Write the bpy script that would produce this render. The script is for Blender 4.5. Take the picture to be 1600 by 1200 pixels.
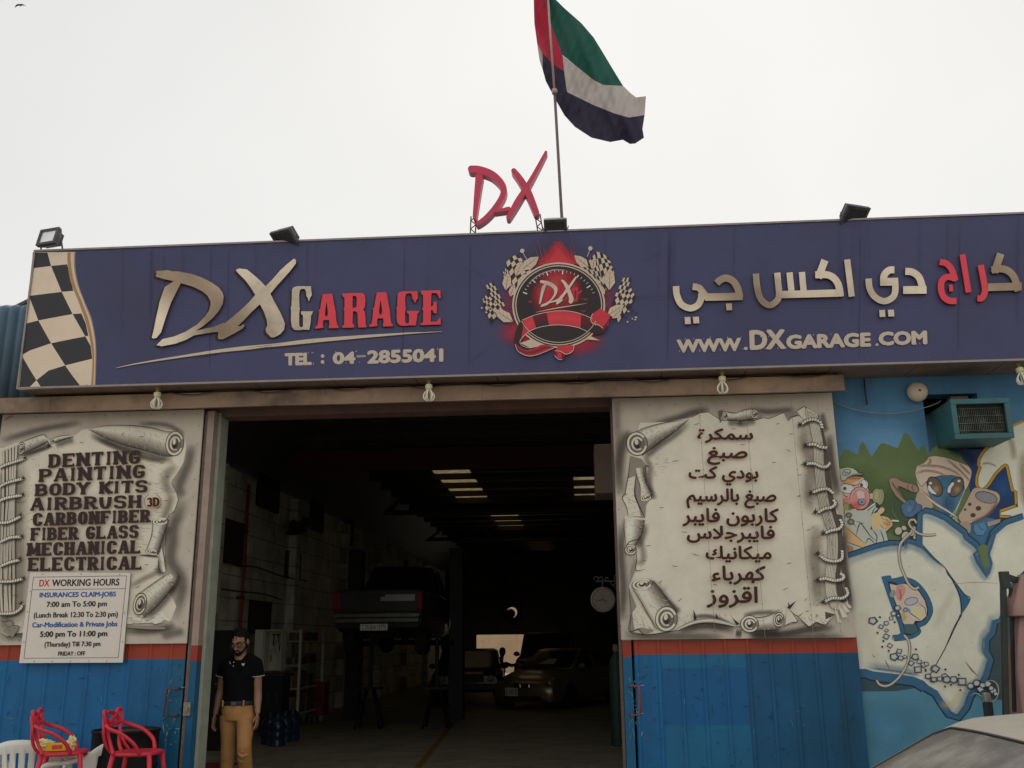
import bpy, bmesh, math, random
from mathutils import Vector, Matrix, geometry
random.seed(7)
for o in list(bpy.data.objects): bpy.data.objects.remove(o)
SC = bpy.context.scene
COL = SC.collection
R = math.radians
# ------------------------------------------------------------------ camera
FPX = 1500.0
CAM = Vector((0.0, -9.2, 1.62))
_p, _r, _w = R(14.93), R(-0.585), R(3.915)
FW = Vector((-math.sin(_w)*math.cos(_p), math.cos(_w)*math.cos(_p), math.sin(_p)))
_rt = Vector((math.cos(_w), math.sin(_w), 0)); _up = _rt.cross(FW)
RT = math.cos(_r)*_rt + math.sin(_r)*_up
UP = -math.sin(_r)*_rt + math.cos(_r)*_up
cd = bpy.data.cameras.new("camera"); cam = bpy.data.objects.new("camera", cd); COL.objects.link(cam)
cd.sensor_fit = 'HORIZONTAL'; cd.sensor_width = 36; cd.lens = 36*FPX/1600
cd.clip_start = 0.05; cd.clip_end = 3000
cam.matrix_world = Matrix(((RT.x, UP.x, -FW.x, CAM.x), (RT.y, UP.y, -FW.y, CAM.y), (RT.z, UP.z, -FW.z, CAM.z), (0, 0, 0, 1)))
SC.camera = cam
# ------------------------------------------------------------------ sky, sun, exposure
SC.view_settings.view_transform = 'Standard'; SC.view_settings.look = 'None'
SC.view_settings.exposure = 0.0; SC.view_settings.gamma = 1.0
wd = bpy.data.worlds.new("World"); SC.world = wd; wd.use_nodes = True
nt = wd.node_tree; nd = nt.nodes; lk = nt.links
bg = nd['Background']; bg.inputs['Strength'].default_value = 0.1
sky = nd.new('ShaderNodeTexSky'); sky.sky_type = 'NISHITA'; sky.sun_disc = False
sky.sun_elevation = R(52); sky.sun_rotation = R(8); sky.dust_density = 5.0; sky.air_density = 1.5
tc = nd.new('ShaderNodeTexCoord'); nz = nd.new('ShaderNodeTexNoise'); nz.inputs['Scale'].default_value = 1.3; nz.inputs['Detail'].default_value = 4
cr = nd.new('ShaderNodeValToRGB'); cr.color_ramp.elements[0].position = .3; cr.color_ramp.elements[1].position = .75
cr.color_ramp.elements[0].color = (7.7, 7.68, 7.55, 1); cr.color_ramp.elements[1].color = (9.25, 9.2, 8.98, 1)   # cloud deck
mx = nd.new('ShaderNodeMixRGB'); mx.inputs[0].default_value = 0.96
lk.new(tc.outputs['Generated'], nz.inputs['Vector']); lk.new(nz.outputs['Fac'], cr.inputs['Fac'])
lk.new(sky.outputs[0], mx.inputs[1]); lk.new(cr.outputs[0], mx.inputs[2]); lk.new(mx.outputs[0], bg.inputs['Color'])
sl = bpy.data.lights.new("sun", 'SUN'); sl.energy = 1.5; sl.angle = R(20); sl.color = (1, .95, .87)
so = bpy.data.objects.new("sun", sl); COL.objects.link(so)
so.rotation_euler = Vector((0.10, -0.60, -0.80)).to_track_quat('-Z', 'Y').to_euler()
SC.cycles.use_denoising = True
SC.cycles.max_bounces = 8; SC.cycles.diffuse_bounces = 4; SC.cycles.transparent_max_bounces = 32
SC.cycles.sample_clamp_indirect = 6
# ------------------------------------------------------------------ helpers
def ray(px, py): return RT*((px-800)/FPX) + UP*((600-py)/FPX) + FW
def PY(px, py, y):
    d = ray(px, py); return CAM + d*((y-CAM.y)/d.y)
def PZ(px, py, z):
    d = ray(px, py); return CAM + d*((z-CAM.z)/d.z)
def PX(px, py, x):
    d = ray(px, py); return CAM + d*((x-CAM.x)/d.x)
CROP = {'S1': (220, 390, 6.1538), 'S2': (430, 430, 5.714), 'S3': (1040, 380, 5.517), 'S4': (1320, 380, 5.714),
 'EM': (720, 360, 5.0), 'CH': (0, 340, 3.8095), 'M1': (1290, 700, 10), 'M2': (1440, 700, 10), 'M3': (1300, 800, 4),
 'M4': (1440, 800, 3), 'M0': (1280, 590, 5), 'R1': (960, 610, 6), 'R2': (1150, 610, 6), 'R3': (960, 800, 5.714),
 'R4': (1150, 800, 5.714), 'L1': (0, 640, 5), 'L2': (0, 770, 5), 'L3': (180, 760, 4.8), 'FL': (700, 0, 3.0765),
 'AR': (940, 600, 2.927), 'WH': (0, 880, 3.749), 'I': (0, 0, 1), 'ST': (0, 1090, 5.714), 'MA': (300, 880, 3.75)}
def q(s, k='I'):
    """'x,y x,y' measured on an enlarged piece k of the photograph -> photograph pixels"""
    a, b, c = CROP[k]; out = []
    for t in s.split():
        x, y = t.split(','); out.append((a+float(x)/c, b+float(y)/c))
    return out
def lin(v):
    v /= 255.0
    return v/12.92 if v <= .04045 else ((v+.055)/1.055)**2.4
KILL = 0.62
def al(r, g, b, k=None):
    """colour as measured on the shaded facade -> base colour of the paint"""
    k = k or KILL
    return tuple(min(.82, lin(x)/k) for x in (r, g, b))
def catmull(pts, n=6, closed=False):
    if len(pts) < 3: return list(pts)
    out = []; N = len(pts)
    rng = range(N if closed else N-1)
    for i in rng:
        if closed: p0, p1, p2, p3 = pts[i-1], pts[i], pts[(i+1) % N], pts[(i+2) % N]
        else: p0, p1, p2, p3 = pts[max(i-1, 0)], pts[i], pts[i+1], pts[min(i+2, N-1)]
        for j in range(n):
            t = j/n
            out.append(tuple(.5*((2*b)+(-a+c)*t+(2*a-5*b+4*c-d)*t*t+(-a+3*b-3*c+d)*t**3) for a, b, c, d in zip(p0, p1, p2, p3)))
    if not closed: out.append(tuple(pts[-1]))
    return out
def rounded(pts, r=1.0, n=5, closed=False):
    """polyline with its corners rounded off (quadratic)"""
    N = len(pts)
    if N < 3: return list(pts)
    out = []
    idx = range(N) if closed else range(1, N-1)
    if not closed: out.append(pts[0])
    for i in idx:
        a, b, c = pts[i-1], pts[i], pts[(i+1) % N]
        ka = .5*r if closed or i-1 > 0 else min(r, .9)
        kc = .5*r if closed or i+1 < N-1 else min(r, .9)
        s = (b[0]+(a[0]-b[0])*ka, b[1]+(a[1]-b[1])*ka); e = (b[0]+(c[0]-b[0])*kc, b[1]+(c[1]-b[1])*kc)
        if r < .02: out.append(b); continue
        for j in range(n+1):
            t = j/n
            out.append(tuple((1-t)**2*s[m]+2*t*(1-t)*b[m]+t*t*e[m] for m in (0, 1)))
    if not closed: out.append(pts[-1])
    else: out.append(out[0])
    return out
def resample(pts, n):
    L = [0]
    for a, b in zip(pts, pts[1:]): L.append(L[-1]+math.hypot(b[0]-a[0], b[1]-a[1]))
    out = []; j = 0
    for i in range(n):
        t = L[-1]*i/(n-1)
        while j < len(L)-2 and L[j+1] < t: j += 1
        f = (t-L[j])/max(1e-9, L[j+1]-L[j]); f = max(0, min(1, f))
        out.append((pts[j][0]+(pts[j+1][0]-pts[j][0])*f, pts[j][1]+(pts[j+1][1]-pts[j][1])*f))
    return out
def offsets(pts):
    """unit normals along a polyline"""
    out = []
    for i in range(len(pts)):
        a = pts[max(i-1, 0)]; b = pts[min(i+1, len(pts)-1)]
        dx, dy = b[0]-a[0], b[1]-a[1]; l = math.hypot(dx, dy) or 1e-9
        out.append((-dy/l, dx/l, dx/l, dy/l))
    return out
# ------------------------------------------------------------------ materials
def nodes(name):
    m = bpy.data.materials.new(name); m.use_nodes = True
    return m, m.node_tree.nodes, m.node_tree.links, m.node_tree.nodes['Principled BSDF']
MATS = {}
def mat(name, c, rough=.6, metal=0.0, ns=6.0, na=.15, bump=0.0, bs=60, dirt=None, da=.5, ds=3.0, streak=False, spec=.4, coat=0):
    """Principled surface with mottled colour, blotches of dirt and a fine bump"""
    if name in MATS: return MATS[name]
    m, n, l, b = nodes(name)
    t = n.new('ShaderNodeTexCoord')
    z = n.new('ShaderNodeTexNoise'); z.inputs['Scale'].default_value = ns; z.inputs['Detail'].default_value = 6; z.inputs['Roughness'].default_value = .65
    l.new(t.outputs['Object'], z.inputs['Vector'])
    r = n.new('ShaderNodeMapRange'); r.inputs['From Min'].default_value = .3; r.inputs['From Max'].default_value = .7
    r.inputs['To Min'].default_value = 1-na; r.inputs['To Max'].default_value = 1+na*.6
    l.new(z.outputs['Fac'], r.inputs['Value'])
    v = n.new('ShaderNodeVectorMath'); v.operation = 'SCALE'; v.inputs[0].default_value = c[:3]; l.new(r.outputs[0], v.inputs['Scale'])
    out = v.outputs[0]
    if dirt:
        z2 = n.new('ShaderNodeTexNoise'); z2.inputs['Scale'].default_value = ds; z2.inputs['Detail'].default_value = 8; z2.inputs['Roughness'].default_value = .7
        if streak:
            mp = n.new('ShaderNodeMapping'); mp.inputs['Scale'].default_value = (1, 1, .18); l.new(t.outputs['Object'], mp.inputs[0]); l.new(mp.outputs[0], z2.inputs['Vector'])
        else: l.new(t.outputs['Object'], z2.inputs['Vector'])
        r2 = n.new('ShaderNodeMapRange'); r2.inputs['From Min'].default_value = .48; r2.inputs['From Max'].default_value = .72; r2.inputs['To Max'].default_value = da
        l.new(z2.outputs['Fac'], r2.inputs['Value'])
        mm = n.new('ShaderNodeMixRGB'); mm.inputs[2].default_value = (*dirt[:3], 1); l.new(r2.outputs[0], mm.inputs[0]); l.new(out, mm.inputs[1]); out = mm.outputs[0]
    l.new(out, b.inputs['Base Color'])
    rr = n.new('ShaderNodeMapRange'); rr.inputs['To Min'].default_value = max(.03, rough-.08); rr.inputs['To Max'].default_value = min(1, rough+.12)
    l.new(z.outputs['Fac'], rr.inputs['Value']); l.new(rr.outputs[0], b.inputs['Roughness'])
    b.inputs['Metallic'].default_value = metal; b.inputs['Specular IOR Level'].default_value = spec; b.inputs['Coat Weight'].default_value = coat
    if bump:
        z3 = n.new('ShaderNodeTexNoise'); z3.inputs['Scale'].default_value = bs; z3.inputs['Detail'].default_value = 4; l.new(t.outputs['Object'], z3.inputs['Vector'])
        bp = n.new('ShaderNodeBump'); bp.inputs['Strength'].default_value = bump; bp.inputs['Distance'].default_value = .01
        l.new(z3.outputs['Fac'], bp.inputs['Height']); l.new(bp.outputs[0], b.inputs['Normal'])
    MATS[name] = m; return m
def artmat(name, soft, grime=.16, rough=.62, gs=2.2):
    m, n, l, b = nodes(name)
    a = n.new('ShaderNodeAttribute'); a.attribute_name = 'Col'
    t = n.new('ShaderNodeNewGeometry')
    z = n.new('ShaderNodeTexNoise'); z.inputs['Scale'].default_value = gs; z.inputs['Detail'].default_value = 9; z.inputs['Roughness'].default_value = .72
    l.new(t.outputs['Position'], z.inputs['Vector'])
    r = n.new('ShaderNodeMapRange'); r.inputs['From Min'].default_value = .3; r.inputs['From Max'].default_value = .7
    r.inputs['To Min'].default_value = 1-grime; r.inputs['To Max'].default_value = 1+grime*.45
    l.new(z.outputs['Fac'], r.inputs['Value'])
    v = n.new('ShaderNodeVectorMath'); v.operation = 'SCALE'; l.new(a.outputs['Color'], v.inputs[0]); l.new(r.outputs[0], v.inputs['Scale'])
    l.new(v.outputs[0], b.inputs['Base Color']); b.inputs['Roughness'].default_value = rough; b.inputs['Specular IOR Level'].default_value = .25
    if soft: l.new(a.outputs['Alpha'], b.inputs['Alpha'])
    MATS[name] = m; return m
ART = artmat('painted artwork', False); ARTS = artmat('airbrushed artwork', True)
PRINT = artmat('printed vinyl', False, .1, .5, 3.5); PRINTS = artmat('printed vinyl fade', True, .1, .5, 3.5)
def glass(name, c=(.02, .025, .03), rough=.08, alpha=1.0):
    if name in MATS: return MATS[name]
    m, n, l, b = nodes(name)
    z = n.new('ShaderNodeTexNoise'); z.inputs['Scale'].default_value = 5; t = n.new('ShaderNodeTexCoord'); l.new(t.outputs['Object'], z.inputs['Vector'])
    r = n.new('ShaderNodeMapRange'); r.inputs['To Min'].default_value = rough; r.inputs['To Max'].default_value = rough*2.5; l.new(z.outputs['Fac'], r.inputs['Value']); l.new(r.outputs[0], b.inputs['Roughness'])
    b.inputs['Base Color'].default_value = (*c, 1); b.inputs['Specular IOR Level'].default_value = .6; b.inputs['Alpha'].default_value = alpha
    MATS[name] = m; return m
# ------------------------------------------------------------------ mesh building
class MB:
    def __init__(s): s.v = []; s.f = []; s.m = []
    def add(s, vs, fs, mi=0):
        b = len(s.v); s.v += [tuple(x) for x in vs]; s.f += [tuple(b+i for i in f) for f in fs]; s.m += [mi]*len(fs)
    def box(s, x0, x1, y0, y1, z0, z1, M=None, mi=0):
        vs = [Vector((x, y, z)) for z in (z0, z1) for y in (y0, y1) for x in (x0, x1)]
        if M: vs = [M @ v for v in vs]
        s.add(vs, [(0, 2, 3, 1), (4, 5, 7, 6), (0, 1, 5, 4), (2, 6, 7, 3), (0, 4, 6, 2), (1, 3, 7, 5)], mi); return s
    def bar(s, a, b, w, h=None, up=Vector((0, 0, 1)), mi=0):
        a, b = Vector(a), Vector(b); h = h or w; d = (b-a)
        if d.length < 1e-6: return s
        d.normalize(); u = up - d*up.dot(d)
        if u.length < 1e-4: u = Vector((0, 1, 0)) - d*d.y
        u.normalize(); r = d.cross(u)
        vs = [p + r*(i*w/2) + u*(j*h/2) for p in (a, b) for i, j in ((-1, -1), (1, -1), (1, 1), (-1, 1))]
        s.add(vs, [(3, 2, 1, 0), (4, 5, 6, 7), (0, 1, 5, 4), (1, 2, 6, 5), (2, 3, 7, 6), (3, 0, 4, 7)], mi); return s
    def tube(s, pts, r, n=8, caps=True, mi=0, closed=False, flat=1.0):
        pts = [Vector(p) for p in pts]; N = len(pts); rr = r if isinstance(r, (list, tuple)) else [r]*N
        t0 = (pts[1]-pts[0]).normalized(); u = Vector((0, 0, 1)) if abs(t0.z) < .9 else Vector((1, 0, 0))
        u = (u - t0*u.dot(t0)).normalized(); vs = []; fs = []
        for i, p in enumerate(pts):
            a = pts[i-1] if i > 0 else (pts[-1] if closed else pts[0]); b = pts[i+1] if i < N-1 else (pts[0] if closed else pts[-1])
            t = (b-a).normalized(); u = u - t*u.dot(t)
            if u.length < 1e-5: u = t.orthogonal()
            u.normalize(); w = t.cross(u)
            for k in range(n):
                an = 2*math.pi*k/n; vs.append(p + u*(math.cos(an)*rr[i]) + w*(math.sin(an)*rr[i]*flat))
        for i in range(N if closed else N-1):
            j = (i+1) % N
            for k in range(n): fs.append((i*n+k, i*n+(k+1) % n, j*n+(k+1) % n, j*n+k))
        if caps and not closed: fs.append(tuple(reversed(range(n)))); fs.append(tuple((N-1)*n+k for k in range(n)))
        s.add(vs, fs, mi); return s
    def lathe(s, prof, n=24, M=None, mi=0):
        """prof: (radius, height) along local Z"""
        vs = []; fs = []
        for (r, z) in prof:
            for k in range(n):
                a = 2*math.pi*k/n; v = Vector((r*math.cos(a), r*math.sin(a), z)); vs.append(M @ v if M else v)
        for i in range(len(prof)-1):
            for k in range(n): fs.append((i*n+k, i*n+(k+1) % n, (i+1)*n+(k+1) % n, (i+1)*n+k))
        if prof[0][0] > 1e-4: fs.append(tuple(reversed(range(n))))
        if prof[-1][0] > 1e-4: fs.append(tuple((len(prof)-1)*n+k for k in range(n)))
        s.add(vs, fs, mi); return s
    def ell(s, c, r, n=14, M=None, mi=0):
        vs = []; fs = []; h = n//2+1
        for i in range(h+1):
            th = math.pi*i/h
            for k in range(n):
                a = 2*math.pi*k/n; v = Vector((r[0]*math.sin(th)*math.cos(a), r[1]*math.sin(th)*math.sin(a), r[2]*math.cos(th)))
                if M: v = M @ v
                vs.append(Vector(c)+v)
        for i in range(h):
            for k in range(n): fs.append((i*n+k, (i+1)*n+k, (i+1)*n+(k+1) % n, i*n+(k+1) % n))
        s.add(vs, fs, mi); return s
    def prism(s, poly, M, d, mi=0):
        """2-D outline extruded by d along the local Z of M"""
        N = len(poly); vs = [M @ Vector((x, y, 0)) for x, y in poly]+[M @ Vector((x, y, d)) for x, y in poly]
        s.add(vs, [tuple(reversed(range(N))), tuple(range(N, 2*N))]+[(i, (i+1) % N, N+(i+1) % N, N+i) for i in range(N)], mi); return s
    def loft(s, rings, caps=True, mi=0):
        n = len(rings[0]); vs = [v for r in rings for v in r]
        fs = [(i*n+k, i*n+(k+1) % n, (i+1)*n+(k+1) % n, (i+1)*n+k) for i in range(len(rings)-1) for k in range(n)]
        if caps: fs += [tuple(reversed(range(n))), tuple((len(rings)-1)*n+k for k in range(n))]
        s.add(vs, fs, mi); return s
def wloc(o):
    l = Vector((0, 0, 0))
    while o: l += o.location; o = o.parent
    return l
def make(name, mb, ms, parent=None, smooth=False, bevel=0, local=False, sub=0, solid=0, angle=None, weld=False):
    """link mb as ONE mesh object; unless local, its coordinates are world ones"""
    me = bpy.data.meshes.new(name)
    off = Vector((0, 0, 0)) if local or not parent else wloc(parent)
    me.from_pydata([tuple(Vector(v)-off) for v in mb.v], [], mb.f)
    for m in (ms if isinstance(ms, (list, tuple)) else [ms]): me.materials.append(m)
    me.polygons.foreach_set('material_index', mb.m)
    bm = bmesh.new(); bm.from_mesh(me)
    if weld: bmesh.ops.remove_doubles(bm, verts=bm.verts, dist=1e-5)
    bmesh.ops.recalc_face_normals(bm, faces=bm.faces); bm.to_mesh(me); bm.free()
    if smooth:
        me.polygons.foreach_set('use_smooth', [True]*len(me.polygons))
        if angle: me.set_sharp_from_angle(angle=R(angle))
    o = bpy.data.objects.new(name, me); COL.objects.link(o)
    if parent: o.parent = parent
    if solid: md = o.modifiers.new('s', 'SOLIDIFY'); md.thickness = solid; md.offset = 0
    if bevel:
        md = o.modifiers.new('b', 'BEVEL'); md.width = bevel; md.segments = 2; md.limit_method = 'ANGLE'; md.angle_limit = R(40)
    if sub: md = o.modifiers.new('u', 'SUBSURF'); md.levels = md.render_levels = sub
    return o
def tag(o, label=None, cat=None, group=None, kind=None):
    if label: o['label'] = label
    if cat: o['category'] = cat
    if group: o['group'] = group
    if kind: o['kind'] = kind
    return o
def thing(name, label, cat, loc=(0, 0, 0), rz=0, group=None):
    o = bpy.data.objects.new(name, None); o.empty_display_size = .2; COL.objects.link(o)
    o.location = loc; o.rotation_euler = (0, 0, rz); return tag(o, label, cat, group)
def copy_tree(o, parent=None):
    c = o.copy(); COL.objects.link(c); c.parent = parent
    for ch in list(o.children): copy_tree(ch, c)
    return c
# ------------------------------------------------------------------ painted / printed artwork on flat faces
class Art:
    """flat paintwork on the plane y = y0: every coat of paint lies a tenth of a millimetre above the last"""
    def __init__(s, y0, step=.0001): s.y0 = y0; s.st = step; s.k = 0; s.v = []; s.f = []; s.c = []; s.mi = []
    def nl(s, d=1): s.k += d; return s.y0 - s.k*s.st
    def put(s, pts, faces, cols, y, soft=0):
        b = len(s.v); s.v += [tuple(PY(p[0], p[1], y)) for p in pts]; s.f += [tuple(b+i for i in f) for f in faces]
        s.c += cols; s.mi += [soft]*len(faces)
    def poly(s, pts, c, y=None, hole=None):
        y = y or s.nl(); loops = [pts]+([hole] if hole else [])
        tri = geometry.tessellate_polygon([[Vector((p[0], p[1], 0)) for p in l] for l in loops]); pts = [p for l in loops for p in l]
        s.put(pts, tri, [(*c[:3], 1)]*len(pts), y)
    def strip(s, pts, w, y, cols, soft=0, rows=((-1, 1), (1, 1))):
        N = len(pts); ww = w if isinstance(w, (list, tuple)) else [w]*N
        if len(ww) != N: ww = [ww[0]+(ww[-1]-ww[0])*i/(N-1) for i in range(N)] if len(ww) == 2 else [x[0] for x in resample([(x, 0) for x in ww], N)]
        of = offsets(pts); P = []; C = []; n = len(rows)
        for i, p in enumerate(pts):
            c = cols(i/(N-1)) if callable(cols) else cols
            for (o, a) in rows:
                P.append((p[0]+of[i][0]*o*ww[i]/2, p[1]+of[i][1]*o*ww[i]/2)); C.append((c[0], c[1], c[2], a*(c[3] if len(c) > 3 else 1)))
        s.put(P, [(i*n+j, i*n+j+1, (i+1)*n+j+1, (i+1)*n+j) for i in range(N-1) for j in range(n-1)], C, y, soft)
    def stroke(s, pts, w, c, y=None, sm=0):
        if sm: pts = catmull(pts, sm)
        s.strip(pts, w, y or s.nl(), c)
    def taper(s, pts, w, c, y=None, sm=4):
        pts = catmull(pts, sm); N = len(pts)
        s.strip(pts, [max(.25, w*math.sin(math.pi*(i+.3)/(N-.4))) for i in range(N)], y or s.nl(), c)
    def soft(s, pts, w, c, a=.6, y=None, sm=4):
        pts = catmull(pts, sm) if len(pts) > 2 else resample(pts, 6)
        f = lambda t: (*c[:3], a*min(1, 5*t+.0, 5*(1-t)))
        s.strip(pts, w, y or s.nl(), f, 1, ((-1, 0), (-.6, .35), (-.2, .9), (.2, .9), (.6, .35), (1, 0)))
    def ellipse(s, cx, cy, rx, ry, c, rot=0, n=20, y=None):
        a = R(rot); P = []
        for i in range(n):
            t = 2*math.pi*i/n; x, z = rx*math.cos(t), ry*math.sin(t)
            P.append((cx+x*math.cos(a)-z*math.sin(a), cy+x*math.sin(a)+z*math.cos(a)))
        s.put(P, [tuple(range(n))], [(*c[:3], 1)]*n, y or s.nl()); return P
    def ring(s, cx, cy, rx, ry, w, c, rot=0, n=24, y=None, a0=0, a1=360):
        a = R(rot); P = []
        for i in range(n+1):
            t = R(a0+(a1-a0)*i/n); x, z = rx*math.cos(t), ry*math.sin(t)
            P.append((cx+x*math.cos(a)-z*math.sin(a), cy+x*math.sin(a)+z*math.cos(a)))
        s.strip(P, w, y or s.nl(), c)
    def radial(s, cx, cy, rx, ry, c, a=.8, n=20, y=None, rot=0):
        P = [(cx, cy)]; C = [(*c[:3], a)]; F = []; ra = R(rot)
        for k, (f, g) in enumerate(((.35, .8), (.7, .3), (1, 0))):
            for i in range(n):
                t = 2*math.pi*i/n; x, z = rx*f*math.cos(t), ry*f*math.sin(t)
                P.append((cx+x*math.cos(ra)-z*math.sin(ra), cy+x*math.sin(ra)+z*math.cos(ra))); C.append((*c[:3], a*g))
        for i in range(n):
            F.append((0, 1+i, 1+(i+1) % n))
            for k in range(2): F.append((1+k*n+i, 1+(k+1)*n+i, 1+(k+1)*n+(i+1) % n, 1+k*n+(i+1) % n))
        s.put(P, F, C, y or s.nl(), 1)
    def ribbon(s, A, B, stops, n=16, y=None):
        """surface between two lines A and B, coloured across by stops [(t, colour)]"""
        A = resample(catmull(A, 5), n); B = resample(catmull(B, 5), n); m = len(stops); P = []; C = []
        for i in range(n):
            for t, c in stops:
                P.append((A[i][0]+(B[i][0]-A[i][0])*t, A[i][1]+(B[i][1]-A[i][1])*t)); C.append((*c[:3], 1))
        s.put(P, [(i*m+j, i*m+j+1, (i+1)*m+j+1, (i+1)*m+j) for i in range(n-1) for j in range(m-1)], C, y or s.nl())
    def checker(s, tl, tr, br, bl, nu, nv, c1, c2, bulge=0, y=None, bv=0):
        y = y or s.nl(); N = 3
        def at(u, v):
            x = (tl[0]*(1-u)+tr[0]*u)*(1-v)+(bl[0]*(1-u)+br[0]*u)*v; z = (tl[1]*(1-u)+tr[1]*u)*(1-v)+(bl[1]*(1-u)+br[1]*u)*v
            return (x+bv*math.sin(math.pi*v), z+bulge*math.sin(math.pi*u))
        for i in range(nu):
            for j in range(nv):
                c = c1 if (i+j) % 2 == 0 else c2
                top = [at((i+k/N)/nu, j/nv) for k in range(N+1)]; bot = [at((i+k/N)/nu, (j+1)/nv) for k in range(N+1)]
                P = top+bot[::-1]; s.put(P, [tuple(range(len(P)))], [(*c[:3], 1)]*len(P), y)
    def build(s, name, parent, mats=(ART, ARTS)):
        off = wloc(parent) if parent else Vector((0, 0, 0))
        me = bpy.data.meshes.new(name); me.from_pydata([tuple(Vector(v)-off) for v in s.v], [], s.f)
        for m in mats: me.materials.append(m)
        me.polygons.foreach_set('material_index', s.mi)
        ca = me.color_attributes.new('Col', 'FLOAT_COLOR', 'POINT'); ca.data.foreach_set('color', [x for c in s.c for x in c])
        o = bpy.data.objects.new(name, me); COL.objects.link(o)
        if parent: o.parent = parent
        return o
# lettering: stroke glyphs (x, y in 0..1; number = corner rounding) for the heavy display faces
GLY = {'A': [(0, '0,0 .42,1 .58,1 1,0'), (0, '.17,.32 .83,.32')], 'B': [(0, '0,0 0,1'), (.8, '0,1 .9,1 .9,.53 0,.53'), (.8, '0,.53 1,.53 1,0 0,0')],
 'C': [(1, '1,.7 1,1 0,1 0,0 1,0 1,.3')], 'D': [(0, '0,0 0,1'), (.8, '0,1 1,1 1,0 0,0')], 'E': [(0, '0,0 0,1'), (0, '0,1 1,1'), (0, '0,.52 .75,.52'), (0, '0,0 1,0')],
 'F': [(0, '0,0 0,1'), (0, '0,1 1,1'), (0, '0,.52 .75,.52')], 'G': [(1, '1,.74 1,1 0,1 0,0 1,0 1,.42'), (0, '1,.42 .55,.42')], 'H': [(0, '0,0 0,1'), (0, '1,0 1,1'), (0, '0,.5 1,.5')],
 'I': [(0, '.5,0 .5,1')], 'K': [(0, '0,0 0,1'), (0, '0,.4 1,1'), (0, '.3,.6 1,0')], 'L': [(0, '0,1 0,0'), (0, '0,0 1,0')],
 'M': [(0, '0,0 .06,1'), (0, '.06,1 .5,.1'), (0, '.5,.1 .94,1'), (0, '.94,1 1,0')], 'N': [(0, '0,0 0,1'), (0, '0,1 1,0'), (0, '1,0 1,1')],
 'O': [(1, 'c0,0 0,1 1,1 1,0')], 'P': [(0, '0,0 0,1'), (.8, '0,1 1,1 1,.45 0,.45')], 'R': [(0, '0,0 0,1'), (.8, '0,1 .95,1 .95,.5 0,.5'), (0, '.5,.5 1,0')],
 'S': [(.9, '1,.76 1,1 0,1 0,.54 1,.5 1,0 0,0 0,.24')], 'T': [(0, '.5,0 .5,1'), (0, '0,1 1,1')], 'U': [(.9, '0,1 0,0 1,0 1,1')],
 'W': [(0, '0,1 .25,0'), (0, '.25,0 .5,1'), (0, '.5,1 .75,0'), (0, '.75,0 1,1')], 'X': [(0, '0,1 1,0'), (0, '0,0 1,1')], 'Y': [(0, '0,1 .5,.45'), (0, '1,1 .5,.45'), (0, '.5,.45 .5,0')],
 '0': [(.8, 'c0,0 0,1 1,1 1,0')], '1': [(0, '.6,0 .6,1'), (0, '.6,1 .2,.78')], '2': [(.8, '0,.7 0,1 1,1 1,.6 0,.25 0,0'), (0, '0,0 1,0')], '3': [(.9, '0,.85 0,1 .95,1 .95,.54 .35,.54'), (.9, '.35,.54 1,.54 1,0 0,0 0,.18')],
 '4': [(0, '.72,0 .72,1'), (0, '.72,1 0,.3'), (0, '0,.27 1,.27')], '5': [(0, '.95,1 0,1'), (0, '0,1 0,.5'), (.8, '0,.58 1,.62 1,0 0,0 0,.22')], '8': [(.8, 'c0,.52 0,1 1,1 1,.52'), (.8, 'c0,0 0,.52 1,.52 1,0')],
 ':': [(0, '.5,.05 .5,.3'), (0, '.5,.6 .5,.85')], '.': [(0, '.5,0 .5,.18')], '-': [(0, '0,.5 1,.5')]}
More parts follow.
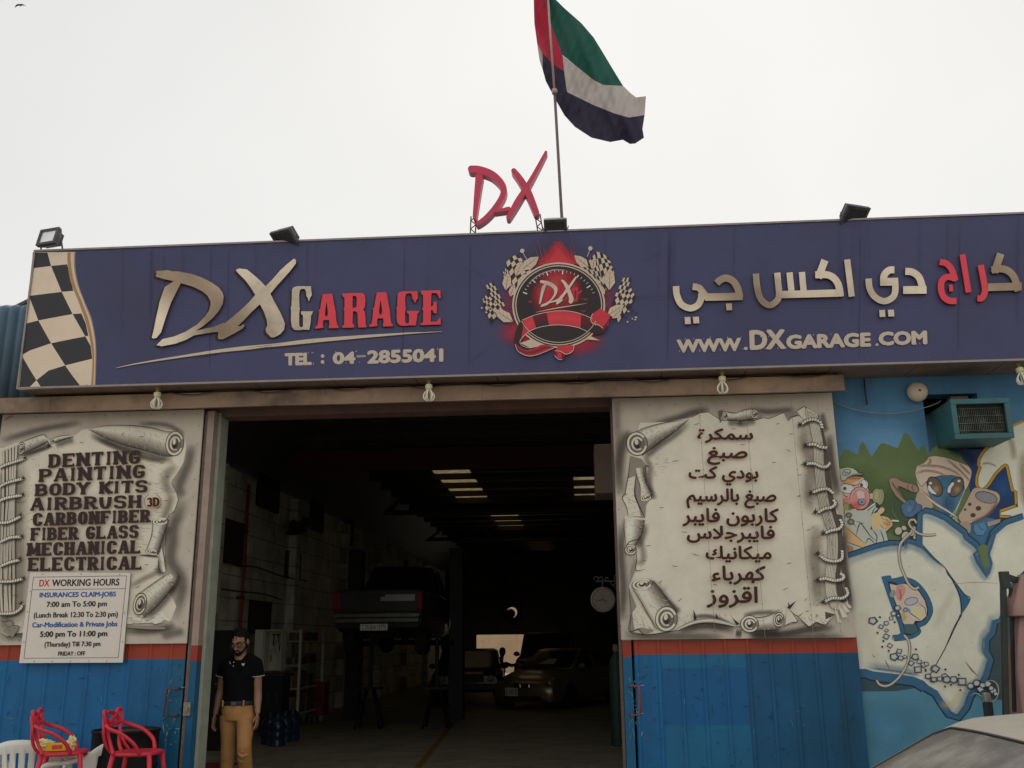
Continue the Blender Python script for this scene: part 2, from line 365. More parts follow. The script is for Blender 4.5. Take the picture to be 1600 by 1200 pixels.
def glyph(ch, T, H, W, Hh, serif=0.0):
    """outlined strokes [(points, widths)] of one letter in a box W x Hh, thick stems T, thin bars H"""
    out = []
    for r, sp in GLY[ch]:
        cl = sp[0] == 'c'; pts = [tuple(map(float, t.split(','))) for t in sp.lstrip('c').split()]
        P = [(T/2+x*(W-T), H/2+y*(Hh-H)) for x, y in pts]
        if ch in 'I1:.' : P = [(T/2+x*(W-T), H/2+y*(Hh-H)) for x, y in pts]
        if ch == 'I': P = [(W/2, H/2), (W/2, Hh-H/2)]
        if r: P = rounded(P, r, 5, cl)
        else:
            dx, dy = P[-1][0]-P[0][0], P[-1][1]-P[0][1]; L = math.hypot(dx, dy) or 1
            def ext(p, yy, sg):
                e = H/2 if abs(dy) > abs(dx)*.5 and yy in (0, 1) else (T*.35 if abs(dx) > abs(dy) and ch not in '-A' else 0)
                return (p[0]+sg*dx/L*e, p[1]+sg*dy/L*e)
            P = [ext(P[0], pts[0][1], -1)]+P[1:-1]+[ext(P[-1], pts[-1][1], 1)]
        of = offsets(P)
        w = [math.sqrt((T*o[3])**2+(H*o[2])**2) for o in of]
        if ch == 'A' and len(P) == 4:
            out += [(P[:2], [T*.62]*2), (P[2:], [T]*2), ([(P[1][0]-T*.3, P[1][1]), (P[2][0]+T*.45, P[2][1])], [H]*2)]
            if serif: out += [([(e-T*s_-serif, H*.45), (e+T*s_+serif, H*.45)], [H*.9]*2) for e, s_ in ((P[0][0], .35), (P[3][0], .5))]
            continue
        if ch in 'NMWXVK' and abs(P[-1][0]-P[0][0]) > T*.4: w = [T*(1.0 if (P[-1][1]-P[0][1])*(P[-1][0]-P[0][0]) < 0 else (.62 if ch in 'WMX' else .8))]*len(P)
        out.append((P, w))
        if serif and not r:
            for (p, e) in ((pts[0], P[0]), (pts[-1], P[-1])):
                if abs(P[-1][1]-P[0][1]) > abs(P[-1][0]-P[0][0])*.5 and p[1] in (0, 1):
                    yy = H*.5 if p[1] == 0 else Hh-H*.5
                    out.append(([(e[0]-T/2-serif, yy), (e[0]+T/2+serif, yy)], [H*.9]*2))
                elif abs(P[-1][1]-P[0][1]) < 1e-6 and p[0] in (0, 1) and p[1] in (0, 1) and ch in 'ETLFZ':
                    sg = 1 if p[1] == 0 else -1; yy = 0 if p[1] == 0 else Hh
                    if not (p[0] == 0 and ch in 'ELF'): out.append(([(e[0]+(0 if p[0] == 0 else -H*.2), yy), (e[0]+(0 if p[0] == 0 else -H*.2), yy+sg*Hh*.26)], [H*1.1, H*.5]))
    return out
def letters(art, items, base, height, T, H, c, serif=0, slant=0.0, halo=None, hw=0, spikes=0, k=8):
    """items: (char, x0, x1) in pixels; base: ((x,y),(x,y)) baseline; draws on art"""
    (ax, ay), (bx, by) = base
    for ph in ((0, 1) if halo else (1,)):
        y0s = [art.nl() for _ in range(k)]; n = 0
        for ch, x0, x1 in items:
            if ch == ' ': continue
            W = x1-x0
            by0 = ay+(by-ay)*((x0+x1)/2-ax)/(bx-ax); sl = (by-ay)/(bx-ax)
            for P, w in glyph(ch, min(T, W*.46), H, W, height, serif):
                pts = [(x0+x+slant*z, by0-z+sl*(x-W/2)) for x, z in P]
                ww = [v+(hw if ph == 0 else 0) for v in w]
                art.strip(pts, ww, y0s[n % k], halo if ph == 0 else c); n += 1
            if spikes and ph == 1:
                for _ in range(spikes):
                    x = x0+random.random()*W; up = random.random() < .45; z = height if up else 0; d = random.uniform(.08, .2)*height*(1 if up else -1)
                    p = (x+slant*z, by0-z); art.put([(p[0]-1.1, p[1]+.8*(1 if up else -1)), (p[0]+1.1, p[1]+.8*(1 if up else -1)), (p[0]+random.uniform(-2, 2), p[1]-d)], [(0, 1, 2)], [(*c[:3], 1)]*3, y0s[n % k]); n += 1
def spread(txt, x0, x1, wide={'I': .5, 'M': 1.35, 'W': 1.5, ' ': .55, ':': .45, '.': .4, 'N': 1.08, 'A': 1.1}, gap=.1):
    w = [wide.get(c, 1.0) for c in txt]; tot = sum(w)+gap*(len(txt)-1); u = (x1-x0)/tot; out = []; x = x0
    for c, a in zip(txt, w): out.append((c, x, x+a*u)); x += (a+gap)*u
    return out
_tc = {}
def textmesh(body, res=3):
    if body in _tc: return _tc[body]
    c = bpy.data.curves.new('t', 'FONT'); c.body = body; c.resolution_u = res
    o = bpy.data.objects.new('t', c); COL.objects.link(o); bpy.context.view_layer.update()
    me = bpy.data.meshes.new_from_object(o.evaluated_get(bpy.context.evaluated_depsgraph_get()))
    V = [(v.co.x, v.co.y) for v in me.vertices]; F = [tuple(p.vertices) for p in me.polygons]
    bpy.data.objects.remove(o); bpy.data.curves.remove(c); bpy.data.meshes.remove(me)
    xs = [v[0] for v in V]; ys = [v[1] for v in V]
    _tc[body] = (V, F, min(xs), max(xs), min(ys), max(ys)); return _tc[body]
def btext(art, body, box, c, bold=0, slope=0.0, slant=0.0, halo=None, hw=0):
    """built-in face fitted into box (x0, ytop, x1, ybottom) in pixels; bold = pixels of thickening"""
    V, F, a, b, d, e = textmesh(body); x0, y0, x1, y1 = box
    def lay(dx, dy, col):
        P = []
        for x, z in V:
            X = x0+(x-a)/(b-a)*(x1-x0); Y = y1-(z-d)/(e-d)*(y1-y0)
            P.append((X+slant*(y1-Y)+dx, Y+slope*(X-(x0+x1)/2)+dy))
        art.put(P, F, [(*col[:3], 1)]*len(P), art.nl())
    if halo:
        for dx, dy in ((-hw, 0), (hw, 0), (0, hw), (0, -hw)): lay(dx, dy, halo)
    for dx, dy in (((0, 0),) if not bold else ((-bold/2, -bold/4), (bold/2, -bold/4), (0, bold/4), (0, -bold/2)) if bold < 1.5 else [(bold/2*math.cos(k*.7854), bold/2*math.sin(k*.7854)*.8) for k in range(8)]+[(0, 0)]): lay(dx, dy, c)
# raised sign letters: solid shapes standing on a face
class Solid(MB):
    def sheet(s, pts, y, d, mi=0, hole=None):
        loops = [pts]+([hole] if hole else []); tri = geometry.tessellate_polygon([[Vector((p[0], p[1], 0)) for p in l] for l in loops])
        f = [PY(p[0], p[1], y) for l in loops for p in l]; s.add(f, [tuple(t) for t in tri], mi)
        for l in loops:
            N = len(l); f = [PY(p[0], p[1], y) for p in l]; s.add(f+[v+Vector((0, d, 0)) for v in f], [(i, (i+1) % N, N+(i+1) % N, N+i) for i in range(N)], mi+1)
    def rib(s, pts, w, y, d, mi=0):
        N = len(pts); ww = w if isinstance(w, (list, tuple)) else [w]*N
        if len(ww) == 2 and N != 2: ww = [ww[0]+(ww[1]-ww[0])*i/(N-1) for i in range(N)]
        of = offsets(pts)
        A = [(p[0]+o[0]*a/2, p[1]+o[1]*a/2) for p, o, a in zip(pts, of, ww)]; B = [(p[0]-o[0]*a/2, p[1]-o[1]*a/2) for p, o, a in zip(pts, of, ww)]
        P = [PY(a[0], a[1], y) for a in A]+[PY(b[0], b[1], y) for b in B]; M = len(P)
        vs = P+[v+Vector((0, d, 0)) for v in P]
        s.add(vs, [(i, i+1, N+i+1, N+i) for i in range(N-1)], mi)
        loop = list(range(N))+list(range(2*N-1, N-1, -1))
        s.add(vs, [(loop[i], loop[(i+1) % M], M+loop[(i+1) % M], M+loop[i]) for i in range(M)], mi+1)
# ================================================================== the setting
concrete = mat('concrete slab', (.30, .285, .235), .5, ns=2.5, na=.35, bump=.25, bs=40, dirt=(.1, .094, .08), da=.75, ds=1.3)
sand = mat('forecourt asphalt and sand', (.33, .305, .26), .9, ns=.6, na=.25, bump=.3, bs=25, dirt=(.15, .14, .125), da=.6, ds=.4)
g = MB(); g.add([(-900, -900, -.004), (900, -900, -.004), (900, 900, -.004), (-900, 900, -.004)], [(0, 1, 2, 3)])
tag(make('ground', g, sand), kind='structure')
g = MB(); g.add([(-6.3, .0, .004), (8.2, .0, .004), (8.2, 36, .004), (-6.3, 36, .004)], [(0, 1, 2, 3)])
tag(make('garage_floor', g, concrete), kind='structure')
yel = mat('worn yellow floor paint', (.25, .15, .02), .7, na=.4, ns=8, dirt=(.07, .06, .05), da=.9, ds=4)
g = MB(); a, b = PZ(650, 1204, 0), PZ(716, 1120, 0); a.z = b.z = .008; w = Vector((.05, 0, 0))
g.add([a-w, a+w, b+w, b-w], [(0, 1, 2, 3)])
tag(make('floor_marking', g, yel), kind='structure')
# ------------------------------------------------------------------ garage building
B = thing('garage_building', 'single storey workshop building with wide dark doorway and blue painted mural wall', 'garage building', (-1.6, 0, 0))
plaster_in = mat('dirty interior plaster', (.78, .765, .65), .85, ns=1.4, na=.3, bump=.2, bs=20, dirt=(.14, .13, .11), da=.7, ds=.9)
n_, l_ = plaster_in.node_tree.nodes, plaster_in.node_tree.links      # courses of blocks showing through the plaster
tc3 = n_.new('ShaderNodeTexCoord'); sx = n_.new('ShaderNodeSeparateXYZ'); cx3 = n_.new('ShaderNodeCombineXYZ'); bk = n_.new('ShaderNodeTexBrick'); ml = n_.new('ShaderNodeMixRGB'); ml.blend_type = 'MULTIPLY'; ml.inputs[0].default_value = 1
bk.inputs['Color1'].default_value = (1, 1, 1, 1); bk.inputs['Color2'].default_value = (.86, .86, .86, 1); bk.inputs['Mortar'].default_value = (.5, .5, .5, 1); bk.inputs['Scale'].default_value = 1; bk.inputs['Mortar Size'].default_value = .012; bk.inputs['Brick Width'].default_value = .8; bk.inputs['Row Height'].default_value = .4
l_.new(tc3.outputs['Object'], sx.inputs[0]); l_.new(sx.outputs[1], cx3.inputs[0]); l_.new(sx.outputs[2], cx3.inputs[1]); l_.new(cx3.outputs[0], bk.inputs['Vector'])
pb_ = n_['Principled BSDF']; src_ = pb_.inputs['Base Color'].links[0].from_socket; l_.new(src_, ml.inputs[1]); l_.new(bk.outputs['Color'], ml.inputs[2]); l_.new(ml.outputs[0], pb_.inputs['Base Color'])
wall_out = mat('blue wall paint', al(62, 106, 136), .65, ns=1.2, na=.18, bump=.25, bs=35, dirt=al(35, 62, 78), da=.6, ds=1.6, streak=True)
HX0, HX1, HZ0, HZ1 = 3.32, 3.83, 3.26, 3.86      # hole of the window air conditioner
m = MB()
m.box(-6.5, -5.42, 0, .2, 0, 4.6); m.box(-5.42, -3.62, 0, .2, 0, 5.3); m.box(-3.62, .36, 0, .2, 3.86, 5.3)
m.box(.36, HX0, 0, .2, 0, 5.3); m.box(HX1, 8.4, 0, .2, 0, 5.3); m.box(HX0, HX1, 0, .2, 0, HZ0); m.box(HX0, HX1, 0, .2, HZ1, 5.3)
make('front_wall', m, wall_out, B)
m = MB(); m.box(-6.5, -6.3, .2, 36, 0, 4.7)
for k in range(7): m.box(-6.3, -6.12, 2.2+4.6*k, 2.5+4.6*k, 0, 4.65)          # pilasters
make('side_wall', m, plaster_in, B)
m = MB(); m.box(8.2, 8.4, .2, 36, 0, 5.5); make('side_wall', m, plaster_in, B)
# back wall with a door opening and a round fan hole
BY = 36.0
d0 = PY(744, 992, BY); d1 = PY(868, 1060, BY); fc = PY(800, 957, BY)
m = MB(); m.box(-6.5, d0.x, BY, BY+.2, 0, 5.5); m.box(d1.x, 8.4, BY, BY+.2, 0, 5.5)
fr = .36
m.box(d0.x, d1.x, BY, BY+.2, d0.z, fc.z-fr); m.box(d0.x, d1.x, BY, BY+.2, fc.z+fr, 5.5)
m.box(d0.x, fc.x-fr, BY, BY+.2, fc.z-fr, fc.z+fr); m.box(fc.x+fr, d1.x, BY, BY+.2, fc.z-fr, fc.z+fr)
make('rear_wall', m, mat('shade darkened rear wall', (.09, .085, .075), .85, ns=1.4, na=.3, dirt=(.03, .03, .025), da=.8, ds=.9), B)  # deep shade at the rear is put into a darker base colour
# roof: corrugated sheet, purlins below and translucent sheets let in between
roofm = mat('corrugated roof sheet', (.10, .098, .095), .5, .3, ns=2, na=.25, dirt=(.05, .04, .03), da=.6)
steel = mat('dark purlin steel', (.05, .035, .03), .6, .2, ns=4, na=.3)
tm, tn, tl, tb = nodes('translucent roof sheet')
ts = tn.new('ShaderNodeBsdfTranslucent'); ts.inputs['Color'].default_value = (.62, .5, .3, 1)
tz = tn.new('ShaderNodeTexNoise'); tz.inputs['Scale'].default_value = 6; tc2 = tn.new('ShaderNodeTexCoord'); tl.new(tc2.outputs['Object'], tz.inputs['Vector'])
tr = tn.new('ShaderNodeValToRGB'); tr.color_ramp.elements[0].color = (.04, .03, .015, 1); tr.color_ramp.elements[1].color = (.22, .17, .10, 1)
tl.new(tz.outputs['Fac'], tr.inputs[0]); tl.new(tr.outputs[0], ts.inputs['Color']); tl.new(ts.outputs[0], tn['Material Output'].inputs['Surface'])
def clearer(m0):
    m = m0.copy(); m.name = 'added front skylight sheet'; r_ = m.node_tree.nodes[tr.name].color_ramp; r_.elements[0].color = (.5, .45, .32, 1); r_.elements[1].color = (.75, .7, .55, 1); return m
tm2 = clearer(tm)  # clearer sheet for the two added front openings, to let in more light
RZ = 5.5
holes = [(-4.9, -3.5, 1.0, 5.6), (.3, 1.5, 1.0, 5.6), (-2.5, -1.95, 7.15, 7.3), (-3.45, -2.55, 13.0, 17.6), (-2.85, -1.95, 20.2, 25.4), (-2.1, -1.15, 28.6, 32.8), (-.12, .8, 13.6, 17.6)]  # first two openings are added out of view to brighten the interior
xs = sorted({-5.0, 8.4}|{h[0] for h in holes}|{h[1] for h in holes}); ys = sorted({.0, 36.2}|{h[2] for h in holes}|{h[3] for h in holes})
m = MB()
for i in range(len(xs)-1):
    for j in range(len(ys)-1):
        cx, cy = (xs[i]+xs[i+1])/2, (ys[j]+ys[j+1])/2
        if any(h[0] < cx < h[1] and h[2] < cy < h[3] for h in holes): continue
        m.box(xs[i], xs[i+1], ys[j], ys[j+1], RZ, RZ+.04)
m.add([(-6.6, 0, 4.7), (-6.6, 36.2, 4.7), (-5, 36.2, RZ), (-5, 0, RZ), (-6.6, 0, 4.74), (-6.6, 36.2, 4.74), (-5, 36.2, RZ+.04), (-5, 0, RZ+.04)], [(0, 1, 2, 3), (4, 5, 6, 7), (0, 3, 7, 4), (0, 1, 5, 4), (1, 2, 6, 5)])
for k in range(185): y = .3+k*.193; m.box(-4.9, 8.2, y, y+.05, RZ-.02, RZ-.001) if not any(h[2]-.1 < y < h[3]+.05 for h in holes) else None
rf = make('roof', m, roofm, B)
for h in holes:
    m = MB(); n = 26
    P = []; 
    for k in range(n+1):
        y = h[2]+(h[3]-h[2])*k/n; z = RZ+.02+.018*math.sin(k*math.pi); z = RZ+.02+(.016 if k % 2 else -.016)
        P += [(h[0], y, z), (h[1], y, z)]
    m.add(P, [(2*k, 2*k+1, 2*k+3, 2*k+2) for k in range(n)]); make('skylight_sheet', m, tm2 if h[2] < 2 else tm, rf)
for k in range(26):
    y = .9+k*1.38; m = MB(); m.box(-5, 8.2, y, y+.09, RZ-.165, RZ-.024); make('purlin', m, steel, rf)
for y in (9.2, 18.3, 26.0):
    m = MB(); m.box(-5.7, 8.2, y, y+.18, RZ-(.62 if y < 10 else .34), RZ-.22); make('roof_girder', m, mat('maroon girder paint', (.09, .02, .025), .6, na=.3), rf)
# door posts, painted
jamb = mat('pinkish door post paint', al(132, 116, 106), .7, ns=5, na=.2, bump=.3, bs=80, dirt=al(84, 74, 66), da=.6, ds=4, streak=True)
groove = mat('rusty brown channel', al(98, 84, 75), .8, ns=30, na=.35, bump=.3)
bred = mat('red band paint', al(120, 42, 30), .6, ns=4, na=.15, dirt=al(110, 44, 34), da=.5)
bblue = mat('blue door paint', al(12, 72, 104), .5, ns=3, na=.18, dirt=al(12, 50, 80), da=.6, ds=2.5, streak=True)
edgew = mat('greenish white edge', al(128, 132, 118), .7, na=.2)
for nm, x0, x1, gx0, gx1, ex0, ex1 in (('door_post', -3.665, -3.6, -3.70, -3.668, -3.597, -3.565), ('door_post', .36, .44, .44, .47, .335, .357)):
    m = MB()
    for z0, z1, mi in ((1.6, 3.86, 0), (1.46, 1.6, 1), (0, 1.46, 2)): m.box(x0, x1, -.1, .2, z0, z1, mi=mi)
    m.box(gx0, gx1, -.085, -.001, 0, 3.86, mi=3); m.box(ex0, ex1, .0, .2, 0, 3.86, mi=4 if x0 < 0 else 3)
    make(nm, m, [jamb, bred, bblue, groove, edgew], B)
m = MB(); m.box(-3.56, .33, -.012, .21, 3.82, 3.92); m.box(-3.72, -3.561, -.012, -.001, 3.862, 3.96)
make('lintel', m, mat('purplish lintel paint', al(84, 62, 56), .7, ns=5, na=.3), B)
# sliding door rail cover
beamm = mat('brown rail cover paint', al(124, 102, 82), .5, ns=2, na=.3, dirt=al(40, 34, 29), da=1.0, ds=1.1, streak=False, bump=.08, bs=4)
m = MB(); m.box(-7.2, 2.515, -.3, -.27, 3.86, 4.0); m.box(-7.2, 2.515, -.268, -.003, 3.97, 4.0); m.box(-7.2, 2.515, -.312, -.268, 3.845, 3.859)
for x in (-5.2, -3.02, -.9, 1.2): m.box(x, x+.006, -.304, -.3005, 3.861, 3.999)
rail = make('rail_cover', m, beamm, B, bevel=.004)
for k in range(9): x = -5.2+k*.92; m = MB(); m.box(x, x+.05, -.262, -.125, 3.875, 3.968); make('rail_bracket', m, steel, B)
# ------------------------------------------------------------------ neighbouring shed with ribbed cladding
m = MB(); P0 = []
for k in range(20*8+1): P0.append((-5.45-k*(.118/8), -.06-.035*abs(math.sin(math.pi*k/8))))
bot = [(x, y, 4.004) for x, y in P0]; lines = [bot]
for dy, z in ((0, 4.98), (.012, 5.03), (.04, 5.07), (.10, 5.10), (.3, 5.115)): lines.append([(x, y+dy+(.0 if dy < .2 else 0), z) for x, y in P0])
for A, Bb in zip(lines, lines[1:]):
    nn = len(A); m.add(A+Bb, [(i, i+1, nn+i+1, nn+i) for i in range(nn-1)])
o = make('ribbed_fascia', m, mat('slate blue cladding', al(66, 86, 100), .45, .2, ns=3, na=.15, dirt=al(44, 58, 66), da=.5, ds=3, streak=True), smooth=True, angle=50, weld=True, solid=.003)
tag(o, 'slate blue ribbed metal fascia with curved top beside the chequered end of the sign', 'metal fascia')
# rear yard wall seen through the far doorway
Y = thing('yard_wall', 'tan rendered yard wall seen through the bright far doorway', 'wall', (-4, 45, 0))
m = MB(); m.box(-14, 8, 45, 45.25, 0, 5.2); m.box(-14, 8, 44.96, 45.29, 5.2, 5.3)
make('wall_face', m, mat('tan render', (.62, .42, .26), .9, ns=1, na=.15, bump=.3, dirt=(.4, .27, .17), da=.4), Y)
# ================================================================== the long fascia sign
SY = -.5
S = thing('fascia_sign', 'long blue box sign over the doorway with silver and red raised lettering', 'sign', (-.6, -.3, 4.04))
blue = al(54, 54, 85); sblue = mat('printed blue sign face', blue, .5, ns=.9, na=.13, dirt=al(44, 46, 68), da=.75, ds=.7, bump=.03, bs=2)
soff = mat('grubby sign soffit', al(104, 88, 76), .7, ns=2.5, na=.25, dirt=al(54, 46, 40), da=.7, ds=2)
m = MB(); m.box(-5.42, 6.4, SY, -.02, 4.05, 5.47); make('sign_face', m, sblue, S)
m = MB(); fw = .018
m.box(-5.44, 6.42, SY-.012, SY+.03, 5.471, 5.49); m.box(-5.44, 6.42, SY-.012, SY+.03, 4.03, 4.049); m.box(-5.44, -5.421, SY-.012, SY+.03, 4.0495, 5.4705); m.box(-5.44, 6.42, SY+.031, -.02, 5.472, 5.485)
make('sign_frame', m, mat('weathered aluminium trim', al(120, 112, 108), .45, .5, ns=9, na=.2), S)
m = MB()
x = -5.42
while x < 6.3: w = .78; m.box(x, x+w-.008, SY+.032, -.02, 4.034, 4.0485); x += w
make('sign_soffit', m, soff, S)
# --- printed artwork: chequered end, swoosh, emblem, drop shadows
A = Art(SY-.0006); cream = al(190, 172, 152); dk = al(48, 47, 50); cream2 = al(170, 150, 132)
yb = A.nl()
edge = catmull(q('448,205 448,300 468,400 505,500 545,600 565,700 572,800 570,900 560,1000', 'CH'), 6)
A.poly(q('195,205', 'CH')+edge+q('110,1026', 'CH'), cream, yb)
yc = A.nl()
for sp in ('195,208 282,208 304,288 192,302', '304,288 400,278 416,350 436,436 367,442', '172,466 367,442 432,574 228,612', '432,574 484,571 510,630 526,703 508,707',
           '150,632 228,612 304,748 180,790 137,814', '304,748 400,728 508,707 540,765 549,840 388,880', '135,830 175,900 217,968 175,1010 113,1024', '217,968 290,910 388,880 430,940 478,1002 250,1019'):
    A.poly(q(sp, 'CH'), dk, yc)
for sp, w, c in (('412,208 412,270 430,380 478,500 520,620 548,740 560,850 552,1000', 5.2, al(142, 112, 80)), ('432,208 430,300 452,400 492,500 532,610 556,720 566,830 560,1000', 2.4, al(186, 160, 130)), ('444,208 444,300 464,400 502,500 542,604 564,706 571,810 566,1000', 1.6, al(120, 112, 112))):
    A.stroke(catmull(q(sp, 'CH'), 5), w, c)
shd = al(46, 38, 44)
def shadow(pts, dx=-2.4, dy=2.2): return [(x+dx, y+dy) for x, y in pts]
DXP = ['318,302 230,360 205,430 175,520 172,548 150,640 120,790 105,845 120,855 150,850 195,795 215,730 240,650 290,510 345,400 385,322 345,285',
 '145,210 160,204 265,198 300,210 350,208 480,232 580,265 680,315 750,365 785,410 797,450 788,520 750,590 690,660 600,735 530,780 520,820 430,870 330,905 200,930 150,918 210,860 320,835 430,790 540,720 610,650 655,590 672,530 668,490 640,440 590,400 510,360 440,338 385,322 318,302 230,285 150,262 143,245 153,232',
 '522,782 640,755 700,742 802,702 780,790 690,795 590,812 512,824',
 '920,190 950,182 1020,190 1100,255 1160,310 1200,352 1245,425 1290,510 1345,610 1375,680 1386,715 1378,770 1340,815 1280,845 1250,843 1205,795 1200,765 1218,725 1210,670 1180,590 1145,525 1100,435 1060,370 1010,300 940,230 918,205',
 '1470,88 1485,92 1493,105 1490,135 1440,200 1380,270 1310,345 1245,425 1145,525 1060,605 1000,670 945,725 930,735 960,735 975,722 995,720 998,735 980,758 900,805 790,862 750,862 740,845 745,800 750,755 800,712 860,665 950,590 1040,505 1100,435 1200,352 1270,280 1340,200 1400,145']
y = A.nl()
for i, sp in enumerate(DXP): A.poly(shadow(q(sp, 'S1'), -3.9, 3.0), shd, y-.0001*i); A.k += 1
sw = catmull([(181, 575), (220, 567), (290, 556), (345, 548), (400, 542), (440, 538), (483, 533), (552, 527), (605, 523), (649, 520), (691, 518)], 5)
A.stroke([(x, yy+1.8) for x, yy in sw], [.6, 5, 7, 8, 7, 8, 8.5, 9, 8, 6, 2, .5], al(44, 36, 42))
A.stroke(sw, [.5, 3.5, 5.5, 6, 4.5, 5.5, 6.5, 6.5, 6, 4.4, 1.6, .4], al(172, 158, 140))
y = A.nl()
for a_, b_, w in (((300, 560.5), (345, 553), .9), ((372, 550), (425, 541), 1.2), ((385, 543.5), (440, 537.5), .8), ((450, 540.5), (520, 533.5), 1.0), ((560, 529.5), (612, 526), .8), ((640, 519), (690, 516.8), 1.6)):
    A.stroke(resample([a_, b_], 5), [.2, w, .2], al(40, 34, 42), y)
GP = {'G': ((142, 98, 335, 492), '150,130 165,108 200,98 320,98 326,180 312,200 300,238 292,205 278,185 274,140 262,122 235,122 220,135 214,180 216,270 220,300 214,340 214,440 220,460 235,466 248,455 248,360 230,345 232,322 338,322 330,345 320,360 318,400 312,450 305,488 250,486 210,492 170,488 148,460 140,400 142,320 138,290 145,270', None),
 'A': ((355, 165, 568, 478), '425,170 505,165 515,190 528,270 540,330 545,400 552,440 568,462 565,472 480,474 478,455 485,440 480,400 430,402 425,440 432,470 358,478 355,465 378,445 385,400 392,320 385,318 402,300 412,230', '457,235 443,345 450,368 466,365 472,335'),
 'R': ((598, 158, 818, 470), '600,165 700,158 780,160 800,180 806,230 800,285 785,310 800,325 806,380 808,440 818,450 812,465 745,468 738,440 735,340 720,322 695,322 690,430 705,445 705,468 600,470 598,455 615,440 618,330 612,300 620,280 618,200 600,185', '692,185 690,290 715,292 728,270 728,200 715,185'),
 'E': ((1298, 134, 1478, 446), '1302,138 1475,134 1478,205 1465,208 1455,180 1440,160 1395,160 1390,280 1410,270 1415,240 1440,235 1445,300 1440,345 1412,335 1408,315 1392,310 1388,415 1440,415 1465,385 1476,375 1478,440 1300,446 1298,432 1320,420 1322,320 1312,300 1322,280 1320,180 1302,165', None)}
GAR = [('G', 142, 98, 335, 492), ('A', 355, 165, 568, 478), ('R', 598, 158, 818, 470), ('A', 838, 150, 1052, 462), ('G', 1086, 143, 1284, 452), ('E', 1298, 134, 1478, 446)]
def gar(t):
    ch, x0, y0, x1, y1 = t; (a, b, c, d), sp, h = GP[ch]
    f = lambda s: [(CROP['S2'][0]+(x0+(float(u.split(',')[0])-a)/(c-a)*(x1-x0))/5.714, CROP['S2'][1]+(y0+(float(u.split(',')[1])-b)/(d-b)*(y1-y0))/5.714) for u in s.split()]
    return f(sp), f(h) if h else None
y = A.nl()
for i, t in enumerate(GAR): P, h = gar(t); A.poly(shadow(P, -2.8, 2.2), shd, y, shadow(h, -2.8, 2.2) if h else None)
A.k += 1
wc = al(168, 154, 140)
def grunge(A, x0, x1, yf, h, n, c):
    y = A.nl()
    for _ in range(n):
        x = random.uniform(x0, x1); up = random.random() < .4; b = yf(x)-(h-1.2 if up else 1.6); d = random.uniform(1.5, 4)*(-1 if up else 1)
        A.put([(x-.7, b), (x+.7, b), (x+random.uniform(-1.5, 1.5), b+d)], [(0, 1, 2)], [(*c, 1)]*3, y)
for t, bx in (('TEL', '86,694 326,804'), (':', '408,706 438,790'), ('04', '514,684 716,794'), ('-', '724,716 812,732'), ('2855041', '822,662 1500,782')):
    b_ = q(bx, 'S2'); btext(A, t, (b_[0][0]+1.4, b_[0][1]+1.2, b_[1][0]-1.4, b_[1][1]-1.2), wc, bold=3.4, slope=-.028)
grunge(A, 446, 690, lambda x: 430+(806-.0268*(x-446)*5.714)/5.714-.8, 18.5, 26, wc)
for t, k, bx in (('WWW', 'S3', '98,824 652,938'), ('.', 'S3', '676,894 708,920'), ('DX', 'S3', '728,748 1034,914')): b_ = q(bx, k); btext(A, t, (b_[0][0]+1.6, b_[0][1]+1.2, b_[1][0]-1.6, b_[1][1]-1.2), wc, bold=4.2 if t == 'DX' else 3.6, slope=-.03, slant=-.03)
for t, b0, b1 in (('GARAGE', (1228.9, 521.5), (1361, 545)), ('.', q('272,896', 'S4')[0], q('302,916', 'S4')[0]), ('COM', q('304,786', 'S4')[0], q('736,908', 'S4')[0])): btext(A, t, (b0[0]+1.6, b0[1]+1.2, b1[0]-1.6, b1[1]-1.2-(1.5 if t == 'GARAGE' else 0)), wc, bold=3.8, slope=-.03, slant=-.03)
grunge(A, 1060, 1448, lambda x: 549.5-.0315*(x-1058), 20, 40, wc)
for x in (330, 632, 735, 1046, 1345, 1500): A.soft([(x, 396-.038*(x-52)), (x-1.5, 470), (x-3, 603-.0322*(x-31))], 2.2, al(40, 38, 62), .55)
for _ in range(26):
    x = random.uniform(130, 1600); z = 392-.038*(x-52); A.soft([(x, z), (x-1, z+random.uniform(30, 110)), (x-2, z+random.uniform(110, 190))], random.uniform(3, 10), random.choice((al(44, 42, 66), al(74, 72, 100))), random.uniform(.12, .3))
y = A.nl()
for x in range(140, 1620, 47): A.ellipse(x, 391.5-.0380*(x-52)+5, .8, .8, al(96, 94, 112), n=6, y=y); A.ellipse(x-5, 608-.0322*(x-31)-4, .8, .8, al(92, 90, 108), n=6, y=y)
# --- emblem
E = lambda s: q(s, 'EM')
red = al(168, 48, 58); dred = al(96, 26, 34); blk = al(44, 36, 38); crm = al(172, 156, 138)
ec = E('765,585')[0]
A.radial(*ec, 100, 66, al(58, 52, 62), .75); A.radial(*E('755,270')[0], 62, 52, al(70, 60, 72), .7)
A.radial(*E('765,560')[0], 96, 70, al(186, 50, 60), 1.0); A.radial(*E('760,330')[0], 36, 46, red, .95); A.radial(*E('900,860')[0], 50, 28, red, .8); A.radial(*E('480,800')[0], 44, 26, red, .8)
A.poly(E('755,95 830,190 930,262 600,268 690,185'), red); A.soft(E('755,80 700,180 590,270'), 14, red, .7); A.soft(E('755,80 830,180 935,265'), 14, red, .7)
y = A.nl()
for k in range(46):
    an = random.uniform(0, 6.283); r0, r1 = random.uniform(62, 72), random.uniform(76, 100)
    p0 = (ec[0]+r0*math.cos(an)*1.05, ec[1]+r0*math.sin(an)*.92); p1 = (ec[0]+r1*math.cos(an)*1.05, ec[1]+r1*math.sin(an)*.92)
    A.stroke(resample([p0, p1], 3), [.9, .5, .1], al(120, 44, 58), y-.00002*(k % 5))
